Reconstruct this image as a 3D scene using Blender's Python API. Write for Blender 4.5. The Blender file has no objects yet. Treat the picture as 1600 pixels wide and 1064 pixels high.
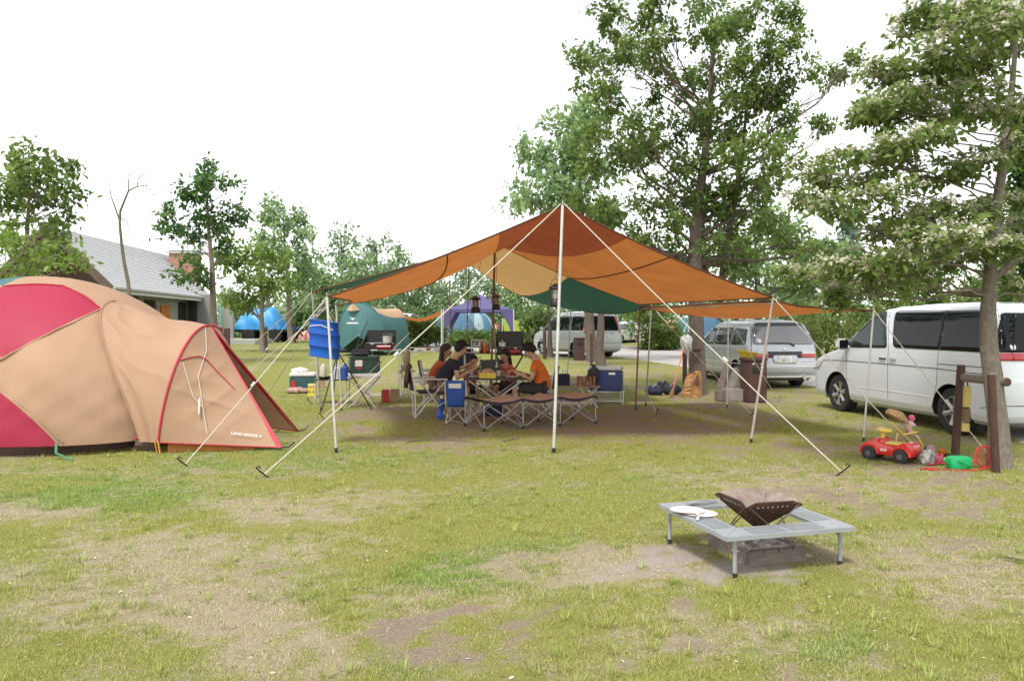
import bpy, bmesh, math, random
import numpy as np
from mathutils import Vector, Matrix
from mathutils.geometry import delaunay_2d_cdt

# ------------------------------------------------------------------ camera, sky, sun, exposure
S = bpy.context.scene
C = S.collection
FPX, HZ, EYE = 1220.0, 505.0, 1.6          # focal length and horizon in photo pixels, eye height
cam_d = bpy.data.cameras.new('camera'); cam = bpy.data.objects.new('camera', cam_d); C.objects.link(cam)
cam_d.sensor_width = 36.0; cam_d.lens = 36.0 * FPX / 1600.0
cam_d.shift_y = -(532.0 - HZ) / 1600.0
cam_d.clip_start = 0.05; cam_d.clip_end = 2000.0
cam.location = (0, 0, EYE); cam.rotation_euler = (math.radians(90), 0, 0)
S.camera = cam
SUN_EL, SUN_AZ = math.radians(62), math.radians(205)   # azimuth clockwise from +Y
W = bpy.data.worlds.new('World'); S.world = W; W.use_nodes = True
nt = W.node_tree; nt.nodes.clear()
sky = nt.nodes.new('ShaderNodeTexSky'); sky.sky_type = 'NISHITA'; sky.sun_disc = False
sky.sun_elevation = SUN_EL; sky.sun_rotation = SUN_AZ
sky.air_density = 1.0; sky.dust_density = 1.0; sky.ozone_density = 1.0
hs = nt.nodes.new('ShaderNodeHueSaturation'); hs.inputs['Saturation'].default_value = 0.10   # overcast: nearly colourless
bg = nt.nodes.new('ShaderNodeBackground'); bg.inputs['Strength'].default_value = 0.15
wo = nt.nodes.new('ShaderNodeOutputWorld')
nt.links.new(sky.outputs[0], hs.inputs['Color']); nt.links.new(hs.outputs[0], bg.inputs['Color']); nt.links.new(bg.outputs[0], wo.inputs[0])
sun_d = bpy.data.lights.new('sun', 'SUN'); sun = bpy.data.objects.new('sun', sun_d); C.objects.link(sun)
sun_d.energy = 1.5; sun_d.angle = math.radians(11); sun_d.color = (1.0, 0.96, 0.9)
sd = Vector((math.sin(SUN_AZ) * math.cos(SUN_EL), math.cos(SUN_AZ) * math.cos(SUN_EL), math.sin(SUN_EL)))
sun.rotation_euler = sd.to_track_quat('Z', 'Y').to_euler()
S.view_settings.view_transform = 'Standard'; S.view_settings.look = 'None'
S.view_settings.gamma = 1.0; S.view_settings.use_curve_mapping = False
S.view_settings.exposure = 1.25
S.cycles.max_bounces = 8; S.cycles.transparent_max_bounces = 8
try: S.cycles.use_denoising = True
except Exception: pass

# ------------------------------------------------------------------ noise, terrain, pixel helpers
def _hash(ix, iy, s):
    h = (ix.astype(np.int64) * 374761393 + iy.astype(np.int64) * 668265263 + s * 974634777) & 0xFFFFFFFF
    h = ((h ^ (h >> 13)) * 1274126177) & 0xFFFFFFFF
    return ((h ^ (h >> 16)) & 0xFFFF) / 65535.0
def vnoise(x, y, s=0):
    x0 = np.floor(x); y0 = np.floor(y); fx = x - x0; fy = y - y0
    fx = fx * fx * (3 - 2 * fx); fy = fy * fy * (3 - 2 * fy)
    a = _hash(x0, y0, s); b = _hash(x0 + 1, y0, s); c = _hash(x0, y0 + 1, s); d = _hash(x0 + 1, y0 + 1, s)
    return (a * (1 - fx) + b * fx) * (1 - fy) + (c * (1 - fx) + d * fx) * fy
def fbm(x, y, s=0, o=4):
    t = 0; a = .5
    for k in range(o):
        t = t + a * vnoise(x * 2 ** k + 17.3 * k, y * 2 ** k - 9.1 * k, s + k); a *= .5
    return t / (1 - .5 ** o)
def sstep(a, b, v):
    t = np.clip((v - a) / (b - a), 0, 1); return t * t * (3 - 2 * t)
def zg(X, Y):
    X = np.asarray(X, float); Y = np.asarray(Y, float)
    l = 1 - sstep(-4, 3, X)
    return sstep(15, 32, Y) * (.14 + .36 * l)
def zgf(X, Y): return float(zg(X, Y))
def G(px, py):                       # ground point under a photo pixel
    z = 0.0
    for _ in range(30):
        Y = (EYE - z) * FPX / max(py - HZ, 3.0); X = (px - 800) * Y / FPX
        z = .5 * z + .5 * zgf(X, Y)
    return Vector((X, Y, zgf(X, Y)))
def P(px, py, Y): return Vector(((px - 800) * Y / FPX, Y, EYE - (py - HZ) * Y / FPX))

# ------------------------------------------------------------------ scene graph helpers
def tag(o, label=None, cat=None, group=None, kind=None):
    if label: o['label'] = label
    if cat: o['category'] = cat
    if group: o['group'] = group
    if kind: o['kind'] = kind
    return o
def thing(name, label, cat, loc=(0, 0, 0), rz=0.0, group=None):
    o = bpy.data.objects.new(name, None); C.objects.link(o)
    o.location = loc; o.rotation_euler = (0, 0, rz); o.empty_display_size = .1
    return tag(o, label, cat, group)
def copy_tree(o, parent=None):
    c = o.copy(); C.objects.link(c)
    if parent is not None: c.parent = parent
    for ch in list(o.children): copy_tree(ch, c)
    return c

class MB:
    """collects shapes; build() links them as one mesh object"""
    def __init__(s): s.v = []; s.f = []; s.m = []
    def add(s, vs, fs, m=0):
        o = len(s.v); s.v += [tuple(p) for p in vs]
        s.f += [tuple(i + o for i in f) for f in fs]; s.m += [m] * len(fs); return s
    def box(s, c, d, rz=0.0, m=0, rx=0.0, ry=0.0, bev=0.0):
        x, y, z = [k / 2 for k in d]
        if bev > 0:
            bm = bmesh.new(); bmesh.ops.create_cube(bm, size=1.0)
            for q in bm.verts: q.co = Vector((q.co.x * d[0], q.co.y * d[1], q.co.z * d[2]))
            bmesh.ops.bevel(bm, geom=bm.edges[:], offset=bev, segments=2, affect='EDGES')
            bm.verts.ensure_lookup_table()
            vs = [q.co.copy() for q in bm.verts]; fs = [[q.index for q in f.verts] for f in bm.faces]; bm.free()
        else:
            vs = [Vector((a * x, b * y, e * z)) for a in (-1, 1) for b in (-1, 1) for e in (-1, 1)]
            fs = [(0, 1, 3, 2), (4, 6, 7, 5), (0, 4, 5, 1), (2, 3, 7, 6), (0, 2, 6, 4), (1, 5, 7, 3)]
        R = Matrix.Rotation(rz, 3, 'Z') @ Matrix.Rotation(ry, 3, 'Y') @ Matrix.Rotation(rx, 3, 'X')
        return s.add([R @ q + Vector(c) for q in vs], fs, m)
    def tube(s, pts, r, n=8, m=0, cap=True, flat=1.0):
        pts = [Vector(p) for p in pts]; k = len(pts)
        rs = list(r) if hasattr(r, '__len__') else [r] * k
        vs = []; ref = None
        for i, p in enumerate(pts):
            t = (pts[min(i + 1, k - 1)] - pts[max(i - 1, 0)])
            if t.length < 1e-9: t = Vector((0, 0, 1))
            t.normalize()
            if ref is None:
                ref = Vector((0, 0, 1)) if abs(t.z) < .9 else Vector((1, 0, 0))
            a = (ref - t * ref.dot(t))
            if a.length < 1e-6: a = t.orthogonal()
            a.normalize(); ref = a; b = t.cross(a)
            for j in range(n):
                an = 2 * math.pi * j / n
                vs.append(p + (a * math.cos(an) * flat + b * math.sin(an)) * rs[i])
        fs = [(i * n + j, i * n + (j + 1) % n, (i + 1) * n + (j + 1) % n, (i + 1) * n + j) for i in range(k - 1) for j in range(n)]
        if cap: fs += [tuple(range(n - 1, -1, -1)), tuple(range((k - 1) * n, k * n))]
        return s.add(vs, fs, m)
    def lathe(s, prof, c=(0, 0, 0), n=20, m=0, M=None):
        vs = []; k = len(prof)
        for r, z in prof:
            for j in range(n):
                a = 2 * math.pi * j / n; q = Vector((r * math.cos(a), r * math.sin(a), z))
                vs.append((M @ q if M else q) + Vector(c))
        fs = [(i * n + j, i * n + (j + 1) % n, (i + 1) * n + (j + 1) % n, (i + 1) * n + j) for i in range(k - 1) for j in range(n)]
        fs += [tuple(range(n - 1, -1, -1)), tuple(range((k - 1) * n, k * n))]
        return s.add(vs, fs, m)
    def grid(s, Pm, m=0, mf=None):
        a = len(Pm); b = len(Pm[0]); o = len(s.v)
        for row in Pm: s.v += [tuple(p) for p in row]
        for i in range(a - 1):
            for j in range(b - 1):
                s.f.append((o + i * b + j, o + i * b + j + 1, o + (i + 1) * b + j + 1, o + (i + 1) * b + j))
                s.m.append(mf(i, j) if mf else m)
        return s
    def prism(s, poly, axis, lo, hi, m=0):
        """closed polygon (u,v) extruded along axis 'x','y','z'"""
        def q(u, v, w): return {'x': (w, u, v), 'y': (u, w, v), 'z': (u, v, w)}[axis]
        n = len(poly); vs = [q(u, v, lo) for u, v in poly] + [q(u, v, hi) for u, v in poly]
        fs = [(i, (i + 1) % n, n + (i + 1) % n, n + i) for i in range(n)] + [tuple(range(n - 1, -1, -1)), tuple(range(n, 2 * n))]
        return s.add(vs, fs, m)
    def ball(s, c, r, n=10, k=14, m=0, warp=None):
        r = r if hasattr(r, '__len__') else (r, r, r); vs = []
        for i in range(n + 1):
            ph = math.pi * i / n
            for j in range(k):
                th = 2 * math.pi * j / k
                d = Vector((math.sin(ph) * math.cos(th), math.sin(ph) * math.sin(th), math.cos(ph)))
                w = warp(d) if warp else 1.0
                vs.append(Vector(c) + Vector((d.x * r[0], d.y * r[1], d.z * r[2])) * w)
        fs = [(i * k + j, (i + 1) * k + j, (i + 1) * k + (j + 1) % k, i * k + (j + 1) % k) for i in range(n) for j in range(k)]
        return s.add(vs, fs, m)
    def xf(s, M):
        s.v = [tuple(M @ Vector(p)) for p in s.v]; return s
    def build(s, name, mats, parent=None, smooth=True, world=False, sharp=35, solid=0.0):
        me = bpy.data.meshes.new(name)
        vs = s.v
        if world and parent is not None:
            L = parent.location; vs = [(p[0] - L[0], p[1] - L[1], p[2] - L[2]) for p in vs]
        me.from_pydata(vs, [], s.f)
        if not isinstance(mats, (list, tuple)): mats = [mats]
        for q in mats: me.materials.append(q)
        if len(mats) > 1: me.polygons.foreach_set('material_index', s.m)
        bm = bmesh.new(); bm.from_mesh(me)
        bmesh.ops.remove_doubles(bm, verts=bm.verts, dist=1e-5)
        bmesh.ops.recalc_face_normals(bm, faces=bm.faces); bm.to_mesh(me); bm.free()
        if smooth:
            me.polygons.foreach_set('use_smooth', [True] * len(me.polygons))
            me.set_sharp_from_angle(angle=math.radians(sharp))
        o = bpy.data.objects.new(name, me); C.objects.link(o)
        if parent is not None: o.parent = parent
        if solid:
            md = o.modifiers.new('t', 'SOLIDIFY'); md.thickness = solid; md.offset = 0
        return o

def lerp(a, b, t): return a + (b - a) * t
def bez(a, b, c, n=10):
    a, b, c = Vector(a), Vector(b), Vector(c)
    return [a * (1 - t) ** 2 + b * 2 * t * (1 - t) + c * t * t for t in [i / n for i in range(n + 1)]]

# ------------------------------------------------------------------ materials
_mc = {}
def srgb(r, g, b):
    f = lambda c: (c / 255 / 12.92) if c <= 10.3 else ((c / 255 + .055) / 1.055) ** 2.4
    return (f(r), f(g), f(b))
def mat(name, col, rough=.6, var=.12, vs=6.0, bump=0.0, bs=40.0, metal=0.0, spec=.5, coat=0.0, trans=0.0, stretch=None, col2=None, wear=0.0):
    if name in _mc: return _mc[name]
    col = tuple(c * .82 for c in col); col2 = tuple(c * .82 for c in col2) if col2 else None
    m = bpy.data.materials.new(name); m.use_nodes = True; t = m.node_tree; N = t.nodes; L = t.links
    b = N['Principled BSDF']; out = N['Material Output']
    b.inputs['Roughness'].default_value = rough; b.inputs['Metallic'].default_value = metal
    b.inputs['Specular IOR Level'].default_value = spec; b.inputs['Coat Weight'].default_value = coat; b.inputs['Coat Roughness'].default_value = .05
    tc = N.new('ShaderNodeTexCoord'); mp = N.new('ShaderNodeMapping')
    L.new(tc.outputs['Object'], mp.inputs[0])
    if stretch: mp.inputs['Scale'].default_value = stretch
    nz = N.new('ShaderNodeTexNoise'); nz.inputs['Scale'].default_value = vs; nz.inputs['Detail'].default_value = 5
    L.new(mp.outputs[0], nz.inputs['Vector'])
    mx = N.new('ShaderNodeMix'); mx.data_type = 'RGBA'
    c2 = col2 or tuple(min(1, c * (1 + var)) for c in col); c1 = col if col2 else tuple(c * (1 - var) for c in col)
    mx.inputs[6].default_value = (*c1, 1); mx.inputs[7].default_value = (*c2, 1)
    rm = N.new('ShaderNodeMapRange'); rm.inputs[1].default_value = .3; rm.inputs[2].default_value = .7
    L.new(nz.outputs[0], rm.inputs[0]); L.new(rm.outputs[0], mx.inputs[0]); L.new(mx.outputs[2], b.inputs['Base Color'])
    if bump:
        n2 = N.new('ShaderNodeTexNoise'); n2.inputs['Scale'].default_value = bs; n2.inputs['Detail'].default_value = 4
        L.new(mp.outputs[0], n2.inputs['Vector'])
        bp = N.new('ShaderNodeBump'); bp.inputs['Strength'].default_value = bump; bp.inputs['Distance'].default_value = .02
        L.new(n2.outputs[0], bp.inputs['Height']); L.new(bp.outputs[0], b.inputs['Normal'])
    if trans:
        tr = N.new('ShaderNodeBsdfTranslucent'); L.new(mx.outputs[2], tr.inputs[0])
        ms = N.new('ShaderNodeMixShader'); ms.inputs[0].default_value = trans
        L.new(b.outputs[0], ms.inputs[1]); L.new(tr.outputs[0], ms.inputs[2]); L.new(ms.outputs[0], out.inputs[0])
    _mc[name] = m; return m
def leafmat(name, c1, c2, c3, trans=.35):
    c1, c2, c3 = [tuple(min(.75, v * 1.1) for v in c) for c in (c1, c2, c3)]
    m = bpy.data.materials.new(name); m.use_nodes = True; t = m.node_tree; N = t.nodes; L = t.links
    b = N['Principled BSDF']; out = N['Material Output']; b.inputs['Roughness'].default_value = .5; b.inputs['Specular IOR Level'].default_value = .3
    at = N.new('ShaderNodeAttribute'); at.attribute_name = 'lv'
    cr = N.new('ShaderNodeValToRGB'); e = cr.color_ramp.elements
    e[0].color = (*c1, 1); e[1].color = (*c3, 1); q = e.new(.5); q.color = (*c2, 1)
    L.new(at.outputs['Fac'], cr.inputs[0]); L.new(cr.outputs[0], b.inputs['Base Color'])
    tr = N.new('ShaderNodeBsdfTranslucent'); L.new(cr.outputs[0], tr.inputs[0])
    ms = N.new('ShaderNodeMixShader'); ms.inputs[0].default_value = trans
    L.new(b.outputs[0], ms.inputs[1]); L.new(tr.outputs[0], ms.inputs[2]); L.new(ms.outputs[0], out.inputs[0])
    return m

M_alu = mat('aluminium', (.62, .63, .64), .35, .08, metal=.85, spec=.5)
M_pole = mat('pole_silver', (.66, .65, .62), .4, .1, metal=.3)
M_polebrown = mat('pole_brown', (.22, .13, .08), .5, .15)
M_polegrey = mat('pole_grey', (.30, .29, .26), .5, .15)
M_rope = mat('rope_cream', (.62, .57, .48), .9, .1, 60)
M_black = mat('black_plastic', (.018, .018, .018), .5, .2)
M_blackmetal = mat('black_metal', (.015, .015, .016), .38, .3)
M_rubber = mat('rubber', (.022, .022, .023), .8, .2, 20, bump=.2)
M_glass = mat('dark_glass', (.008, .010, .011), .03, .1, spec=.22)
M_glassg = mat('green_glass', (.025, .042, .038), .03, .1, spec=.3)
M_white = mat('white_plastic', (.78, .77, .74), .5, .05)
M_chrome = mat('chrome', (.75, .75, .75), .12, .03, metal=1.0)
M_red = mat('red_lens', (.42, .012, .02), .15, .1, coat=.6)
M_clear = mat('clear_lens', (.62, .6, .58), .15, .1, coat=.6)
M_skin = mat('skin', (.56, .335, .225), .5, .08, 12)
M_hairb = mat('hair_black', (.007, .006, .006), .7, .3, 60, bump=.6, bs=120, stretch=(1, 1, .2))
M_hairr = mat('hair_brown', (.035, .014, .009), .65, .3, 60, bump=.6, bs=120, stretch=(1, 1, .2))
M_wood = mat('grey_wood', (.23, .19, .16), .85, .25, 8, bump=.5, bs=60, stretch=(1, 6, 6))
M_woodbrown = mat('stained_post', (.075, .033, .022), .7, .3, 10, bump=.4, bs=50, stretch=(6, 6, .6))
M_bark = mat('bark_grey', (.15, .115, .09), .9, .35, 14, bump=.9, bs=45, stretch=(3, 3, .7))
M_barkl = mat('bark_light', (.20, .165, .13), .9, .3, 16, bump=.7, bs=40, stretch=(2, 2, 1))
# ------------------------------------------------------------------ ground: one sheet, patches of turf, straw and bare soil
# (px, py, rx, ry, amount) footprints of the worn patches on the lawn
SOIL = [(880, 655, 420, 48, .95), (1130, 690, 250, 40, .7), (700, 700, 260, 22, .5), (760, 1000, 190, 55, .85), (1150, 950, 150, 30, .45),
        (1000, 1040, 200, 50, .35), (1420, 790, 220, 60, .45), (1500, 1000, 140, 60, .6), (1060, 840, 170, 25, .1), (1240, 1050, 140, 50, .4),
        (600, 620, 120, 18, .6), (1180, 620, 160, 30, .7), (1450, 700, 180, 50, .55), (430, 905, 60, 14, .2), (1010, 590, 120, 14, .55),
        (1010, 575, 160, 6, .5), (830, 620, 200, 30, .6), (1500, 860, 120, 30, .3), (330, 1010, 80, 25, .35), (1130, 890, 130, 22, .55)]
STRAW = [(360, 960, 160, 70, .9), (260, 870, 160, 45, .6), (440, 815, 130, 30, .7), (560, 780, 120, 22, .5), (120, 960, 140, 60, .4), (60, 820, 90, 40, .5),
         (980, 890, 190, 32, .9), (1330, 900, 220, 60, .5), (700, 940, 160, 40, .4), (1480, 930, 160, 60, .55), (520, 860, 120, 30, .4), (20, 700, 90, 16, .4),
         (1180, 860, 120, 40, .5), (430, 1030, 150, 40, .7), (900, 1010, 260, 50, .45), (1300, 770, 250, 30, .35), (1100, 1000, 200, 40, .4)]
ASH = [(1110, 895, 110, 22, 1.0), (980, 900, 110, 18, .45), (470, 990, 60, 35, .25), (1040, 880, 90, 14, .5)]
LUSH = [(150, 780, 190, 38, .9), (690, 890, 150, 45, .9), (830, 860, 120, 50, .5), (560, 720, 260, 18, .5), (360, 720, 90, 14, .6), (1250, 850, 140, 14, .4),
        (960, 760, 120, 30, .3), (640, 1040, 60, 30, .5), (1340, 1010, 80, 25, .5), (1180, 1030, 90, 30, .4), (700, 545, 400, 16, .5), (1190, 640, 120, 8, .4), (860, 790, 260, 30, .3)]
def blobs(lst, px, py):
    r = np.zeros_like(px)
    for cx, cy, rx, ry, a in lst:
        d = np.sqrt(((px - cx) / rx) ** 2 + ((py - cy) / ry) ** 2)
        r = np.maximum(r, a * (1 - sstep(.45, 1.25, d)))
    return r
def lawn(X, Y):
    z = zg(X, Y); Yc = np.maximum(Y, 2.2)
    px = 800 + FPX * X / Yc; py = HZ + FPX * (EYE - z) / Yc
    n1 = fbm(X * 1.3, Y * 1.3, 3, 4); n2 = fbm(X * 4.1, Y * 4.1, 11, 4); n3 = fbm(X * .35, Y * .35, 23, 3); n4 = fbm(X * 13, Y * 13, 41, 3)
    jx = px + (n1 - .5) * 260; jy = py + (n2 - .5) * 60 + (n3 - .5) * 50
    soil = np.clip(blobs(SOIL, jx, jy) * .95 + (n2 - .5) * 1.5 + (n1 - .5) * 1.1 + (n4 - .5) * 1.3 - .12, 0, 1)
    dry = np.clip(.34 + blobs(STRAW, jx, jy) * .75 + (n1 - .5) * 1.4 + (n3 - .5) * .6 + (n4 - .5) * 1.2 + (n2 - .5) * .8, 0, 1)
    ash = np.clip(blobs(ASH, jx, jy) * .9 + ((n2 - .5) * 1.2 + (n4 - .5) * 1.2) * np.minimum(1, 2.5 * blobs(ASH, jx, jy)), 0, 1)
    lush = np.clip(.2 + blobs(LUSH, jx, jy) * .75 + (n1 - .5) * 1.5 + (n3 - .5) * .6 + (n2 - .5) * 1.0 + (n4 - .5) * .9, 0, 1) * (1 - .8 * soil)
    return soil, dry * (1 - .45 * lush), ash, lush
def axis(segs):
    r = []
    for a, b, st in segs: r += list(np.arange(a, b, st))
    return np.array(r + [segs[-1][1]])
gx = axis([(-600, -120, 60), (-120, -40, 8), (-40, -10, 1.2), (-10, 10, .09), (10, 40, 1.2), (40, 120, 8), (120, 600, 60)])
gy = axis([(-60, -4, 7), (-4, 2.6, .6), (2.6, 13, .075), (13, 22, .2), (22, 60, .7), (60, 140, 8), (140, 900, 95)])
XX, YY = np.meshgrid(gx, gy); ZZ = zg(XX, YY) + (fbm(XX * .8, YY * .8, 5, 3) - .5) * .03 * (np.abs(YY) < 40)
nv = XX.size; nx = len(gx); ny = len(gy)
me = bpy.data.meshes.new('ground'); me.vertices.add(nv)
me.vertices.foreach_set('co', np.stack([XX, YY, ZZ], -1).astype(np.float32).ravel())
ii, jj = np.meshgrid(np.arange(nx - 1), np.arange(ny - 1)); a = (jj * nx + ii).ravel()
q = np.stack([a, a + 1, a + nx + 1, a + nx], -1).ravel()
me.loops.add(len(q)); me.loops.foreach_set('vertex_index', q); me.polygons.add(len(a))
me.polygons.foreach_set('loop_start', np.arange(0, len(q), 4)); me.update(calc_edges=True); me.validate()
for nm, ar in zip(('soil', 'dry', 'ash', 'lush'), lawn(XX, YY)):
    at = me.attributes.new(nm, 'FLOAT', 'POINT'); at.data.foreach_set('value', ar.astype(np.float32).ravel())
me.polygons.foreach_set('use_smooth', [True] * len(me.polygons))

COL_GREEN = (.155, .21, .047); COL_YEL = (.24, .245, .066); COL_STRAW = (.37, .31, .215); COL_SOIL = (.25, .19, .13); COL_ASH = (.39, .345, .305)
def ground_mat():
    m = bpy.data.materials.new('lawn_soil'); m.use_nodes = True; t = m.node_tree; N = t.nodes; L = t.links
    b = N['Principled BSDF']; b.inputs['Roughness'].default_value = .95; b.inputs['Specular IOR Level'].default_value = .1
    tc = N.new('ShaderNodeTexCoord')
    def noise(s, d=6, r=.65):
        n = N.new('ShaderNodeTexNoise'); n.inputs['Scale'].default_value = s; n.inputs['Detail'].default_value = d; n.inputs['Roughness'].default_value = r
        L.new(tc.outputs['Object'], n.inputs['Vector']); return n.outputs[0]
    def math_(op, x, y):
        n = N.new('ShaderNodeMath'); n.operation = op
        for k, v in enumerate((x, y)):
            if isinstance(v, (int, float)): n.inputs[k].default_value = v
            else: L.new(v, n.inputs[k])
        return n.outputs[0]
    def ramp(v, a, c):
        n = N.new('ShaderNodeMapRange'); n.interpolation_type = 'SMOOTHSTEP'; n.inputs[1].default_value = a; n.inputs[2].default_value = c; L.new(v, n.inputs[0]); return n.outputs[0]
    def mix(f, x, y):
        n = N.new('ShaderNodeMix'); n.data_type = 'RGBA'
        if isinstance(f, (int, float)): n.inputs[0].default_value = f
        else: L.new(f, n.inputs[0])
        for k, v in ((6, x), (7, y)):
            if isinstance(v, tuple): n.inputs[k].default_value = (*v, 1)
            else: L.new(v, n.inputs[k])
        return n.outputs[2]
    def attr(nm):
        n = N.new('ShaderNodeAttribute'); n.attribute_name = nm; return n.outputs['Fac']
    f1 = noise(9, 8, .75); f2 = noise(38, 6, .75); f3 = noise(140, 3, .6)
    dn = math_('ADD', attr('dry'), math_('MULTIPLY', math_('SUBTRACT', f1, .5), 1.6))
    dn = math_('ADD', dn, math_('MULTIPLY', math_('SUBTRACT', f2, .5), 1.2))
    ln = math_('ADD', attr('lush'), math_('MULTIPLY', math_('SUBTRACT', f2, .5), 1.0))
    base = mix(ramp(ln, .1, .9), COL_YEL, COL_GREEN)
    base = mix(ramp(dn, .25, .85), base, COL_STRAW)
    sn = math_('ADD', attr('soil'), math_('MULTIPLY', math_('SUBTRACT', f2, .5), 1.4))
    soil = mix(f2, (.20, .15, .105), (.36, .29, .215))
    base = mix(ramp(sn, .25, .8), base, soil)
    an = math_('ADD', attr('ash'), math_('MULTIPLY', math_('SUBTRACT', f2, .5), 1.2))
    base = mix(ramp(an, .2, 1.1), base, COL_ASH)
    grain = mix(ramp(f3, .3, .7), (.42, .42, .42), (1.12, 1.12, 1.12))
    mm = N.new('ShaderNodeMix'); mm.data_type = 'RGBA'; mm.blend_type = 'MULTIPLY'; mm.inputs[0].default_value = .8
    L.new(base, mm.inputs[6]); L.new(grain, mm.inputs[7]); L.new(mm.outputs[2], b.inputs['Base Color'])
    bp = N.new('ShaderNodeBump'); bp.inputs['Strength'].default_value = .9; bp.inputs['Distance'].default_value = .02
    L.new(f2, bp.inputs['Height']); L.new(bp.outputs[0], b.inputs['Normal'])
    return m
me.materials.append(ground_mat())
ground = bpy.data.objects.new('ground', me); C.objects.link(ground); tag(ground, 'worn campsite lawn with green, straw and bare soil patches', None, None, 'structure')

def fastmesh(name, V, nper, mats, parent=None, lv=None, F=None, matidx=None, col=None):
    """V (n*nper,3); faces are consecutive runs of nper verts"""
    me = bpy.data.meshes.new(name); n = len(V) // nper
    me.vertices.add(len(V)); me.vertices.foreach_set('co', V.astype(np.float32).ravel())
    me.loops.add(n * nper); me.loops.foreach_set('vertex_index', np.arange(n * nper, dtype=np.int32))
    me.polygons.add(n); me.polygons.foreach_set('loop_start', np.arange(0, n * nper, nper, dtype=np.int32))
    me.update(calc_edges=True)
    if not isinstance(mats, (list, tuple)): mats = [mats]
    for q in mats: me.materials.append(q)
    if matidx is not None: me.polygons.foreach_set('material_index', matidx.astype(np.int32))
    if lv is not None:
        at = me.attributes.new('lv', 'FLOAT', 'FACE'); at.data.foreach_set('value', lv.astype(np.float32))
    if col is not None:
        at = me.attributes.new('gc', 'FLOAT_COLOR', 'FACE'); at.data.foreach_set('color', np.concatenate([col, np.ones((n, 1))], 1).astype(np.float32).ravel())
    o = bpy.data.objects.new(name, me); C.objects.link(o)
    if parent is not None: o.parent = parent
    return o

def grass():
    r = np.random.default_rng(4); n = 2900000
    Y = 2.9 * (17.0 / 2.9) ** (r.random(n) ** .85); X = (r.random(n) * 2 - 1) * (Y * .72 + .8)
    soil, dry, ash, lush = lawn(X, Y)
    clump = fbm(X * 9, Y * 9, 31, 3)
    keep = (1 - .93 * np.clip(soil * 1.35, 0, 1)) * (1 - .35 * dry) * (1 - .85 * ash) * (.6 + .4 * lush) * np.clip((clump - .27) * 3.4, .12, 1)
    k = r.random(n) < keep * .85
    X, Y, soil, dry, ash, lush = [v[k] for v in (X, Y, soil, dry, ash, lush)]; n = len(X)
    Z = zg(X, Y) + (fbm(X * .8, Y * .8, 5, 3) - .5) * .03 - .003
    an = r.random(n) * 2 * np.pi; ln = (.012 + .022 * r.random(n)) * (.8 + .45 * lush) * (1 + .02 * Y); w = (.0010 + .0012 * r.random(n)) * (1 + .09 * Y)
    tilt = .25 + 1.0 * r.random(n) + .5 * dry
    dx = np.cos(an); dy = np.sin(an); px_, py_ = -dy, dx
    p = np.stack([X, Y, Z], -1); s = np.stack([px_ * w, py_ * w, 0 * w], -1)
    tip = p + np.stack([dx * ln * np.sin(tilt), dy * ln * np.sin(tilt), ln * np.cos(np.minimum(tilt, 1.45))], -1)
    V = np.stack([p - s, p + s, tip], 1).reshape(-1, 3)
    k = r.random(n) < .0007; ti = np.nonzero(k)[0]; m_ = 22; tx = np.repeat(ti, m_); q = len(tx); ta = r.random(q) * 6.28; tr_ = .035 * r.random(q) ** .7 * (1 + .06 * Y[tx])
    bp = np.stack([X[tx] + np.cos(ta) * tr_, Y[tx] + np.sin(ta) * tr_, Z[tx]], -1); tl = (.035 + .05 * r.random(q)); tw = (.0018 + .0016 * r.random(q)) * (1 + .08 * Y[tx]); tt = .15 + .75 * r.random(q)
    tip2 = bp + np.stack([np.cos(ta) * tl * np.sin(tt), np.sin(ta) * tl * np.sin(tt), tl * np.cos(tt)], -1); s2 = np.stack([-np.sin(ta) * tw, np.cos(ta) * tw, 0 * tw], -1)
    V = np.concatenate([V, np.stack([bp - s2, bp + s2, tip2], 1).reshape(-1, 3)]); dry = np.concatenate([dry, dry[tx] * .5]); lush = np.concatenate([lush, np.minimum(1, lush[tx] + .35)]); n = n + q
    d = np.clip(dry * 1.1 + (r.random(n) - .5) * .9 - .2, 0, 1)[:, None]; l = np.clip(lush + (r.random(n) - .5) * .6, 0, 1)[:, None]
    c = np.array((.36, .365, .095)) * (1 - l) + np.array((.24, .355, .07)) * l
    c = c * (1 - d) + np.array((.53, .445, .30)) * d
    c = c * (.75 + .5 * r.random((n, 1)))
    m = bpy.data.materials.new('grass_blades'); m.use_nodes = True; t = m.node_tree; b = t.nodes['Principled BSDF']; b.inputs['Roughness'].default_value = .6; b.inputs['Specular IOR Level'].default_value = .25
    at = t.nodes.new('ShaderNodeAttribute'); at.attribute_name = 'gc'; t.links.new(at.outputs['Color'], b.inputs['Base Color'])
    tr = t.nodes.new('ShaderNodeBsdfTranslucent'); t.links.new(at.outputs['Color'], tr.inputs[0]); ms = t.nodes.new('ShaderNodeMixShader'); ms.inputs[0].default_value = .35
    t.links.new(b.outputs[0], ms.inputs[1]); t.links.new(tr.outputs[0], ms.inputs[2]); t.links.new(ms.outputs[0], t.nodes['Material Output'].inputs[0])
    o = fastmesh('grass', V, 3, m, col=c); tag(o, 'short patchy turf grass on the campsite lawn', 'grass', None, 'stuff')
grass()

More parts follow.
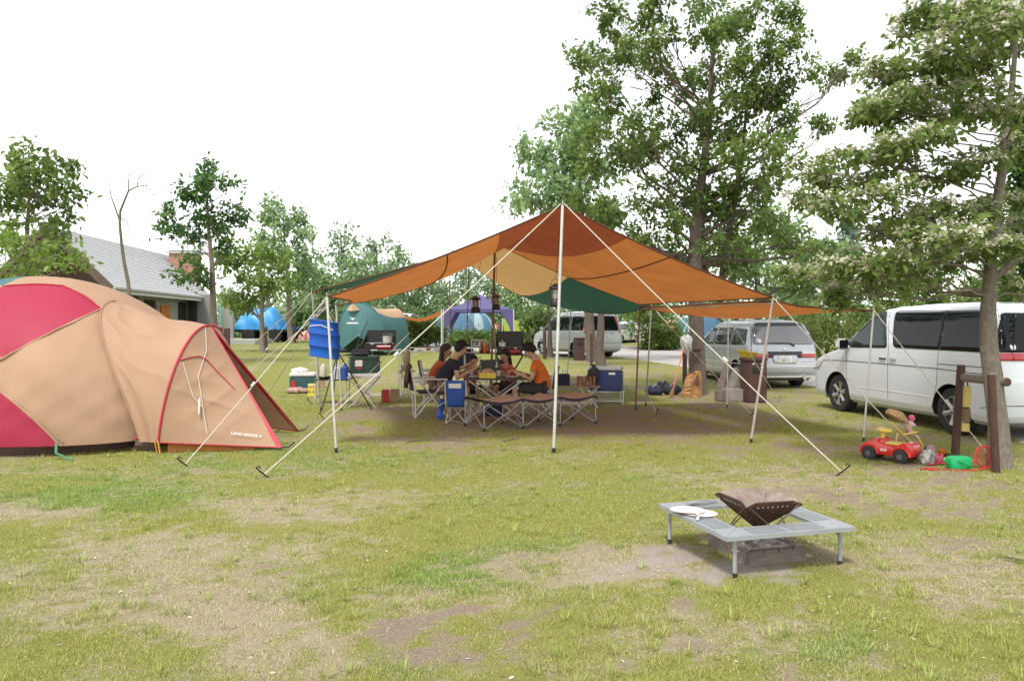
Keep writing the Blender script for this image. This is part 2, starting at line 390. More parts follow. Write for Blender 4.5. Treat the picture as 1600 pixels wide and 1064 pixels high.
# ------------------------------------------------------------------ camp road with kerb
M_road = mat('road_pale', (.42, .39, .37), .9, .12, 3, bump=.3, bs=80)
M_kerb = mat('kerb_grey', (.30, .29, .28), .9, .15, 4, bump=.2)
near = [(560, 549), (800, 551), (861, 556), (958, 557.5), (1019, 566.5), (1067, 575), (1200, 594), (1290, 611), (1400, 640), (1700, 740)]
far = [(560, 538), (800, 541), (845, 542.5), (963, 544.5), (1010, 546), (1067, 548.6), (1200, 554), (1290, 560), (1400, 568), (1700, 590)]
def resamp(pp, n):
    w = [G(*p) for p in pp]; d = [0]
    for a_, b_ in zip(w, w[1:]): d.append(d[-1] + (b_ - a_).length)
    r = []
    for k in range(n):
        t = d[-1] * k / (n - 1); i = max(j for j in range(len(w) - 1) if d[j] <= t + 1e-9); i = min(i, len(w) - 2)
        r.append(w[i].lerp(w[i + 1], (t - d[i]) / max(1e-6, d[i + 1] - d[i])))
    return r
na = resamp(near, 70); fa = resamp(far, 70); rows = []
for p_, q_ in zip(na, fa):
    rows.append([Vector((*(p_.lerp(q_, k / 12)).xy, zgf(*(p_.lerp(q_, k / 12)).xy) + (.022 if k else -.03))) for k in range(13)])
mb = MB().grid(rows); rd = mb.build('road', M_road); tag(rd, 'pale camp road crossing behind the cars', None, None, 'structure')
mb = MB(); kr = []
for i, q_ in enumerate(fa):
    t_ = (fa[min(i + 1, 69)] - fa[max(i - 1, 0)]); t_.z = 0; t_.normalize(); nrm = Vector((-t_.y, t_.x, 0)); z0 = zgf(q_.x, q_.y)
    kr.append([q_.xy.to_3d() + Vector((0, 0, z0 - .02)) , q_.xy.to_3d() + Vector((0, 0, z0 + .13)), (q_ + nrm * .5).xy.to_3d() + Vector((0, 0, z0 + .14)), (q_ + nrm * .5).xy.to_3d() + Vector((0, 0, z0 - .05))])
mb.grid(kr); kb = mb.build('kerb', M_kerb); tag(kb, 'grey kerb along the far side of the road', None, None, 'structure')

# ------------------------------------------------------------------ trees
def leafcloud(clumps, size, seed, aspect=.5, per=12, droop=.25, flat=0.0):
    """clumps: (cx,cy,cz,rx,ry,rz,n) -> quads (n*4,3), lv, twig list"""
    r = np.random.default_rng(seed); Vs = []; lvs = []; twigs = []
    for ci, (cx, cy, cz, rx, ry, rz, n, *_) in enumerate(clumps):
        k = max(1, int(n // per)); R = np.array([rx, ry, rz])
        d = r.normal(size=(k, 3)); d /= np.linalg.norm(d, axis=1)[:, None]
        o = d * (r.random((k, 1)) ** .45) * R * .85
        out = d * .8 + r.normal(size=(k, 3)) * .5; out[:, 2] += .1 - droop * .6; out[:, 2] *= (1 - flat)
        out /= np.linalg.norm(out, axis=1)[:, None]
        L = np.mean(R) * (.35 + .45 * r.random((k, 1)))
        twigs.append((np.array([cx, cy, cz]) + o, out, L[:, 0]))
        t = r.random((k, per)) ** .8; c0 = np.array([cx, cy, cz]) + o
        p = c0[:, None, :] + out[:, None, :] * (t * L)[:, :, None] + r.normal(size=(k, per, 3)) * size * .5 * np.array([1, 1, 1 - .5 * flat])
        a = out[:, None, :] * .6 + r.normal(size=(k, per, 3)) * .75; a[..., 2] = a[..., 2] * (1 - .5 * flat) - droop
        a /= np.linalg.norm(a, axis=2)[..., None]
        up = r.normal(size=(k, per, 3)) * .55 + np.array([0, 0, 1.0])
        s = np.cross(a, up); s /= (np.linalg.norm(s, axis=2)[..., None] + 1e-9); nn = np.cross(s, a)
        sz = size * (.6 + .7 * r.random((k, per, 1))); w = sz * aspect * .5
        v0 = p; v1 = p + a * sz * .45 + s * w + nn * w * .35; v2 = p + a * sz - nn * w * .2; v3 = p + a * sz * .45 - s * w + nn * w * .35
        Vs.append(np.stack([v0, v1, v2, v3], 2).reshape(-1, 3))
        lv = np.clip(.5 + .22 * r.normal() * .6 + .2 * r.normal(size=(k, 1)) * .7 + .16 * r.normal(size=(k, per)), 0, 1)
        lvs.append(lv.ravel())
    return np.concatenate(Vs), np.concatenate(lvs), twigs
def limb_path(a, b, sag=.15, wob=0.0, rnd=None, n=7):
    a, b = Vector(a), Vector(b); m = a.lerp(b, .5); m.z += (b - a).length * sag * -.5 + abs(b.z - a.z) * .1
    m = Vector((lerp(a.x, b.x, .55), lerp(a.y, b.y, .55), lerp(a.z, b.z, .35)))
    p = bez(a, m, b, n)
    if rnd:
        for k in range(1, n): p[k] += Vector((rnd.uniform(-1, 1), rnd.uniform(-1, 1), rnd.uniform(-1, 1))) * wob
    return p
def tree(name, label, trunk, radii, clumps, size, leaf_m, bark_m, seed=1, aspect=.5, per=12, droop=.25, flat=0.0, group=None, cat='tree', sub=0, limbs=True, extra=None, twig_r=.006, blossom=None, limb_k=.35, zmin=0):
    """trunk: world polyline; clumps in world; a limb runs from the trunk to every clump"""
    base = Vector(trunk[0]); base.z = max(base.z, -1)
    root = thing(name, label, cat, base, 0, group); rnd = random.Random(seed)
    mb = MB(); tp = [Vector(p) for p in trunk]
    mb.tube([tp[0] + Vector((0, 0, -.1))] + tp, [radii[0] * 1.5] + [radii[0] * 1.18] + list(radii[1:]), 12)
    V, lv, twigs = leafcloud(clumps, size, seed, aspect, per, droop, flat)
    def trunk_at(z):
        for i in range(len(tp) - 1):
            if tp[i].z <= z <= tp[i + 1].z:
                t = (z - tp[i].z) / max(1e-6, tp[i + 1].z - tp[i].z); return tp[i].lerp(tp[i + 1], t), lerp(radii[i], radii[i + 1], t)
        return (tp[-1], radii[-1]) if z > tp[-1].z else (tp[1], radii[1])
    if limbs:
        lp_ = {}
        for ci, c in enumerate(clumps):
            cc = Vector(c[:3])
            if len(c) > 7 and c[7] is not None and c[7] in lp_:
                pth = lp_[c[7]]; path = limb_path(pth[4], cc, .1, (cc - pth[4]).length * .04, rnd); mb.tube(path, [lerp(twig_r * 1.5, twig_r * .8, k / 7) for k in range(8)], 5)
                if sub:
                    o, d, L = twigs[ci]
                    for k in range(min(sub, len(o))):
                        s_ = path[-1 - rnd.randint(0, 2)]; e_ = Vector(o[k]) + Vector(d[k]) * L[k]; mb.tube([s_, (s_ + e_) * .5 + Vector((0, 0, .02)), e_], [twig_r * .7, twig_r * .5, twig_r * .3], 4, cap=False)
                continue
            h = (cc - Vector((*trunk_at(cc.z)[0].xy, cc.z))).length
            if h < .15 and cc.z < tp[-1].z: continue
            z = max(zmin, tp[1].z * .9 if len(tp) > 2 else base.z + 1, cc.z - h * (.75 - .85 * flat)); p0, r0 = trunk_at(z)
            r1 = max(twig_r * 1.4, min(r0 * .55, limb_k * r0 + .004))
            path = limb_path(p0, cc, .1, h * .03, rnd); lp_[ci] = path; mb.tube(path, [lerp(r1, twig_r, k / 7) for k in range(8)], 6)
            if sub:
                o, d, L = twigs[ci]
                for k in range(min(sub, len(o))):
                    s_ = path[-1 - rnd.randint(0, 2)]; e_ = Vector(o[k]) + Vector(d[k]) * L[k]
                    mb.tube(bez(s_, (s_ + Vector(o[k])) * .5 + Vector((0, 0, .03)), e_, 4), [twig_r * .8, twig_r * .7, twig_r * .6, twig_r * .5, twig_r * .3], 4, cap=False)
    if extra:
        for pts, rr in extra: mb.tube(pts, rr, 8)
    t_o = mb.build('trunk', bark_m, root, world=True, sharp=60)
    V = V - np.array(base)
    cr = fastmesh('crown', V, 4, leaf_m, root, lv)
    return root
LM_mid = leafmat('leaf_mid', (.075, .135, .034), (.14, .212, .05), (.225, .30, .082), .55)
LM_dark = leafmat('leaf_dark', (0.0438, 0.106, 0.0375), (0.0813, 0.169, 0.0438), (0.144, 0.244, 0.0688), .55)
LM_yel = leafmat('leaf_yellowgreen', (0.0938, 0.175, 0.0312), (0.169, 0.256, 0.05), (0.263, 0.344, 0.0875), .55)
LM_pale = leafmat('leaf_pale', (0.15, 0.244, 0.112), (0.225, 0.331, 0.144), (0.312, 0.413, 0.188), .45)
LM_far_hazed = leafmat('leaf_far_hazed', (0.163, 0.25, 0.138), (0.237, 0.338, 0.181), (0.325, 0.419, 0.237), .45)  # far trees: distance haze put into the paler leaf colour
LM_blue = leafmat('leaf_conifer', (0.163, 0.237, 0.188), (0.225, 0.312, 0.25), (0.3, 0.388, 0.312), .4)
LM_hedge = leafmat('leaf_hedge', (0.0633, 0.115, 0.023), (0.127, 0.19, 0.0345), (0.218, 0.265, 0.069), .4)
LM_dog = leafmat('leaf_dogwood', (0.0938, 0.156, 0.0375), (0.169, 0.237, 0.0625), (0.25, 0.312, 0.106), .55)
LM_bush = leafmat('leaf_bush', (0.069, 0.132, 0.0345), (0.127, 0.201, 0.0517), (0.196, 0.27, 0.0862), .4)
M_blossom = leafmat('blossom', (.42, .42, .28), (.56, .54, .40), (.68, .66, .52), .4)

def pxclumps(lst, Y, n, spread, seed, thick=.8, shrink=1.0, flatk=1.0, split=1):
    """clump centres read off the photo at depth Y +- spread; thickness in depth follows the width"""
    r = random.Random(seed); out = []
    for it in lst:
        px, py, rx, ry = it[:4]; k = Y / FPX; dy = it[4] if len(it) > 4 else r.uniform(-spread, spread); Yc = Y + dy
        p = P(px, py, Yc); a = rx * ry / 1600.0
        A_, B_c, C_c = rx * k * shrink, rx * k * thick * shrink, ry * k * shrink * flatk; N_ = int(n * (.35 + .65 * a))
        if split == 1: out.append((p.x, p.y, p.z, A_, B_c, C_c, N_)); continue
        f = {2: .66, 3: .56, 4: .48, 5: .44}[split]; par = None
        for q in range(split):
            th = 6.283 * (q + r.random() * .7) / split; rr = r.uniform(.45, .75); sc = f * r.uniform(.8, 1.25)
            out.append((p.x + A_ * rr * math.cos(th), p.y + B_c * rr * math.sin(th), p.z + C_c * r.uniform(-.8, .8), A_ * sc, B_c * sc, C_c * max(sc, .55), int(N_ / split * r.uniform(.7, 1.3)), par))
            if par is None: par = len(out) - 1
    return out
# tall tree right of the tarp
big = [(950, 24, 30, 30), (1033, 24, 32, 35), (1120, 24, 55, 40), (1175, 18, 35, 30), (1218, 20, 35, 28), (950, 71, 48, 35), (1096, 43, 32, 32), (1234, 79, 48, 40), (912, 112, 38, 26),
       (965, 110, 45, 40), (1017, 75, 30, 26), (1104, 103, 50, 45), (1175, 91, 50, 50), (1214, 122, 48, 35), (1025, 122, 42, 38), (1080, 150, 40, 35), (1135, 166, 60, 40),
       (1206, 166, 50, 35), (970, 174, 60, 40), (946, 213, 55, 40), (1001, 221, 50, 40), (1056, 197, 45, 35), (1116, 205, 50, 40), (1175, 221, 60, 40), (1230, 195, 35, 25),
       (958, 253, 70, 35), (1025, 261, 55, 40), (1096, 261, 60, 40), (1167, 268, 60, 40), (1214, 250, 40, 35), (977, 300, 75, 35), (1056, 308, 60, 40), (1135, 308, 70, 40),
       (1198, 300, 50, 30), (1037, 347, 60, 32), (1116, 355, 70, 35), (1175, 347, 60, 40), (1301, 111, 28, 26), (1333, 92, 18, 11), (1284, 190, 20, 18), (1150, 400, 70, 30), (1060, 395, 60, 26),
       (1130, 60, 40, 40), (1165, 140, 50, 40), (1000, 40, 22, 30), (1235, 375, 50, 22), (1275, 385, 30, 14), (930, 330, 50, 24)]
b0 = G(1090, 616)
trk = [b0, P(1089, 540, b0.y), P(1087, 460, b0.y), P(1086, 390, b0.y), P(1090, 330, b0.y), P(1098, 270, b0.y), P(1108, 190, b0.y), P(1112, 110, b0.y), P(1120, 20, b0.y)]
tree('tall_tree', 'tall leafy tree with thick trunk between the orange tarp and silver minivan', trk, [.185, .175, .165, .155, .12, .095, .075, .05, .02],
     pxclumps(big, b0.y, 560, 1.6, 3, .8, .9, 1, 4), .12, LM_mid, M_bark, 11, .6, 14, .3, 0, sub=9, zmin=P(0, 410, b0.y).z,
     extra=[([P(1128, 470, b0.y + .5), P(1131, 400, b0.y + .5), P(1145, 330, b0.y + .5), P(1160, 240, b0.y + .6), P(1170, 130, b0.y + .6)], [.09, .085, .07, .05, .02]),
            ([P(1086, 390, b0.y), P(1128, 470, b0.y + .5)], [.03, .09])])
# dogwood close by on the right
dog = [(1491, 14, 75, 16), (1560, 30, 70, 26), (1426, 47, 50, 16), (1500, 61, 72, 18), (1379, 108, 40, 12), (1426, 113, 50, 13), (1491, 99, 62, 17), (1562, 75, 65, 28), (1397, 155, 60, 17),
       (1463, 141, 62, 16), (1365, 183, 36, 13), (1412, 183, 60, 17), (1506, 174, 72, 20), (1567, 150, 60, 26), (1444, 216, 50, 13), (1355, 235, 52, 14), (1275, 265, 45, 14), (1318, 282, 60, 17),
       (1397, 244, 52, 14), (1261, 310, 36, 14), (1303, 324, 52, 14), (1379, 301, 52, 14), (1435, 324, 62, 14), (1501, 330, 60, 16), (1567, 329, 50, 22), (1463, 367, 72, 17), (1397, 362, 60, 18),
       (1505, 380, 66, 20), (1570, 385, 55, 20), (1341, 404, 62, 15), (1270, 425, 52, 15), (1317, 438, 62, 17), (1388, 423, 62, 18), (1458, 409, 62, 18), (1303, 468, 14, 22), (1520, 250, 60, 16),
       (1590, 230, 45, 20), (1600, 440, 45, 18), (1520, 20, 60, 20), (1590, 5, 50, 20), (1470, 280, 46, 10)]
d0 = G(1562, 730)
dtr = [d0, P(1560, 660, d0.y), P(1552, 600, d0.y), P(1545, 540, d0.y), P(1544, 480, d0.y), P(1548, 410, d0.y), P(1556, 330, d0.y + .1), P(1570, 240, d0.y + .1), P(1580, 150, d0.y + .2), P(1590, 40, d0.y + .2)]
dcl = pxclumps(dog, d0.y, 430, .9, 5, .8, 1.05, 1.0, 5)
dt = tree('dogwood_tree', 'flowering dogwood in the right foreground, curved trunk, layered branches with cream blossom', dtr, [.115, .10, .095, .092, .078, .062, .055, .046, .036, .016], dcl, .105, LM_dog, M_barkl, 21, .5, 11, .35, .5, sub=9, zmin=1.9, twig_r=.004, limb_k=.17,
     extra=[(bez(P(1550, 440, d0.y), P(1575, 410, d0.y), P(1640, 380, d0.y), 6), [.045, .042, .04, .036, .032, .03, .025])])
rb = np.random.default_rng(9); bl = [(c[0], c[1], c[2] + c[5] * .35, c[3] * .9, c[4] * .9, c[5] * .6, int(c[6] * 1.1)) for c in dcl if True]
Vb, lb, _ = leafcloud(bl, .048, 33, .8, 5, 0, .8)
fastmesh('blossom', Vb - np.array(dt.location), 4, M_blossom, dt, lb)

# left-hand trees
def simple_tree(name, label, base, top, lst, Y, n, size, lm, bm_, seed, r0=.1, spread=.8, lean=0, **kw):
    b = G(*base); Y = Y or b.y; b = Vector((P(base[0], 0, Y).x, Y, zgf(P(base[0], 0, Y).x, Y))); t = P(top[0], top[1], Y); rn = random.Random(seed)
    pts = [b] + [b.lerp(t, k / 6) + Vector((rn.uniform(-.06, .06), rn.uniform(-.06, .06), 0)) for k in range(1, 6)] + [t]
    return tree(name, label, pts, [lerp(r0, .015, (k / 6) ** 1.2) for k in range(7)], pxclumps(lst, Y, n, spread, seed, split=3), size, lm, bm_, seed, **kw)
simple_tree('ash_tree', 'open-crowned tree at far left rising above the tent, in front of the roof', (38, 530), (45, 235),
    [(35, 240, 26, 20), (70, 245, 20, 16), (15, 268, 22, 16), (55, 275, 26, 18), (90, 285, 26, 18), (110, 300, 20, 14), (30, 305, 26, 18), (72, 318, 30, 18), (98, 340, 22, 14), (15, 330, 20, 16), (50, 350, 26, 14),
     (88, 362, 18, 12), (5, 300, 20, 20), (60, 300, 24, 16), (118, 262, 9, 8), (8, 360, 20, 14), (42, 258, 24, 16)], 17.5, 230, .19, LM_mid, M_barkl, 41, .09, aspect=.5, per=9, droop=.4, sub=4)
simple_tree('low_tree', 'low yellow-green tree behind the dome tent at the far left edge', (35, 520), (45, 370),
    [(20, 375, 32, 14), (60, 380, 36, 13), (95, 392, 30, 14), (118, 402, 22, 12), (30, 400, 40, 14), (70, 412, 32, 12), (10, 420, 34, 14), (5, 385, 24, 16), (100, 412, 26, 9), (45, 428, 40, 9)], 15.0, 190, .15, LM_yel, M_barkl, 43, .07, aspect=.45, per=9, droop=.3, flat=.4, sub=4)
simple_tree('camphor_tree', 'small dark glossy tree with clumped leaves in front of the chimney', (338, 545), (325, 258),
    [(320, 262, 13, 16), (318, 290, 18, 14), (345, 292, 28, 14), (290, 304, 18, 14), (322, 310, 30, 14), (360, 330, 24, 14), (330, 336, 30, 18), (345, 355, 22, 12), (262, 330, 14, 12), (268, 350, 20, 10), (262, 366, 20, 9),
     (310, 352, 24, 16), (372, 340, 18, 10), (300, 408, 16, 18), (285, 432, 24, 9), (318, 438, 16, 12), (350, 390, 14, 14), (305, 372, 16, 10), (325, 278, 16, 12)], 24.0, 330, .19, LM_dark, M_barkl, 47, .12, aspect=.5, per=10, sub=4)
simple_tree('young_tree', 'yellow-green young tree in front of the blue tarpaulin trailer', (410, 551), (405, 380),
    [(350, 385, 16, 14), (372, 392, 26, 18), (400, 400, 30, 18), (425, 395, 26, 18), (370, 425, 30, 18), (400, 432, 30, 20), (435, 425, 26, 20), (365, 455, 24, 14), (385, 470, 20, 9), (420, 460, 26, 16), (445, 450, 22, 16), (355, 410, 18, 14), (378, 478, 22, 8)],
    None, 380, .22, LM_yel, M_barkl, 53, .11, aspect=.5, per=10, sub=3)
simple_tree('elm_tree', 'taller pale green tree behind and right of the tarpaulin trailer', (455, 536), (440, 315),
    [(427, 330, 20, 18), (468, 345, 16, 18), (432, 355, 28, 18), (465, 368, 24, 18), (410, 372, 26, 20), (445, 385, 34, 20), (478, 385, 16, 20), (400, 400, 26, 18), (450, 415, 36, 20), (485, 420, 22, 22), (425, 335, 22, 22), (440, 440, 30, 18), (475, 450, 26, 18)],
    None, 400, .32, LM_pale, M_barkl, 59, .16, aspect=.5, per=10, sub=2)
# bare tree
bt = thing('bare_tree', 'leafless grey sapling with forked bare branches in front of the roof', 'tree', (P(203, 0, 19).x, 19, zgf(P(203, 0, 19).x, 19)))
mb = MB(); q = lambda x, y: P(x, y, 19.0)
mb.tube([q(203, 530), q(203, 470), q(200, 440), q(194, 410), q(190, 380), q(187, 350), q(188, 330), q(196, 310), q(201, 298)], [.055, .05, .045, .041, .037, .034, .03, .026, .022], 8)
for pts, r_ in [([(187, 345), (180, 325), (173, 305), (171, 285)], .026), ([(171, 302), (155, 297), (135, 294)], .01), ([(201, 298), (201, 282), (203, 270), (212, 270)], .018), ([(201, 298), (214, 292), (228, 290), (235, 282)], .022),
                ([(228, 290), (240, 305), (254, 312), (266, 313)], .012), ([(214, 292), (216, 280), (226, 270), (245, 258)], .016), ([(202, 283), (188, 281), (175, 280)], .009), ([(190, 342), (198, 345), (202, 362), (212, 372), (213, 388)], .014),
                ([(210, 370), (226, 374), (242, 382)], .008), ([(226, 290), (216, 302)], .007), ([(240, 304), (258, 302)], .007), ([(175, 281), (172, 276)], .006), ([(201, 272), (198, 265)], .006), ([(171, 285), (160, 283), (150, 278)], .006)]:
    pp = [q(*p) for p in pts]; mb.tube(pp, [r_ * (1 - .7 * k / (len(pp) - 1)) for k in range(len(pp))], 6)
mb.build('trunk', M_barkl, bt, world=True, sharp=60)

# background trees, each with trunk and crown
def auto_tree(px, ptop, pbot, wpx, Y, seed, lm, label, group, n=2600, size=.34, shape='round', name='background_tree'):
    r = random.Random(seed); top = P(px, ptop, Y); X = top.x; z0 = zgf(X, Y); zb = P(px, pbot, Y).z; w = wpx * Y / FPX / 2; H = top.z - zb
    cl = []; K = 16
    for k in range(K):
        t = (k + .5) / K
        wr = w * (math.sin(math.pi * min(1, .12 + t * .9)) ** .6 if shape == 'round' else (1.02 - t) ** .8)
        a = r.uniform(0, 6.28); rr = wr * math.sqrt(r.random()) * .75; s = w * r.uniform(.3, .48) * (.6 if shape != 'round' else 1)
        cl.append((X + rr * math.cos(a), Y + rr * math.sin(a), zb + H * t * .95, s, s, s * r.uniform(.6, .85), n // K))
    tp = [Vector((X, Y, z0)), Vector((X + .1, Y, lerp(z0, zb, .7))), Vector((X, Y, zb + H * .4)), Vector((X - .1, Y, zb + H * .9))]
    return tree(name, label, tp, [.16, .14, .1, .03], cl, size, lm, M_bark, seed, .5, 8, .25, group=group)
GB = 'trees far behind the campsite'
bgt = [(535, 352, 520, 90, 52, LM_far_hazed), (590, 372, 520, 90, 54, LM_far_hazed), (625, 385, 520, 70, 58, LM_pale), (505, 420, 520, 60, 50, LM_pale), (560, 400, 530, 120, 48, LM_pale), (650, 430, 525, 90, 60, LM_pale),
       (690, 440, 520, 80, 62, LM_far_hazed), (730, 405, 520, 90, 58, LM_far_hazed), (770, 430, 520, 80, 60, LM_far_hazed), (815, 440, 520, 80, 55, LM_pale), (475, 400, 530, 60, 56, LM_far_hazed), (370, 455, 530, 70, 60, LM_far_hazed), (860, 420, 520, 70, 62, LM_far_hazed)]  # the paler leaf colours here stand in for haze over distance
lab = ['pale tree with a pointed top left of the orange tarp edge', 'pale feathery tree directly above the green tent', 'light green tree touching the upper edge of the tarp', 'small pale tree by the tarp left corner', 'broad pale tree behind the green tent', 'light tree above the low orange awning',
       'pale tree left of the purple canopy', 'feathery tree behind the purple canopy peak', 'pale tree right of the purple canopy peak', 'light tree above the lime tarp', 'pale tree behind the taller tree near the trailer', 'distant tree between the building and the trailer', 'distant tree behind the grey tarp pole lantern']
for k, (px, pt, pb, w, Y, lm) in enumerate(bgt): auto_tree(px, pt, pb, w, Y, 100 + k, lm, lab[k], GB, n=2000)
# pale tree behind the tall tree, left and lower right
pl = [(875, 190, 30, 18), (851, 233, 45, 22), (897, 200, 32, 32), (859, 284, 60, 26), (815, 312, 34, 16), (910, 284, 50, 30), (885, 320, 60, 24), (845, 305, 40, 14), (900, 245, 40, 30), (835, 245, 24, 12), (930, 180, 30, 22), (940, 350, 50, 24)]
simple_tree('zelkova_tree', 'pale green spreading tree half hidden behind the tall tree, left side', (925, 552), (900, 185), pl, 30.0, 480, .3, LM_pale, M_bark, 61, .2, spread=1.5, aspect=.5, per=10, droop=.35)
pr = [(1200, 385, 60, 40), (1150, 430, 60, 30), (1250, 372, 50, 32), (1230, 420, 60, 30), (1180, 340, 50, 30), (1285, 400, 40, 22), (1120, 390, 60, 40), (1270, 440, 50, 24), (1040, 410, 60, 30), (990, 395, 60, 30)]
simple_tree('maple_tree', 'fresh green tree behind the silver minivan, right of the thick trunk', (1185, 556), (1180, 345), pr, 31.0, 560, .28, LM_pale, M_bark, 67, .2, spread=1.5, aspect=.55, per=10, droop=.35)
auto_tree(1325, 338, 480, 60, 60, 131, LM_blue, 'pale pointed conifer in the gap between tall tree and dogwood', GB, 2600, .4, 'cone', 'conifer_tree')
auto_tree(1597, 150, 520, 130, 24, 132, LM_dark, 'dark conifer behind the dogwood at the right edge', GB, 4200, .28, 'cone', 'conifer_tree')
auto_tree(1470, 380, 520, 170, 34, 133, LM_mid, 'dark green tree behind the white van', GB, 4200, .24)
auto_tree(1370, 410, 520, 110, 40, 134, LM_hedge, 'olive green tree above the hedge', GB, 3000, .28)
auto_tree(1570, 400, 520, 130, 36, 135, LM_mid, 'green tree behind the rear of the white van', GB, 3200, .26)
auto_tree(1230, 430, 540, 120, 45, 136, LM_yel, 'yellow-green tree behind the silver minivan roof', GB, 2600, .3)
auto_tree(1020, 440, 520, 110, 42, 138, LM_mid, 'tree with dark drooping branches across the road', GB, 2600, .26)

# bushes and hedge
def bush(name, label, px, py, wpx, hpx, Y, seed, lm=LM_bush, n=5000, size=.13, depth=None, group=None):
    k = Y / FPX; X = (px - 800) * k; z0 = zgf(X, Y); w = wpx * k / 2; h = hpx * k; r = random.Random(seed); cl = []
    dpt = depth or w * .8; K = 26
    for i in range(K):
        x = r.uniform(-.85, .85); y = r.uniform(-.8, .8); z = r.uniform(.15, .85); s = min(w, h) * r.uniform(.25, .38)
        cl.append((X + x * w, Y + y * dpt, z0 + z * h * (1 - .25 * x * x), s, s, s * .8, n // K))
    root = thing(name, label, 'hedge' if name == 'hedge' else 'bush', (X, Y, z0), 0, group)
    mb = MB()
    for i in range(9):
        c = cl[i]; mb.tube(bez((X + c[0] * .1 - X * .1, Y, z0 - .05), (lerp(X, c[0], .5), lerp(Y, c[1], .5), z0 + h * .2), c[:3], 5), [.04, .035, .03, .02, .015, .01], 5)
    mb.build('stems', M_bark, root, world=True)
    V, lv, _ = leafcloud(cl, size, seed, .5, 8, .1); fastmesh('foliage', V - np.array(root.location), 4, lm, root, lv)
bush('bush', 'round leafy bush between the green tent and blue tent', 662, 512, 66, 46, 36, 71, size=.2)
bush('bush', 'low wide bush behind the purple canopy legs', 742, 515, 80, 26, 38, 72, LM_bush, 4000, .18)
bush('bush', 'clipped rounded bush across the road', 1040, 527, 66, 34, 42, 73, LM_hedge, 5000, .2)
bush('bush', 'straggly bush beside the blue drying net tent, left of the wagon', 842, 500, 50, 66, 40, 74, LM_bush, 3600, .2)
bush('bush', 'dark shrub behind the trailer', 470, 500, 60, 55, 55, 75, LM_dark, 3000, .3)
def hedge():
    Y = 24.5; X0, X1 = (1255 - 800) * Y / FPX, (1400 - 800) * Y / FPX + 6; z0 = .12; root = thing('hedge', 'tall dense clipped hedge behind the two vans', 'hedge', ((X0 + X1) / 2, Y, z0)); r = random.Random(8); cl = []
    for i in range(150):
        x = r.uniform(X0, X1); z = r.uniform(.1, 1.85); cl.append((x, Y + r.uniform(-.6, .7) , z0 + z, .42, .38, .36, 130))
    mb = MB()
    for i in range(20):
        x = lerp(X0, X1, (i + .5) / 20); mb.tube([(x, Y, z0 - .1), (x + .1, Y + .05, z0 + .9), (x - .1, Y, z0 + 1.8)], [.05, .04, .015], 6)
    mb.build('stems', M_bark, root, world=True)
    V, lv, _ = leafcloud(cl, .12, 81, .5, 8, .1); fastmesh('foliage', V - np.array(root.location), 4, LM_hedge, root, lv)
hedge()
# slender young trees with stakes behind the table
simple_tree('sapling', 'young tree with straight trunk tied to a dark stake in front of the wagon', (939, 572), (935, 400),
    [(900, 420, 40, 22), (940, 400, 40, 22), (980, 425, 40, 22), (930, 440, 50, 14), (970, 450, 30, 12)], None, 500, .14, LM_mid, M_bark, 91, .17, per=9)
simple_tree('sapling', 'bent thin trunk with low foliage left of the wagon nose', (860, 558), (856, 470),
    [(850, 470, 34, 18), (830, 490, 26, 16), (875, 455, 30, 14), (845, 455, 36, 12)], None, 400, .13, LM_bush, M_bark, 92, .13, per=9)
simple_tree('street_tree', 'slim dark trunked tree across the road, over the parked cars', (1021, 540), (1020, 440),
    [(1000, 475, 36, 12), (1040, 490, 36, 12), (1020, 455, 44, 16), (980, 490, 26, 9), (1060, 478, 26, 10)], None, 420, .24, LM_dark, M_bark, 93, .2, per=9)

def far_wood():
    r = random.Random(77); cl = []
    for i in range(190):
        x = lerp(-62, 62, (i + r.random()) / 190); Y = r.uniform(72, 92); h = r.uniform(1.5, 4.2); s = r.uniform(1.1, 2.0)
        cl.append((x, Y, zgf(x, Y) + h * .7, s, s, h * .55, 90))
    V, lv, _ = leafcloud(cl, .6, 78, .6, 6, .1); o = fastmesh('far_wood', V, 4, LM_far_hazed, None, lv); tag(o, 'belt of pale shrubs and trees along the far edge of the campsite', 'wood', None, 'stuff')
far_wood()
def text_mb(s, size, M, wx=1.0, align='CENTER'):
    cu = bpy.data.curves.new('lettering', 'FONT'); cu.body = s; cu.size = size; cu.align_x = align; cu.align_y = 'CENTER'; cu.resolution_u = 3
    o = bpy.data.objects.new('lettering', cu); C.objects.link(o)
    dg = bpy.context.evaluated_depsgraph_get(); dg.update(); me = bpy.data.meshes.new_from_object(o.evaluated_get(dg))
    mb = MB(); mb.add([M @ Vector((v.co.x * wx, v.co.y, 0)) for v in me.vertices], [tuple(p.vertices) for p in me.polygons])
    bpy.data.objects.remove(o); bpy.data.curves.remove(cu); bpy.data.meshes.remove(me); return mb
def frame(o, ux, uy):
    ux = Vector(ux).normalized(); uy = Vector(uy); uy = (uy - ux * ux.dot(uy)).normalized(); n = ux.cross(uy)
    return Matrix(((ux.x, uy.x, n.x, o[0]), (ux.y, uy.y, n.y, o[1]), (ux.z, uy.z, n.z, o[2]), (0, 0, 0, 1)))

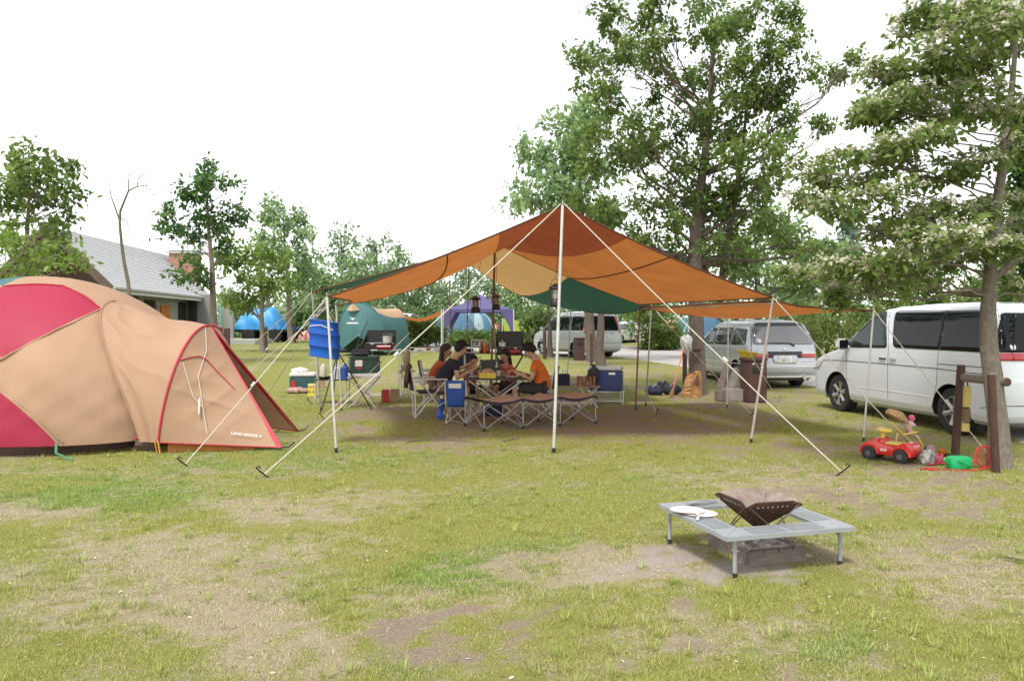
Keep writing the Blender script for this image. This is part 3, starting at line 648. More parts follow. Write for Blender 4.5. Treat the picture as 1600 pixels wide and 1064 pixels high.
# ------------------------------------------------------------------ tarps
FB = dict(rough=.8, spec=.25, vs=3, bump=.25, bs=9)
T_orange = mat('tarp_orange', (.46, .165, .045), var=.10, trans=.46, **FB)
T_brown = mat('tarp_brown', (.28, .07, .028), var=.1, trans=.40, **FB)
T_yellow = mat('tarp_yellow', (.60, .36, .14), var=.06, trans=.44, **FB)
T_green = mat('tarp_green', (.035, .11, .07), var=.08, trans=.32, **FB)
T_seam = mat('tarp_seam', (.10, .03, .012), .8, .1)
def slope(A, B, E1, E0, vb, sag, mats, name, parent, seams=(), eave=.18, ez=0.0, nu=18, v1=6, v2=16):
    """ridge A(front)-B(rear), eave E0(front)-E1(rear); v runs ridge to eave"""
    A, B, E0, E1 = map(Vector, (A, B, E0, E1))
    def S_(u, v):
        r = A.lerp(B, u); r = r - Vector((0, 0, .10 * 4 * u * (1 - u))); e = E0.lerp(E1, u)
        mid = E0.lerp(E1, .5); inw = (A.lerp(B, .5) - mid); inw.z = 0; inw.normalize()
        e = e + inw * eave * 4 * u * (1 - u) - Vector((0, 0, ez * 4 * u * (1 - u)))
        p = r.lerp(e, v); s = lerp(sag[0], sag[1], u) + (sag[2] if len(sag) > 2 else 0) * 4 * u * (1 - u)
        p = p - Vector((0, 0, s * 4 * v * (1 - v)))
        w = .009 * math.sin(9 * v + 5 * u) * math.sin(3.1 * u * 2) * min(1, 4 * u * (1 - u)) * v
        return p + Vector((0, 0, w))
    rows = []; idx = []
    for i in range(nu + 1):
        u = i / nu; b = vb(u)
        vs = [b * k / v1 for k in range(v1)] + [lerp(b, 1, k / v2) for k in range(v2 + 1)]
        rows.append([S_(u, v) for v in vs])
    mb = MB().grid(rows, mf=lambda i, j: 0 if j < v1 else 1)
    o = mb.build(name, mats, parent, world=True, sharp=80)
    for sv in seams:
        MB().tube([S_(k / 20, sv) - Vector((0, 0, .008)) for k in range(21)], .009, 5).build('seam', T_seam, parent, world=True)
    hem = MB(); hem.tube([S_(0, k / 24) for k in range(25)], .012, 6); hem.tube([S_(1, k / 24) for k in range(25)], .010, 6); hem.tube([S_(k / 16, 1) for k in range(17)], .010, 6)
    hem.build('hem', T_seam, parent, world=True)
    return S_
A_ = P(879, 321, 9.66); B_ = P(782, 384, 14.0)
FL = P(511, 464, 9.66); FR = P(1208, 465, 10.4); RL = P(525, 476, 14.1); RR = P(1000, 476, 14.5)
front_tarp = thing('front_tarp', 'large orange tarp with a brown centre panel peaked over the camp table', 'tarp', (A_.x, A_.y, 0))
slope(A_, B_, RL, FL, lambda u: lerp(.27, .10, u), (.05, .22), [T_brown, T_orange], 'canvas', front_tarp, (.49,), .30)
SR = slope(A_, B_, RR, FR, lambda u: .28 * (1 - u ** 2.2) + .015, (.06, .05, .05), [T_brown, T_orange], 'canvas', front_tarp, (.49,), .15)
L2 = P(487, 456, 14.3); R2 = P(1018, 478, 15.0); C_ = P(733, 412, 18.5); RRr = P(892, 481, 22.0); LLr = P(703, 428, 18.0)
Bq = B_ + Vector((0, .35, .16))
rear_tarp = thing('rear_tarp', 'green and yellow tarp pitched behind the orange tarp', 'tarp', (Bq.x, Bq.y, 0))
slope(Bq, C_, RRr, R2, lambda u: .45, (.1, .25), [T_yellow, T_green], 'canvas', rear_tarp, (), -.1, .16)
slope(Bq, C_, LLr, L2, lambda u: .35, (.03, .02), [T_yellow, T_green], 'canvas', rear_tarp, (), .05)
W_ = P(1365, 484, 10.55); X_ = P(1138, 495, 14.9)
side_tarp = thing('side_tarp', 'low flat orange tarp wing reaching right toward the white van', 'tarp', (W_.x, W_.y, 0))
rows = []
for i in range(15):
    u = i / 14; a = FR.lerp(RR, u) - Vector((0, 0, .05)); b = W_.lerp(X_, u)
    rows.append([a.lerp(b, v / 20) - Vector((0, 0, .10 * math.sin(math.pi * v / 20) * (.4 + math.sin(math.pi * u)))) + Vector((.25 * math.sin(math.pi * u) * -(v / 20), 0, .008 * math.sin(v * .9 + u * 7))) for v in range(21)])
MB().grid(rows).build('canvas', T_orange, side_tarp, world=True, sharp=80)
hem = MB(); hem.tube(rows[0], .012, 6); hem.tube(rows[-1], .012, 6); hem.tube([r[-1] for r in rows], .012, 6); hem.tube([r[0] for r in rows], .012, 6); hem.build('hem', T_seam, side_tarp, world=True)
MB().tube([rows[k][0] + Vector((.02, .01, -.03 + .015 * math.sin(k * 2.1))) for k in range(15)], .011, 6).build('lacing_cord', M_rope, side_tarp, world=True)

def pole(label, base, top, r, m, name='tarp_pole', group='poles holding up the tarps', spike=.06):
    base = Vector(base); base.z = zgf(base.x, base.y); top = Vector(top)
    t = thing(name, label, 'tent pole', base, 0, group)
    d = (top - base).normalized()
    MB().tube([base + d * .05, base.lerp(top, .5), top], r, 10).build('shaft', m, t, world=True)
    MB().tube([base - d * .03, base + d * .06], [r * 1.15, r * 1.25], 10).build('foot', M_black, t, world=True)
    MB().tube([top, top + d * spike], [.005, .004], 6).build('spike', M_pole, t, world=True)
    if (top - base).length > 1.2:
        MB().tube([base.lerp(top, .52) - d * .012, base.lerp(top, .52) + d * .012], r * 1.14, 10).build('joint', M_alu, t, world=True)
pole('tall silver main pole at the front peak of the orange tarp', G(865, 707), A_, .019, M_pole)
pole('silver pole at the front left corner of the orange tarp, before the blue net', G(525.5, 707), FL, .016, M_pole)
pole('slanted grey-pink pole at the front right corner of the orange tarp', G(1173, 692), FR, .017, mat('pole_pinkgrey', (.42, .36, .33), .45, .1))
pole('thin silver pole at the far right tip of the orange wing, before the white van', G(1349, 690), W_, .013, M_pole)
pole('dark brown main pole under the rear ridge of the orange tarp', G(766, 640), B_ + Vector((-.1, 0, -.02)), .02, M_polebrown)
pole('thin beige pole standing at the camp table', G(778, 640), P(772, 500, 14.3), .012, mat('pole_beige', (.42, .33, .2), .5, .1), spike=.02)
pole('pale pole under the rear left corner of the orange tarp, right of the blue net', G(534, 643), RL, .014, M_pole)
pole('dark thin pole at the left corner of the green tarp, behind the blue net', G(501.5, 642), L2, .012, M_polegrey)
pole('reddish brown pole under the rear right corner of the orange tarp', G(993, 640), RR, .016, mat('pole_reddish', (.20, .085, .06), .5, .15))
pole('dark grey pole beside the reddish pole, right corner of the green tarp', G(1009, 635), R2, .015, M_polegrey)
pole('slim grey pole in front of the silver minivan side windows', G(1136, 637), X_, .012, M_pole)
pole('slim pole behind the orange shirted man, in front of the wagon', (RRr.x - .1, 22, 0), RRr, .013, M_polegrey)
pole('brown pole at the far end of the yellow tarp ridge', (C_.x - .1, 18.5, 0), C_, .016, M_polebrown)
pole('thin brown pole left of the purple canopy, touching the tarp edge', (P(703, 0, 18).x, 18, 0), P(703, 427, 18), .013, M_polebrown)
pole('pale thin pole far left holding the green tarp guy ropes', (P(497, 0, 16.5).x, 16.5, 0), P(489, 466, 16.5), .012, M_pole)

def guy(label, a, b, r=.005, stake=True, group='guy ropes of the tarps', m=M_rope, ext=0.0, slider=None):
    a = Vector(a); b = Vector(b); b.z = zgf(b.x, b.y) + .04
    t = thing('guy_rope', label, 'rope', (b.x, b.y, b.z - .04), 0, group)
    n = 14; pts = [a.lerp(b, k / n) - Vector((0, 0, .03 * (a - b).length / 4 * 4 * (k / n) * (1 - k / n))) for k in range(n + 1)]
    MB().tube(pts, r, 6).build('rope', m, t, world=True)
    if slider:
        p = a.lerp(b, slider); d = (b - a).normalized(); MB().tube([p - d * .03, p + d * .03], .014, 6).build('slider', M_white, t, world=True)
    if stake:
        d = (b - a); d.z = 0; d.normalize()
        mb = MB(); mb.tube([b - d * .10 + Vector((0, 0, -.10)), b + d * .05 + Vector((0, 0, .03)), b + d * .09 + Vector((0, 0, .07))], .008, 6)
        mb.tube([b + d * .09 + Vector((0, 0, .07)), b + d * .06 + Vector((0, 0, .085)), b + d * .045 + Vector((0, 0, .06))], .007, 6)
        mb.build('stake', M_blackmetal, t, world=True)
guy('long rope from the tarp peak down to a stake at the right foreground', A_ + Vector((.02, 0, .02)), G(1314, 742), .0065, slider=.62)
guy('long rope from the tarp peak crossing the table down left, nearest stake', A_ + Vector((-.02, 0, .02)), G(414, 746), .0065, slider=.6)
guy('rope from the left front tarp pole passing over the beige tent porch to its stake', FL, G(290, 730), .0065, slider=.55)
guy('rope from the front right pole running past the toys', FR, G(1434, 712), .007)
guy('rope from the orange wing tip down to the toys behind the stake post', W_, G(1542, 712), .007)
guy('rope from the green tarp left corner, upper one of the bundle over the lawn', L2, G(330, 590), .007)
guy('rope from the green tarp left corner, lower one of the bundle over the lawn', L2, G(352, 630), .007, slider=.5)
guy('rope from the rear left corner of the orange tarp into the tent porch', RL + Vector((-.1, 0, 0)), G(318, 640), .007)
guy('rope from the left front pole behind the tent porch tip', FL, G(395, 655), .006)
guy('rope crossing the grey pole by the brown bag to its stake on bare soil', R2, G(1174, 650), .007)
guy('short rope from the reddish pole to a stake close to its foot', P(1006, 600, 14.6), G(1026, 648), .005)
guy('rope from the orange wing rear corner down past the brown bin', X_, G(1216, 628), .006)
guy('rope from the green tarp to a stake by the yellow carton', P(540, 560, 15.2), G(486, 632), .005)
guy('thin rope slanting across the green cooler stand', P(640, 520, 15.0), G(505, 655), .007)

# ------------------------------------------------------------------ large dome tent on the left
N_beige = mat('tent_beige', (.53, .335, .215), .7, .06, 2, bump=.55, bs=5, stretch=(1, 1, .45), trans=.25, spec=.25)
N_red = mat('tent_red', (.50, .04, .085), .55, .06, 2, bump=.25, bs=6, trans=.3, spec=.3)
N_trim = mat('tent_trim_red', (.46, .02, .045), .6, .08)
N_teal = mat('tent_teal', (.06, .19, .19), .75, .08, 2, bump=.2, bs=6, trans=.2)
N_skirt = mat('tent_skirt', (.12, .075, .06), .8, .12)
N_inner = mat('tent_inner_orange', (.62, .25, .05), .7, .1, trans=.4)
O_ = Vector((-6.72, 11.2, 0)); ea, eb, eh = 2.3, 1.95, 2.14
tent = thing('dome_tent', 'big red and beige dome tent with a peaked porch, cut by the left edge', 'tent', (-5.2, 10.4, 0))
from mathutils.bvhtree import BVHTree
bm = bmesh.new(); nu, nvv = 120, 40; vv = []
for i in range(nvv + 1):
    f = (math.pi / 2) * i / nvv; row = []; low = (1 - i / nvv); pw_ = 2 + 1.2 * low
    for j in range(nu):
        th = 2 * math.pi * j / nu; k = math.cos(f); c_, s_ = math.cos(th), math.sin(th); q = (abs(c_) ** pw_ + abs(s_) ** pw_) ** (-1 / pw_)
        row.append(bm.verts.new(O_ + Vector((ea * k * c_ * q, eb * k * s_ * q, eh * math.sin(f) + .13))))
    vv.append(row)
for i in range(nvv):
    for j in range(nu):
        try: bm.faces.new((vv[i][j], vv[i][(j + 1) % nu], vv[i + 1][(j + 1) % nu], vv[i + 1][j]))
        except Exception: pass
bmesh.ops.remove_doubles(bm, verts=bm.verts, dist=1e-4)
dbv = BVHTree.FromBMesh(bm)
def castE(px, py):
    o = Vector((0, 0, EYE)); d = Vector(((px - 800) / FPX, 1, -(py - HZ) / FPX)).normalized(); h = dbv.ray_cast(o, d)
    return h[0] if h[0] is not None else dbv.find_nearest(o + d * 11.0 / d.y)[0]
F1 = castE(88, 692); Cc = castE(-36, 583); J_ = castE(157, 483)
def vplane(a, b):
    n = Vector(((b - a).y, -(b - a).x, 0)).normalized(); return a, n
def plane3(a, b, c): return a, (b - a).cross(c - a).normalized()
pa = plane3(F1, castE(40, 646), castE(0, 613)); pb = plane3(castE(0, 562), castE(62, 527), J_); Cc = castE(-30, 585)
c2_, c3_ = castE(96, 447), castE(2, 449); pc = (J_, (c2_ - J_).cross(c3_ - J_).normalized())
for pco, pno in (pa, pb, pc):
    bmesh.ops.bisect_plane(bm, geom=bm.verts[:] + bm.edges[:] + bm.faces[:], plane_co=pco, plane_no=pno)
sg = lambda pl, p: (p - pl[0]).dot(pl[1])
sA = 1 if sg(pa, castE(170, 560)) > 0 else -1; sB = 1 if sg(pb, castE(60, 520)) > 0 else -1; sC = 1 if sg(pc, castE(60, 500)) > 0 else -1
for f in bm.faces:
    c = f.calc_center_median(); a_, b_, c_ = sA * sg(pa, c), sB * sg(pb, c), sC * sg(pc, c)
    if b_ < 0: f.material_index = 0 if a_ > 0 else 1
    elif c_ > 0: f.material_index = 1
    else: f.material_index = 2 if (-.30 < c_ < -.03 and c.x < -6.8) else 0
bmesh.ops.recalc_face_normals(bm, faces=bm.faces)

for v in bm.verts:
    p = v.co; d = (p - O_); w = .022 * math.sin(9 * (p.x + 1.4 * p.z) + 3 * math.sin(2.2 * p.z)) * max(0, 1 - abs(p.z - .9) / .9) + .012 * math.sin(17 * (p.x * .8 - p.z)) * max(0, 1 - abs(p.z - .6) / .6)
    v.co = p + d.normalized() * w
me = bpy.data.meshes.new('fly'); bm.to_mesh(me); bm.free()
for v in me.vertices: v.co -= tent.location
for q_ in (N_beige, N_red, N_teal): me.materials.append(q_)
me.polygons.foreach_set('use_smooth', [True] * len(me.polygons))
o = bpy.data.objects.new('fly', me); C.objects.link(o); o.parent = tent
def on_e(p, off=.012):
    q, n, *_ = dbv.find_nearest(p); n = n if n.dot(p - O_ - Vector((0, 0, .4))) > 0 else -n; return q + n * off
def seamcurve(p0, p1, pl, n=24):
    return [on_e(p0.lerp(p1, k / n) + (p0.lerp(p1, k / n) - O_) * .15, .008) for k in range(n + 1)]
for pl_, q_ in ((pa, [(88, 692), (66, 671), (40, 646), (0, 613), (-30, 588)]), (pb, [(-30, 580), (0, 562), (32, 544), (62, 527), (110, 504), (157, 483)])):
    q_ = [castE(*p) for p in q_]; pts_ = sum([[on_e(a.lerp(b, k / 5) + (a.lerp(b, k / 5) - O_) * .1, .006) for k in range(5)] for a, b in zip(q_, q_[1:])], []) + [on_e(q_[-1], .006)]
    MB().tube(pts_, .011, 6).build('pole_sleeve', N_beige, tent, world=True)
MB().tube(seamcurve(J_, c2_, pc, 12) + seamcurve(c2_, c3_, pc, 12), .008, 6).build('seam', N_trim, tent, world=True)
def arch(yc, ry, h, x0, xt, z0=.13, n=40, lean=0):
    r = []
    for k in range(n + 1):
        t = math.pi * k / n; s = math.sin(t)
        r.append(Vector((lerp(x0, xt, s) + lean * (-math.cos(t)), yc - ry * math.copysign(abs(math.cos(t)) ** .85, math.cos(t)), z0 + (h - z0) * s ** .82)))
    return r
ar0 = arch(10.85, 1.17, 1.90, -4.62, -5.5); ar1 = arch(10.66, 1.04, 1.57, -4.36, -4.12)
rows = []; rw = random.Random(2)
for i in range(57):
    t = i / 56; row = []
    for k_ in range(161):
        k0 = min(39, k_ // 4); fk = k_ / 4 - k0; p = ar0[k0].lerp(ar0[k0 + 1], fk).lerp(ar1[k0].lerp(ar1[k0 + 1], fk), t); s = k_ / 160
        p.z -= .05 * math.sin(math.pi * t) * math.sin(math.pi * s)
        w = .034 * (.55 - abs(math.sin(26 * (s + .30 * t) + 1.5 * math.sin(5 * t) + .6 * math.sin(40 * s))) ** .6) * (.35 + .65 * abs(math.sin(9 * s + 1))) * math.sin(math.pi * t) ** .5 * (1 - abs(2 * s - 1) ** 3) + .022 * math.sin(22 * s + 9 * t + 1.2) * math.sin(math.pi * t)
        nrm = Vector((0, (p.y - 10.8), p.z * .8)).normalized(); row.append(p + nrm * w)
    rows.append(row)
MB().grid(rows).build('porch_roof', N_beige, tent, world=True, sharp=80)
MB().tube(ar1, .016, 8).build('porch_arch', N_trim, tent, world=True)
MB().tube([r + Vector((.012, -.012, .012)) for r in ar0[2:39]], .006, 6).build('seam', N_beige, tent, world=True)
S1 = G(441, 703) + Vector((0, 0, .03)); S2 = G(466, 677) + Vector((0, 0, .03))
def flap(half, S_, sgn, nm):
    """half: arch points foot -> apex; ruled to the line stake -> apex"""
    ap = half[-1]; rows = []; n = len(half)
    half = [half[i // 4].lerp(half[i // 4 + 1], (i % 4) / 4) for i in range((n - 1) * 4)] + [half[-1]]; n = len(half)
    for k, a in enumerate(half):
        s = k / (n - 1); b = S_.lerp(ap, s); row = []
        for j in range(61):
            t = j / 60; p = a.lerp(b, t)
            wr = (.040 * (.5 - abs(math.sin(24 * s * (1 - .45 * t) + 4 * t + .5 * math.sin(23 * s))) ** .6) + .030 * (.5 - abs(math.sin(15 * (s - .55 * t))) ** .7)) * math.sin(math.pi * t) * (1 - s) * min(1, s * 4)
            row.append(p + Vector((.2 * wr, sgn * wr - sgn * .06 * math.sin(math.pi * t) * s * (1 - s), 0)))
        rows.append(row)
    MB().grid(rows).build(nm, N_beige, tent, world=True, sharp=80)
    mb = MB(); e1 = [r[-1] for r in rows]; wd = Vector((-.05, 0, 0))
    mb.grid([[p + Vector((.008, sgn * .012, .008)), p + Vector((-.055, sgn * .02, .0))] for p in e1], 0); mb.tube(e1, .008, 6); mb.tube(rows[0], .008, 6)
    mb.build('porch_trim', N_trim, tent, world=True)
    return [r[::2] for r in rows[::4]]
fr = flap(ar1[:21], S1, -1, 'porch_flap'); ff = flap(ar1[:19:-1], S2, 1, 'porch_flap')
MB().tube([fr[int(k)][int(j)] + Vector((0, -.012, .005)) for k, j in ((9, 1), (10, 4), (11, 8), (11, 12), (10, 16), (9, 20), (8, 23))], .007, 6).build('zip', N_trim, tent, world=True)
M_cordw = mat('cord_white', (.7, .66, .6), .9, .08)
mb = MB(); mb.tube([fr[18][3] + Vector((.01, -.02, 0)), fr[13][12] + Vector((0, -.05, 0)), fr[8][9] + Vector((0, -.04, 0)), fr[4][11] + Vector((0, -.04, 0)), fr[1][12] + Vector((0, -.03, 0))], .004, 5)
mb.tube([fr[9][2] + Vector((0, -.02, 0)), fr[5][8] + Vector((0, -.04, 0)), fr[4][11] + Vector((0, -.045, 0))], .004, 5); mb.tube([fr[5][10] + Vector((0, -.04, 0)), fr[3][10] + Vector((0, -.045, 0))], .012, 5); mb.build('tie_cord', M_cordw, tent, world=True)
jj = on_e(J_, .03); mb = MB(); mb.tube([jj, jj + Vector((.12, -.06, -.15)), jj + Vector((.20, -.16, -.42)), jj + Vector((.23, -.2, -.5))], .005, 5); mb.tube([jj + Vector((.10, -.07, -.13)), jj + Vector((.14, -.1, -.26))], .014, 6); mb.build('tie_cord', M_cordw, tent, world=True)
# lettering on the near flap
o1 = fr[1][22].lerp(fr[2][22], .2); ux = fr[1][28] - fr[1][14]; uy = fr[6][22] - fr[0][22]
M4 = frame(o1 + Vector((0, -.03, .02)), ux, uy); text_mb('LAND BREEZE 4', .052, M4, 1.0).build('lettering', M_white, tent, world=True, smooth=False)
# skirt, straps, inner floor
mb = MB(); base = []
for k in range(61):
    th = math.radians(lerp(150, 345, k / 60)); base.append(O_ + Vector((ea * .98 * math.cos(th), eb * .98 * math.sin(th), 0)))
base += [Vector((-4.7, 9.75, 0)), Vector((-4.42, 9.78, 0))]
mb.grid([[p + Vector((0, 0, .17)), p + Vector((0, -.02, .08)), p + Vector((0, .03, -.01))] for p in base if p.y < 11.6]); mb.build('skirt', N_skirt, tent, world=True); MB().tube([p + Vector((0, -.012, .165)) for p in base if p.y < 11.6], .011, 6).build('hem', N_trim, tent, world=True)
MB().tube([F1 + Vector((0, 0, 0)), F1 + Vector((.10, -.18, -.09)), G(113, 719)], .016, 6, flat=.4).build('strap', mat('strap_green', (.05, .2, .1), .7), tent, world=True)
mb = MB(); mb.tube([ar1[0] + Vector((0, 0, .02)), ar1[0] + Vector((.05, -.05, -.13))], .022, 6, flat=.4); mb.tube([ar1[0] + Vector((-.04, 0, .02)), ar1[0] + Vector((.0, -.02, -.13))], .016, 6, flat=.4); mb.build('strap', mat('strap_orange', (.65, .3, .03), .7), tent, world=True)
mb = MB(); mb.grid([[Vector((-4.28, 9.70, .0)), Vector((-4.28, 9.74, .2))], [Vector((-3.75, 9.78, .0)), Vector((-3.75, 9.82, .12))], [Vector((-3.25, 9.86, .0)), Vector((-3.25, 9.88, .05))]]); mb.build('inner_panel', N_inner, tent, world=True)
mb = MB(); mb.tube([S1 + Vector((-.02, 0, 0)), S1 + Vector((.10, -.05, .02)), S1 + Vector((.16, .0, .07))], .008, 6); mb.tube([S2 + Vector((-.02, 0, 0)), S2 + Vector((.09, 0, .02)), S2 + Vector((.14, .05, .08))], .008, 6); mb.build('stake', M_blackmetal, tent, world=True)

# ------------------------------------------------------------------ building on the left
B_roof = mat('roof_pale', (.70, .70, .72), .7, .06, 5)
B_wood = mat('barge_wood', (.10, .068, .05), .8, .2, 5, stretch=(1, .3, 4)); B_wall = mat('wall_grey', (.40, .40, .37), .8, .06); B_dark = mat('dark_veranda', (.03, .026, .024), .8, .2)
B_brick = mat('chimney_brick', (.36, .19, .14), .85, .2, 12); B_door = mat('door_orange', (.62, .22, .03), .6, .08); B_teal = mat('pipe_teal', (.25, .55, .5), .5, .1)
M_timber = mat('gable_timber', (.09, .05, .035), .8, .25, 6, stretch=(8, 1, 1))
E1 = P(176, 451, 30.0); E2 = P(335, 458, 42.0); E2.z = E1.z - .05
R1 = P(72, 352, 30.6); R2b = P(262, 402, 44.0); R2b.z = R1.z - .0
Lw = R1 + (R1 - E1) + Vector((0, 0, 0)); Lw.z = E1.z
bld = thing('campsite_house', 'long house with pale tiled roof, brick chimney and dark timber gable', 'building', (-16.5, 33, .5))
# roof with courses of tiles as real steps
mb = MB(); nC = 26; vs = []
for i in range(nC):
    a0, a1 = E1.lerp(R1, i / nC), E1.lerp(R1, (i + 1) / nC); b0_, b1 = E2.lerp(R2b, i / nC), E2.lerp(R2b, (i + 1) / nC); up = Vector((.03, -.0, .045))
    mb.add([a0 + up, b0_ + up, b1, a1, a0, b0_], [(0, 1, 2, 3), (4, 5, 1, 0)])
Lr = Lw + (R2b - R1)
mb.add([R1, R2b, Lr, Lw], [(0, 1, 2, 3)])
dn = Vector((0, 0, -.16)); mb.add([E1 + dn, E2 + dn, R2b + dn, R1 + dn], [(0, 1, 2, 3)]); mb.add([E1, E2, E2 + dn, E1 + dn], [(0, 1, 2, 3)]); mb.add([E2, R2b, R2b + dn, E2 + dn], [(0, 1, 2, 3)])
rf = mb.build('roof', B_roof, bld, world=True, smooth=False)
mb = MB()
for a, b in ((E1, R1), (R1, Lw)):
    d = (b - a); mb.add([a + Vector((0, -.05, .1)), b + Vector((0, -.05, .1)), b + Vector((0, -.05, -.28)), a + Vector((0, -.05, -.28)), a + Vector((0, .1, .1)), b + Vector((0, .1, .1)), b + Vector((0, .1, -.28)), a + Vector((0, .1, -.28))],
        [(0, 1, 2, 3), (4, 5, 6, 7), (0, 1, 5, 4), (3, 2, 6, 7), (0, 3, 7, 4), (1, 2, 6, 5)])
mb.build('bargeboard', B_wood, bld, world=True, smooth=False)
ed = (E2 - E1); ed.z = 0; ed.normalize(); inn = Vector((-1, -.06, 0)); gz = .45
mb = MB(); mb.tube([E1 + Vector((.04, 0, .02)), E2 + Vector((.04, 0, .02))], .07, 8); mb.tube([E1.lerp(E2, .62) + Vector((.04, 0, 0)), E1.lerp(E2, .62) + Vector((-.4, 0, -.35)), E1.lerp(E2, .5) + Vector((-.7, 0, -.45)), E1.lerp(E2, .5) + Vector((-.7, 0, -2.2))], .04, 6)
mb.build('gutter', B_wall, bld, world=True)
w0 = E1 + inn * 1.2 + ed * 1.0; w1 = E2 + inn * .9 - ed * .2
w0.z = w1.z = gz
def wall_pt(t, z, off=0): p = w0.lerp(w1, t); n_ = Vector((ed.y, -ed.x, 0)); return Vector((p.x + n_.x * off, p.y + n_.y * off, z))
Hh = E1.z + .55
mb = MB(); mb.add([wall_pt(0, gz - .3), wall_pt(1, gz - .3), wall_pt(1, Hh), wall_pt(0, Hh)], [(0, 1, 2, 3)])
pw = wall_pt(1, 0); mb.box((pw.x - 2.0, pw.y + .1, (gz + Hh) / 2), (4.0, .2, Hh - gz + .6)); mb.build('wall', B_wall, bld, world=True, smooth=False)
def wall_panel(nm, t0, t1, z0, z1, m, th=.06):
    mb = MB(); vs = [wall_pt(t, z, o_) for o_ in (.01, th) for t, z in ((t0, z0), (t1, z0), (t1, z1), (t0, z1))]
    mb.add(vs, [(0, 1, 2, 3), (4, 5, 6, 7), (0, 1, 5, 4), (2, 3, 7, 6), (1, 2, 6, 5), (0, 3, 7, 4)]); return mb.build(nm, m, bld, world=True, smooth=False)
wall_panel('veranda_shade_slab', 0.02, .36, gz, gz + 2.3, B_dark); wall_panel('window', .42, .52, gz + .2, gz + 2.2, B_dark)  # veranda opening is a solid slab, its inner shade put into the colour
dr = wall_panel('door', .58, .67, gz, gz + 2.05, B_door); wall_panel('window', .78, .86, gz + .3, gz + 2.2, B_dark)
# front screen walls facing the lawn, as in the photo
def fbox(nm, x0, x1, y0, y1, Y, m, d=.2):
    a, b = P(x0, y0, Y), P(x1, y1, Y); return MB().box(((a.x + b.x) / 2, Y + d / 2, (a.z + b.z) / 2), (b.x - a.x, d, a.z - b.z)).build(nm, m, bld, world=True, smooth=False)
fbox('wall', 225, 300, 460, 545, 40.5, B_wall); fbox('wall', 300, 333, 460, 545, 40.0, mat('wall_grey_dark', (.26, .26, .25), .8, .06)); fbox('wall', 346, 364, 464, 545, 44, B_wall)
fbox('door', 266, 280, 468, 540, 40.2, B_door, .25); fbox('window', 243, 262, 458, 500, 40.1, B_dark, .3); fbox('window', 294, 306, 456, 540, 39.8, B_dark, .2); fbox('veranda_shade_slab', 205, 226, 456, 545, 40.3, B_dark, .3)
mb = MB(); [mb.tube([P(x, 458, 40.4), P(x, 545, 40.4)], .06, 8) for x in (226, 284, 334)]; mb.build('post', B_wall, bld, world=True)
mb = MB(); [mb.tube([P(x, 472, 41), P(x, 545, 41)], .05, 8) for x in (334, 344)]; mb.build('pipe', B_teal, bld, world=True)
mb = MB(); mb.add([R1 + Vector((0, 1.6, -.3)), E1 + Vector((-.6, 1.6, -.2)), Vector((E1.x - .9, E1.y + 1.6, gz - .3)), Vector((Lw.x + .5, E1.y + 1.6, gz - .3)), Lw + Vector((.5, 1.6, -.2))], [(0, 1, 2, 3, 4)]); mb.build('gable_wall', M_timber, bld, world=True, smooth=False)
mb = MB(); mb.box((E1.x - .9, E1.y + 1.3, (gz + E1.z) / 2), (.2, .2, E1.z - gz + .4)); mb.box((Lw.x + 1.5, E1.y + .4, (gz + E1.z) / 2), (.2, .2, E1.z - gz)); mb.box((lerp(E1.x, Lw.x, .5), E1.y + .3, E1.z - .05), (E1.x - Lw.x - .6, .16, .26)); mb.build('post', B_wood, bld, world=True, smooth=False)
mb = MB(); a = P(263, 396, 42); b = P(301, 430, 42); mb.box(((a.x + b.x) / 2, 42.6, (a.z + b.z) / 2 - .3), (b.x - a.x, 1.1, a.z - b.z + .6)); ch = mb.build('chimney', B_brick, rf, world=False, smooth=False)
ch.location = -Vector(bld.location)
mb = MB(); mb.box(((a.x + b.x) / 2, 42.6, a.z + .05), (b.x - a.x + .2, 1.3, .1)); mb.box(((a.x + b.x) / 2, 42.6, a.z + .16), (b.x - a.x + .05, 1.15, .06)); mb.tube([P(293, 395, 42.6), P(293, 348, 42.6)], .03, 6); cc = mb.build('chimney_cap', B_wall, rf, smooth=False); cc.location = -Vector(bld.location)
fbox('deck', 300, 398, 531, 541, 40.0, B_wall, 3.0)

# ------------------------------------------------------------------ trailer under a blue tarpaulin
tp = G(412, 534); TB = mat('tarpaulin_blue', (.06, .36, .78), .45, .12, 3, bump=.6, bs=5)
tr = thing('boat_trailer', 'twin wheeled trailer covered by a tied bright blue tarpaulin', 'trailer', tp)
k = tp.y / FPX
mb = MB(); hw = 36 * k; nu_ = 40
for_rows = []
for i in range(25):
    x = lerp(-1, 1, i / 24); row = []
    prof = max(0, 1 - abs(x) ** 3) ** .5 * (1.0 + .10 * math.sin(2.2 * x - .5)) * (1 if x < .55 else lerp(1, .62, (x - .55) / .45))
    for j in range(17):
        a = math.pi * j / 16; h = 35 * k * max(.03, prof)
        row.append(Vector((tp.x + x * hw - .1, tp.y - math.cos(a) * .95 * (1 + .05 * math.sin(7 * x + j)), tp.z + .72 + h * math.sin(a) ** .8 * (1 + .025 * math.sin(11 * x + 1.7 * j)))))
    for_rows.append(row)
mb.grid(for_rows); mb.box((tp.x + hw + .2, tp.y, tp.z + .78), (.9, 1.5, .14), bev=.04); mb.build('tarpaulin', TB, tr, world=True, sharp=50)
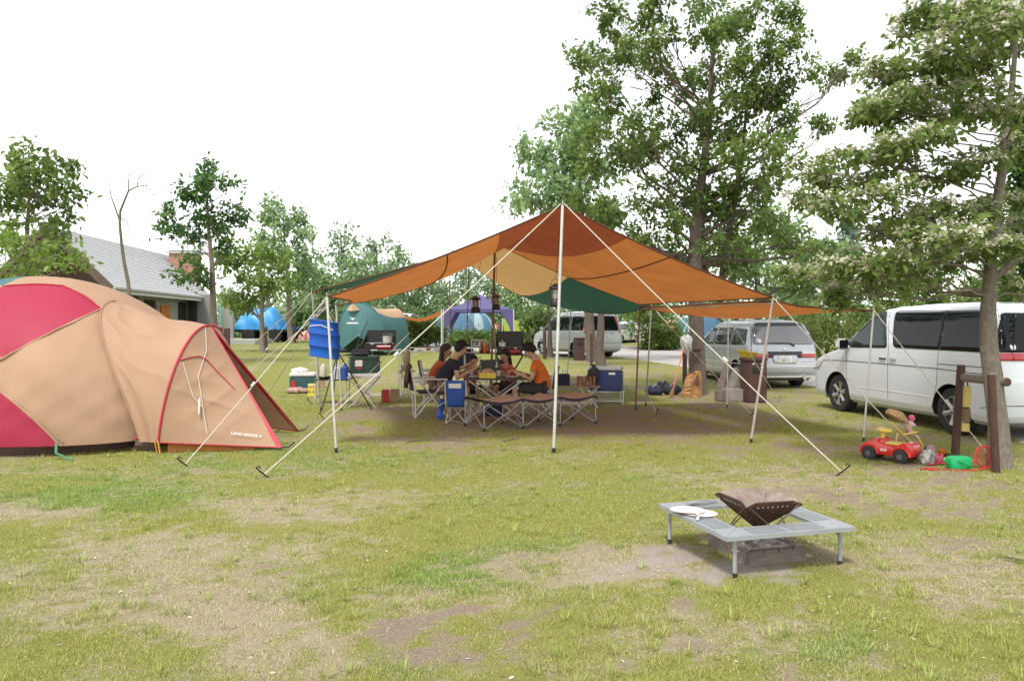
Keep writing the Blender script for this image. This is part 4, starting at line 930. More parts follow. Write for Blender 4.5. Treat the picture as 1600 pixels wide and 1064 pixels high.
mb = MB(); mb.box((tp.x, tp.y, tp.z + .66), (hw * 2 + 1.6, 1.7, .12)); mb.tube([Vector((tp.x + hw + .7, tp.y, tp.z + .62)), Vector((tp.x + hw + 1.0, tp.y, tp.z + .3))], .05, 6); mb.box((tp.x - hw - .55, tp.y - .6, tp.z + .72), (.5, .1, .24)); mb.build('chassis', M_blackmetal, tr, world=True)
for dx in (-.62, .95):
    for dy in (-.85, .85):
        M_ = Matrix.Translation((tp.x + dx, tp.y + dy, tp.z + .38)) @ Matrix.Rotation(math.pi / 2, 4, 'X')
        MB().lathe([(.14, -.13), (.34, -.13), (.38, -.09), (.38, .09), (.34, .13), (.14, .13)], n=24).xf(M_).build('wheel', M_rubber, tr, world=True)

# stake fence posts near tent tip and tree stakes
def stakepost(label, px, ytop, ybot, r=.05, group=None, lean=0):
    b = G(px, ybot); t = P(px + lean, ytop, b.y); root = thing('stake_post', label, 'post', b, 0, group)
    MB().tube([b - Vector((0, 0, .1)), b.lerp(t, .5), t], [r, r * .98, r * .95], 10).build('post', M_woodbrown, root, world=True); MB().tube([t, t + Vector((0, 0, .012))], [r * .95, r * .8], 10).build('cap', M_wood, root, world=True)
stakepost('short brown post behind the porch tip, leftmost of three', 346, 512, 545, .06); stakepost('short brown post behind the porch tip, middle of three', 352, 513, 547, .06); stakepost('tallest brown post behind the porch tip, rightmost of three', 357, 513, 556, .06)
stakepost('brown stake beside the trunk of the yellow-green young tree', 416, 511, 551, .055); stakepost('brown stake beside the pale tree right of the trailer', 461, 503, 536, .06)
stakepost('dark stake left of the straight trunk by the wagon', 924, 521, 574, .05)
stakepost('weathered brown stake beside the bent trunk left of the wagon', 851, 517, 561, .07)

# ------------------------------------------------------------------ tents and awnings farther back
K_teal = mat('far_tent_teal', (.075, .20, .205), .75, .06, 2, trans=.2); K_beige = mat('far_tent_beige', (.68, .44, .27), .75, .05, 2, trans=.25)
gt = thing('green_tent', 'teal green tunnel tent with a beige roof band behind the camp kitchen', 'tent', (-5.2, 28.5, .5))
def parch(xl, xr, xa, ya, yb, Y, n=30, p=.75):
    r = []
    for k in range(n + 1):
        t = math.pi * k / n; c_ = math.cos(t); s = math.sin(t)
        x = (lerp(xa, xl, max(0, c_) ** .9) if c_ > 0 else lerp(xa, xr, (-c_) ** .9)); r.append(P(x, lerp(yb, ya, s ** p), Y))
    return r
a1 = parch(528, 602, 556, 472, 551, 28.0); a2 = parch(560, 640, 618, 482, 551, 30.0); a0 = parch(534, 596, 560, 520, 551, 27.3)
rows = [[x.lerp(y, t) - Vector((0, 0, .12 * math.sin(math.pi * t) * math.sin(math.pi * k / 30))) for k, (x, y) in enumerate(zip(a1, a2))] for t in [i / 12 for i in range(13)]]
MB().grid(rows, mf=lambda i, j: 1 if 12 <= j < 22 else 0).build('fly', [K_teal, K_beige], gt, world=True, sharp=80)
cen = P(562, 525, 27.75); rows = [[x.lerp(cen, t) + Vector((0, -.28 * math.sin(math.pi / 2 * t), 0)) for x in a1] for t in [i / 10 for i in range(11)]]
mb = MB().grid(rows); mb.add([a1[0], a1[-1], cen + Vector((0, -.28, 0))], [(0, 1, 2)]); mb.build('front_panel', K_teal, gt, world=True, sharp=80)
cen2 = P(632, 540, 30.9); MB().grid([[x.lerp(cen2, t) for x in a2] for t in [i / 6 for i in range(7)]]).build('rear_panel', K_teal, gt, world=True, sharp=80)
mb = MB(); mb.tube(a1, .03, 6); mb.build('arch', K_teal, gt, world=True)
vq = P(551, 482, 27.72); mb = MB(); mb.grid([[vq + Vector((-.24, .1, -.05)), vq + Vector((0, -.16, -.1)), vq + Vector((.24, .1, -.05))], [vq + Vector((-.08, .05, .12)), vq + Vector((0, -.02, .16)), vq + Vector((.08, .05, .12))]]); mb.build('vent_hood', K_beige, gt, world=True)
lq = P(551, 499, 27.38); mb = MB(); mb.add([lq + Vector((-.09, 0, .05)), lq + Vector((.09, 0, .05)), lq + Vector((0, 0, -.04))], [(0, 1, 2)]); mb.box(lq + Vector((.0, -.02, -.13)), (.4, .01, .05)); mb.build('emblem', M_white, gt, world=True, smooth=False)
[MB().tube(pp, .014, 5).build('cord', M_black, gt, world=True) for pp in ([P(575, 500, 27.4), P(556, 545, 27.3)], [P(584, 515, 27.6), P(552, 551, 27.2)], [P(618, 525, 29.8), P(640, 545, 29)])]

def dome(label, px, pyb, wpx, hpx, Y, mats, name='dome_tent', cat='tent', bands=6, group=None, d=.8):
    k = Y / FPX; X = (px - 800) * k; z0 = zgf(X, Y); w = wpx * k / 2; h = EYE - (pyb - hpx - HZ) * k - z0; h = max(h, .6)
    t = thing(name, label, cat, (X, Y, z0), 0, group); rows = []
    for i in range(15):
        f = math.pi / 2 * i / 14; rows.append([Vector((w * math.cos(f) ** .7 * math.cos(a), w * d * math.cos(f) ** .7 * math.sin(a), h * math.sin(f))) for a in [2 * math.pi * j / 36 for j in range(37)]])
    MB().grid(rows, mf=lambda i, j: (j * bands // 36) % len(mats)).build('fly', mats, t, sharp=80)
    mb = MB()
    for a in (.4, 2.0, 3.6, 5.2): mb.tube([Vector((w * math.cos(f) ** .7 * math.cos(a) * 1.01, w * d * math.cos(f) ** .7 * math.sin(a) * 1.01, h * math.sin(f) * 1.01)) for f in [math.pi / 2 * i / 12 for i in range(13)]], .02, 5)
    mb.build('pole_sleeve', mats[-1], t)
K_blue = mat('far_tent_blue', (.09, .22, .33), .7, .06, 2, trans=.2); K_lblue = mat('far_tent_lightblue', (.42, .55, .60), .7, .05, trans=.3); K_white = mat('far_tent_white', (.75, .74, .72), .7, .05, trans=.3); K_pink = mat('far_tent_red', (.6, .08, .1), .7, .05)
GT = 'tents in the distance'
dome('blue dome tent behind the purple canopy left legs', 706, 540, 78, 54, 47, [K_blue], group=GT); dome('blue dome tent with pale blue stripes, inside the purple canopy frame', 742, 536, 66, 48, 52, [K_blue, K_lblue], bands=12, group=GT)
dome('white and pink dome tent by the purple canopy right side', 770, 530, 40, 24, 56, [K_white, K_pink], group=GT); dome('white domed tent with red base across the road', 1003, 523, 48, 16, 60, [K_white], group=GT)
dome('small beige tent above the clipped bush', 1047, 525, 34, 26, 56, [K_beige], group=GT); dome('teal tent beside the beige one above the clipped bush', 1072, 527, 40, 30, 54, [K_teal], group=GT)
dome('blue tent showing behind the thick tree trunk', 1108, 530, 56, 48, 38, [K_blue], group=GT, d=.6); dome('low red and white tent far off, left of the blue drying net', 481, 533, 30, 12, 52, [K_white, K_pink], bands=18, group=GT)
dome('dull green tent far off behind the blue drying net', 497, 534, 22, 24, 50, [K_teal], group=GT)
# purple canopy
pc_Y = 40.0; K_pur = mat('canopy_purple', (.13, .115, .27), .75, .08, 2, trans=.25)
cx = P(750, 0, pc_Y).x; z0 = zgf(cx, pc_Y); cw = 1.72; ze = P(0, 484, pc_Y).z; zt = P(0, 461, pc_Y).z + .05
cp = thing('canopy', 'purple square party canopy with draped legs', 'canopy', (cx, pc_Y, z0))
mb = MB(); rows = []
for i in range(13):
    t = i / 12; rows.append([Vector((cx + cw * t * x, pc_Y + cw * t * y, lerp(zt, ze, t) - .12 * math.sin(math.pi * t))) for x, y in [(-1, -1), (-.5, -1), (0, -1), (.5, -1), (1, -1), (1, 0), (1, 1), (0, 1), (-1, 1), (-1, 0), (-1, -1)]])
rows.append([p - Vector((0, 0, .16)) for p in rows[-1]]); mb.grid(rows); mb.build('roof', K_pur, cp, world=True, sharp=30)
for x in (-1, 1):
    for y in (-1, 1):
        b = Vector((cx + cw * x, pc_Y + cw * y, z0)); MB().tube([b, b + Vector((0, 0, ze - z0))], .03, 6).build('leg', M_pole, cp, world=True)
        t1 = b + Vector((0, 0, ze - z0 - .1)); mb = MB()
        mb.grid([[t1 + Vector((-x * .62, 0, 0)), t1, t1 + Vector((0, -y * .62, 0))], [t1 + Vector((-x * .2, 0, -.8)), t1 + Vector((.02 * x, .02 * y, -.8)), t1 + Vector((0, -y * .2, -.8))], [b + Vector((-x * .10, 0, .25)), b + Vector((.02 * x, .02 * y, .25)), b + Vector((0, -y * .10, .25))]])
        mb.build('drape', K_pur, cp, world=True, sharp=80)
def sheet(label, pts, Y, m, name='awning', cat='awning', poles=()):
    p = [P(x, y, Y + dy) for x, y, dy in pts]; t = thing(name, label, cat, (p[0].x, Y, zgf(p[0].x, Y)))
    rows = [[p[0].lerp(p[1], v / 10).lerp(p[3].lerp(p[2], v / 10), u / 10) - Vector((0, 0, .25 * math.sin(math.pi * v / 10) + .1 * math.sin(math.pi * u / 10))) for v in range(11)] for u in range(11)]
    MB().grid(rows).build('canvas', m, t, world=True, sharp=80)
    for i in poles: MB().tube([p[i], Vector((p[i].x, p[i].y, zgf(p[i].x, p[i].y)))], .03, 6).build('pole', M_pole, t, world=True)
K_lime = mat('awning_lime', (.50, .62, .12), .7, .05, trans=.45)
sheet('lime green awning right of the purple canopy', [(785, 497, -1), (828, 491, -1), (852, 500, 2), (790, 526, 2)], 48, K_lime, poles=(0, 2)); sheet('small lime awning tip under the hanging lantern', [(826, 500, -1), (846, 485, -1), (848, 500, 1), (836, 508, 1)], 50, K_lime, poles=(1,))
sheet('low orange awning stretched right of the green tent', [(622, 492, -1), (690, 484, -1), (692, 489, 1.5), (632, 493, 1.5)], 34, T_orange, poles=(1, 2))
# ------------------------------------------------------------------ vans: body lofted from horizontal slices, glass and lamps laid on its surface
M_gap = mat('panel_gap', (.03, .03, .03), .7, .1)
def rounded(poly, r=.05, n=4):
    out = []; k = len(poly)
    for i in range(k):
        p0, p, p1 = Vector(poly[i - 1]), Vector(poly[i]), Vector(poly[(i + 1) % k]); rr = r[i] if hasattr(r, '__len__') else r
        a = (p0 - p); b = (p1 - p); t = min(rr, a.length * .45, b.length * .45); a.normalize(); b.normalize()
        s, e = p + a * t, p + b * t
        for j in range(n + 1):
            u = j / n; out.append(s * (1 - u) ** 2 + p * 2 * u * (1 - u) + e * u * u)
    return out
def cdt(poly, step):
    pts = [Vector(p) for p in poly]; k = len(pts); x0, x1 = min(p.x for p in pts), max(p.x for p in pts); y0, y1 = min(p.y for p in pts), max(p.y for p in pts)
    # densify outline
    dense = []
    for i in range(k):
        a, b = pts[i], pts[(i + 1) % k]; m = max(1, int((b - a).length / step))
        dense += [a.lerp(b, j / m) for j in range(m)]
    def inside(x, y):
        c = False
        for i in range(k):
            a, b = pts[i], pts[i - 1]
            if (a.y > y) != (b.y > y) and x < (b.x - a.x) * (y - a.y) / (b.y - a.y) + a.x: c = not c
        return c
    inner = [Vector((x, y)) for x in np.arange(x0 + step / 2, x1, step) for y in np.arange(y0 + step / 2, y1, step) if inside(x, y)]
    n = len(dense); v, e, f, *_ = delaunay_2d_cdt(dense + inner, [(i, (i + 1) % n) for i in range(n)], [], 1, 1e-5)
    return v, f
class Van:
    def __init__(s, name, label, loc, rz, prof, axles, Rw, paint, scale=1.0, track=None, cat='van', bf=.35, af=.22, br=.22, ar=.12):
        s.root = thing(name, label, cat, loc, rz); s.root.scale = (scale,) * 3
        pr = np.array(prof); zz = np.unique(np.concatenate([np.linspace(pr[0, 0], pr[-1, 0], 44), pr[:, 0]]))
        cols = [np.interp(zz, pr[:, 0], pr[:, i]) for i in range(1, 4)]
        for _ in range(2): cols = [np.concatenate([[c[0]], .25 * c[:-2] + .5 * c[1:-1] + .25 * c[2:], [c[-1]]]) for c in cols]
        s.z, (s.xf, s.xr, s.hw) = zz, cols; s.bf, s.af, s.br, s.ar = bf, af, br, ar
        rows = []
        for i in range(len(zz)): rows.append(s.loop(zz[i]))
        mb = MB(); n = len(rows[0]); o = 0
        for r in rows: mb.v += [tuple(p) for p in r]
        for i in range(len(rows) - 1):
            for j in range(n): mb.f.append((i * n + j, i * n + (j + 1) % n, (i + 1) * n + (j + 1) % n, (i + 1) * n + j)); mb.m.append(0)
        mb.f += [tuple(range(n - 1, -1, -1)), tuple(range((len(rows) - 1) * n, len(rows) * n))]; mb.m += [0, 0]
        tmp = mb.build('van_body', [paint, M_black], None)
        cut = MB()
        for xa in axles:
            for sg_ in (-1, 1):
                hw = float(np.interp(Rw, s.z, s.hw)); cut.lathe([(Rw * 1.17, -.36), (Rw * 1.17, .3)], n=40, m=0).v
                nv_ = 80; M_ = Matrix.Translation((xa, sg_ * (hw - .0), Rw)) @ Matrix.Rotation(math.pi / 2, 4, 'X')
                cut.v[-nv_:] = [tuple(M_ @ Vector(p)) for p in cut.v[-nv_:]]
        co = cut.build('cutter', M_black, None, smooth=False)
        md = tmp.modifiers.new('b', 'BOOLEAN'); md.object = co; md.operation = 'DIFFERENCE'; md.solver = 'EXACT'; md.material_mode = 'TRANSFER'
        dg = bpy.context.evaluated_depsgraph_get(); dg.update(); me = bpy.data.meshes.new_from_object(tmp.evaluated_get(dg))
        bpy.data.objects.remove(tmp); bpy.data.objects.remove(co)
        me.set_sharp_from_angle(angle=math.radians(38)); b = bpy.data.objects.new('body', me); C.objects.link(b); b.parent = s.root
        for xa in axles:
            for sg_ in (-1, 1):
                hw = float(np.interp(Rw, s.z, s.hw)) - .13; w = bpy.data.objects.new('wheel', None); C.objects.link(w); w.parent = s.root; w.location = (xa, sg_ * hw, Rw)
                w.rotation_euler = (0, 0, 0 if sg_ > 0 else math.pi)
                R_ = Matrix.Rotation(-math.pi / 2, 4, 'X')       # lathe axis -> +y (outwards)
                MB().lathe([(Rw * .64, -.1), (Rw * .93, -.11), (Rw, -.08), (Rw, .08), (Rw * .93, .11), (Rw * .66, .105), (Rw * .64, .08)], n=36).xf(R_).build('tyre', M_rubber, w)
                mb = MB(); mb.lathe([(Rw * .66, -.06), (Rw * .66, .085), (Rw * .60, .09), (Rw * .57, .03), (Rw * .2, .02), (Rw * .14, .05), (.01, .055)], n=36)
                for k in range(6):
                    a = k * math.pi / 3 + .3
                    mb.tube([(Rw * .12 * math.cos(a), Rw * .12 * math.sin(a), .05), (Rw * .36 * math.cos(a), Rw * .36 * math.sin(a), .065), (Rw * .61 * math.cos(a), Rw * .61 * math.sin(a), .07)], [.05, .038, .048], 6)
                mb.xf(R_).build('rim', M_alu, w)
    def at(s, z):
        return (float(np.interp(z, s.z, c)) for c in (s.xf, s.xr, s.hw))
    def loop(s, z):
        xf, xr, hw = s.at(z); bf, br = min(s.bf, hw * .8), min(s.br, hw * .8); h = []
        for k in range(4): h.append((xf, (hw - bf) * k / 4))
        for k in range(9):
            t = math.pi / 2 * k / 9; h.append((xf - s.af + s.af * math.cos(t), hw - bf + bf * math.sin(t)))
        for k in range(45): h.append((lerp(xf - s.af, xr + s.ar, k / 45), hw))
        for k in range(9):
            t = math.pi / 2 * k / 9; h.append((xr + s.ar - s.ar * math.sin(t), hw - br + br * math.cos(t)))
        for k in range(5): h.append((xr, (hw - br) * (1 - k / 4)))
        full = h + [(x, -y) for x, y in h[-2:0:-1]]
        return [Vector((x, y, z)) for x, y in full]
    def sy(s, x, z):
        xf, xr, hw = s.at(z); bf, br = min(s.bf, hw * .8), min(s.br, hw * .8)
        if x > xf - s.af: t = min(1, (x - xf + s.af) / s.af); return hw - bf + bf * math.sqrt(max(0, 1 - t * t))
        if x < xr + s.ar: t = min(1, (xr + s.ar - x) / s.ar); return hw - br + br * math.sqrt(max(0, 1 - t * t))
        return hw
    def rx(s, y, z):
        xf, xr, hw = s.at(z); br = min(s.br, hw * .8); d = abs(y) - (hw - br)
        return xr if d < 0 else xr + s.ar - s.ar * math.sqrt(max(0, 1 - min(1, d / br) ** 2))
    def fx(s, y, z):
        xf, xr, hw = s.at(z); bf = min(s.bf, hw * .8); d = abs(y) - (hw - bf)
        return xf if d < 0 else xf - s.af + s.af * math.sqrt(max(0, 1 - min(1, d / bf) ** 2))
    def patch(s, nm, poly, m, face='L', off=.004, r=.05, step=.07, parent=None):
        v, f = cdt(rounded(poly, r), step); mb = MB(); pts = []
        for p in v:
            if face == 'L': pts.append((p.x, s.sy(p.x, p.y) + off, p.y))
            elif face == 'R': pts.append((p.x, -s.sy(p.x, p.y) - off, p.y))
            elif face == 'B': pts.append((s.rx(p.x, p.y) - off, p.x, p.y))
            else: pts.append((s.fx(p.x, p.y) + off, p.x, p.y))
        mb.add(pts, f); o = mb.build(nm, m, parent or s.root, sharp=60)
        md = o.modifiers.new('t', 'SOLIDIFY'); md.thickness = .006; md.offset = 0
        return o
    def line(s, pts, m=None, face='L', r=.0045, nm='panel_gap', off=0.0, parent=None):
        q = []
        for a, b in zip(pts, pts[1:]):
            k = max(2, int(math.hypot(b[0] - a[0], b[1] - a[1]) / .08)); q += [(lerp(a[0], b[0], t / k), lerp(a[1], b[1], t / k)) for t in range(k)]
        q.append(pts[-1])
        P3 = [(x, s.sy(x, z) + off, z) if face == 'L' else (x, -s.sy(x, z) - off, z) if face == 'R' else (s.rx(x, z) - off, x, z) if face == 'B' else (s.fx(x, z) + off, x, z) for x, z in q]
        return MB().tube(P3, r, 5).build(nm, m or M_gap, parent or s.root)
def paint(nm, c, metal=0.0, rough=.3): return mat(nm, c, rough, .02, 3, coat=.8, metal=metal, spec=.5)
P_white = paint('paint_pearl', (.70, .73, .76)); P_silver = paint('paint_silver', (.44, .455, .475), .35, .3); P_wagon = paint('paint_palesilver', (.55, .57, .57), .25, .32)

# big white van, its left side and tail toward the camera
WV = [(.21, 2.10, -2.2, .80), (.26, 2.28, -2.34, .87), (.34, 2.36, -2.40, .895), (.60, 2.40, -2.42, .90), (.84, 2.37, -2.41, .90), (.94, 2.28, -2.40, .898), (1.02, 2.05, -2.39, .895), (1.10, 1.72, -2.38, .89), (1.16, 1.52, -2.37, .885), (1.3, 1.30, -2.34, .865),
      (1.5, 1.02, -2.29, .825), (1.68, .76, -2.23, .785), (1.78, .56, -2.18, .745), (1.84, .36, -2.10, .69), (1.875, .1, -1.98, .61), (1.90, -.35, -1.75, .45), (1.91, -.6, -1.4, .25)]
wv_c = Vector((6.99, 12.83, 0)); wv_a = math.atan2(2.86, -.41)
wv = Van('white_van', 'large white van parked under the dogwood, tail toward the right edge', wv_c, wv_a, WV, (1.475, -1.475), .335, P_white)
for f_ in 'LR':
    wv.patch('window_frame', [(1.28, 1.17), (.02, 1.195), (.22, 1.80), (.56, 1.76), (.82, 1.60)], M_black, f_, .003, (.06, .08, .06, .1, .1)); wv.patch('window', [(1.20, 1.195), (.06, 1.215), (.245, 1.775), (.54, 1.735), (.79, 1.58)], M_glassg, f_, .007, (.05, .07, .05, .1, .1))
    wv.patch('window', [(-.13, 1.21), (-1.21, 1.205), (-1.21, 1.79), (.0, 1.80)], M_glass, f_, .006, (.1, .01, .01, .1)); wv.patch('window', [(-1.215, 1.205), (-2.16, 1.20), (-2.05, 1.785), (-1.215, 1.79)], M_glass, f_, .006, (.01, .12, .1, .01))
    wv.line([(1.16, .34), (1.16, .98), (1.24, 1.15)], face=f_); wv.line([(-.02, .32), (-.02, 1.17), (.14, 1.78)], face=f_); wv.line([(-1.19, .72), (-1.21, 1.2)], face=f_); wv.line([(-1.19, .72), (-1.12, .45), (-1.06, .34)], face=f_)
    wv.line([(2.2, .90), (1.4, .93), (0, .935), (-1.2, .93), (-2.3, .90)], face=f_, r=.006); wv.line([(-1.22, 1.0), (-2.25, 1.0)], face=f_, r=.006)
    wv.line([(1.05, .50), (0, .505), (-1.05, .50)], M_white, f_, .006, 'side_moulding')
    dh = MB(); y = wv.sy(.14, 1.03) + .02; sg_ = 1 if f_ == 'L' else -1; [dh.box((x, sg_ * y, 1.045), (w_, .03, .035), bev=.008) for x, w_ in ((.12, .16),)]; dh.build('door_handle', P_white, wv.root)
    dh = MB().box((-.16, sg_ * y, 1.045), (.16, .03, .06), bev=.01); dh.build('door_handle', P_white, wv.root)
    MB().box((.12, sg_ * (y - .012), 1.02), (.17, .02, .02)).build('handle_recess', M_gap, wv.root)
    mb = MB().box((1.13, sg_ * 1.02, 1.23), (.15, .2, .2), bev=.05); mb.tube([(1.1, sg_ * .86, 1.17), (1.13, sg_ * .98, 1.2)], .03, 6); mr = mb.build('mirror', P_white, wv.root); MB().box((1.05, sg_ * 1.02, 1.23), (.012, .16, .15), bev=.005).build('mirror_glass', M_glass, mr)
    # tail lamps: upper wrap, lower reflector strip
    wv.patch('tail_lamp', [(-2.31, 1.10), (-2.41, 1.10), (-2.41, 1.20), (-2.31, 1.20)], M_red, f_, .012, .03, .04); wv.patch('corner_window', [(-2.29, 1.21), (-2.39, 1.21), (-2.30, 1.72), (-2.20, 1.74)], M_glass, f_, .01, .05, .04)
    wv.patch('reflector', [(-2.22, .48), (-2.31, .48), (-2.31, .58), (-2.22, .58)], M_red, f_, .01, .01, .05); wv.patch('side_lamp', [(-2.22, .585), (-2.31, .585), (-2.31, .86), (-2.22, .86)], M_clear, f_, .01, .01, .05)
    wv.line([(-2.05, .44), (-2.35, .50)], face=f_, r=.005); wv.patch('head_lamp', [(2.36, .72), (2.05, .76), (1.92, .92), (2.22, .90)], M_clear, f_, .008, .04, .05)
wv.patch('rear_window', [(-.80, 1.21), (.80, 1.21), (.70, 1.74), (-.70, 1.74)], M_glass, 'B', .01, .06); [wv.patch('tail_lamp', [(s_ * .86, 1.10), (s_ * .5, 1.10), (s_ * .5, 1.20), (s_ * .86, 1.20)], M_red, 'B', .012, .02, .05) for s_ in (-1, 1)]
wv.line([(.80, .34), (.83, 1.1), (.7, 1.78)], face='B'); wv.patch('sticker', [(.70, 1.24), (.62, 1.24), (.62, 1.32), (.70, 1.32)], M_white, 'B', .018, .039, .03)
wv.patch('wind_screen', [(-.72, 1.2), (.72, 1.2), (.6, 1.72), (-.6, 1.72)], M_glass, 'F', .006, .08); wv.line([(.84, .5), (-.84, .5)], face='B', r=.006)
mb = MB(); mb.box((0, 0, .26), (4.2, 1.5, .12)); mb.build('underbody', M_black, wv.root)

# silver minivan seen from behind
SV = [(.22, 2.0, -2.15, .78), (.27, 2.25, -2.30, .86), (.36, 2.33, -2.36, .885), (.52, 2.36, -2.38, .895), (.70, 2.33, -2.36, .893), (.82, 2.22, -2.345, .89), (.90, 2.0, -2.335, .888), (.98, 1.7, -2.325, .885), (1.06, 1.45, -2.31, .875), (1.2, 1.15, -2.26, .84), (1.4, .78, -2.15, .79),
      (1.55, .50, -2.04, .735), (1.63, .3, -1.95, .68), (1.68, .05, -1.84, .6), (1.715, -.4, -1.62, .45), (1.725, -.7, -1.3, .25)]
sv_s = .97; rl = P(1174, 505, 18.7); rr_ = P(1281, 505, 18.7); mid = (rl + rr_) / 2; hx = Vector((-.12, .993, 0))
sv_c = Vector((mid.x, 18.7, 0)) + hx * 2.38 * sv_s; sv_c.z = zgf(sv_c.x, sv_c.y) * .6
sv = Van('silver_minivan', 'silver minivan parked behind the thick trunk, number plate facing us', sv_c, math.atan2(hx.y, hx.x), SV, (1.42, -1.42), .32, P_silver, sv_s, br=.3, ar=.16)
for f_ in 'LR':
    sg_ = 1 if f_ == 'L' else -1
    sv.patch('window', [(1.2, 1.03), (.1, 1.05), (.1, 1.50), (.36, 1.52), (.72, 1.34)], M_glassg, f_, .006, .06); sv.patch('window', [(.02, 1.05), (-1.0, 1.06), (-1.0, 1.52), (.02, 1.51)], M_glass, f_, .006, .05); sv.patch('window', [(-1.08, 1.06), (-2.0, 1.08), (-1.88, 1.48), (-1.08, 1.52)], M_glass, f_, .006, .06)
    sv.line([(.06, .3), (.06, 1.55)], face=f_); sv.line([(-1.04, .75), (-1.04, 1.55)], face=f_); sv.line([(1.1, .3), (1.1, 1.0)], face=f_); sv.line([(1.9, .58), (-2.2, .60)], M_white, f_, .007, 'side_moulding'); sv.line([(1.0, .42), (-1.0, .42)], M_white, f_, .006, 'side_moulding')
    MB().box((-.05, sg_ * .9, .93), (.18, .03, .03), bev=.008).build('door_handle', P_silver, sv.root)
    mb = MB().box((1.02, sg_ * 1.0, 1.1), (.14, .2, .16), bev=.05); mb.build('mirror', P_silver, sv.root)
    sv.patch('tail_lamp', [(-2.08, .80), (-2.33, .78), (-2.33, .875), (-2.10, .89)], M_red, f_, .012, .02, .04)
sv.patch('rear_window', [(-.80, 1.10), (.80, 1.10), (.70, 1.60), (-.70, 1.60)], mat('rear_glass', (.16, .16, .17), .05, .05, spec=.8, coat=.5), 'B', .008, .10); sv.patch('spoiler', [(-.66, 1.56), (.66, 1.56), (.58, 1.64), (-.58, 1.64)], M_black, 'B', .016, .05)
for s_ in (-1, 1):
    sv.patch('tail_lamp', [(s_ * .86, .775), (s_ * .44, .775), (s_ * .40, .86), (s_ * .86, .86)], M_red, 'B', .014, .03, .05); sv.patch('reversing_lamp', [(s_ * .84, .862), (s_ * .44, .862), (s_ * .46, .91), (s_ * .82, .91)], M_clear, 'B', .014, .02, .05)
    sv.patch('fog_lamp', [(s_ * .86, .49), (s_ * .76, .49), (s_ * .76, .535), (s_ * .86, .535)], M_red, 'B', .012, .01, .03)
sv.patch('plate_recess', [(-.47, .77), (.47, .77), (.46, .925), (-.46, .925)], mat('recess_dark', (.03, .022, .026), .5), 'B', .010, .03)
sv.patch('plate_surround', [(-.27, .635), (.27, .635), (.33, .70), (.31, .835), (-.31, .835), (-.33, .70)], P_silver, 'B', .018, .05); xp = sv.rx(0, .76) - .034
pl = MB().box((xp, 0, .735), (.012, .34, .17), bev=.004).build('number_plate', M_white, sv.root)
M_green = mat('plate_green', (.05, .09, .06), .6)
fr_ = frame((xp - .008, 0, .71), (0, -1, 0), (0, 0, 1)); text_mb('38-51', .115, fr_, .95).build('plate_number', M_green, pl, smooth=False)
fr_ = frame((xp - .008, 0, .79), (0, -1, 0), (0, 0, 1)); text_mb('. 301 .', .045, fr_, 1.2).build('plate_number', M_green, pl, smooth=False)
for z in (.63, .565): sv.line([(.84, z), (-.84, z)], M_white, 'B', .012, 'bumper_line')
sv.line([(.84, .30), (-.84, .30)], M_white, 'B', .022, 'bumper_line'); sv.line([(.80, .40), (-.80, .40)], face='B', r=.004); sv.line([(.84, .66), (.82, 1.08), (.70, 1.62)], face='B'); sv.line([(-.84, .66), (-.82, 1.08), (-.70, 1.62)], face='B'); sv.line([(-.84, .655), (-.38, .655)], face='B'); sv.line([(.38, .655), (.84, .655)], face='B')
mb = MB(); mb.lathe([(.055, 0), (.055, .16), (.045, .16), (.045, .01)], n=16); mb.xf(Matrix.Translation((-2.40, -.5, .28)) @ Matrix.Rotation(math.pi / 2, 4, 'Y')); mb.build('exhaust', M_chrome, sv.root)
mb = MB(); mb.tube([(sv.rx(-.25, 1.06) - .03, -.25, 1.06), (sv.rx(-.18, 1.12) - .03, -.16, 1.125), (sv.rx(.3, 1.14) - .025, .42, 1.14)], [.02, .014, .008], 6); mb.build('wiper', M_black, sv.root)
sv.patch('sticker', [(.68, 1.14), (.58, 1.14), (.58, 1.24), (.68, 1.24)], M_white, 'B', .014, .048, .03); MB().ball((sv.rx(0, .98) - .01, 0, .98), (.008, .05, .035), 6, 12).build('emblem', M_chrome, sv.root)
MB().box((0, 0, .26), (4.2, 1.5, .14)).build('underbody', M_black, sv.root)

# pale silver wagon on the road, seen from behind left
NV = [(.24, 2.0, -2.1, .76), (.30, 2.16, -2.2, .83), (.45, 2.22, -2.24, .85), (.70, 2.20, -2.24, .848), (.88, 2.10, -2.23, .846), (.98, 1.85, -2.225, .84), (1.06, 1.55, -2.22, .835), (1.2, 1.3, -2.19, .81), (1.45, .95, -2.13, .765), (1.65, .68, -2.06, .715), (1.75, .48, -1.98, .66), (1.81, .2, -1.85, .55), (1.83, -.2, -1.6, .35)]
na_ = math.radians(90 + 27); hx = Vector((math.cos(na_), math.sin(na_), 0)); nc = P(946, 505, 32.2); nlr = Vector((nc.x, 32.2, 0)); sdx = Vector((math.cos(na_ - math.pi / 2), math.sin(na_ - math.pi / 2), 0))
nv_c = nlr + hx * 2.2 + sdx * 0.0; nv_c.x -= .1; nv_c.z = zgf(nv_c.x, nv_c.y) + .02
nw = Van('silver_wagon', 'pale silver wagon parked on the road behind the straight trunk', nv_c, na_, NV, (1.35, -1.35), .32, P_wagon, 1.05)
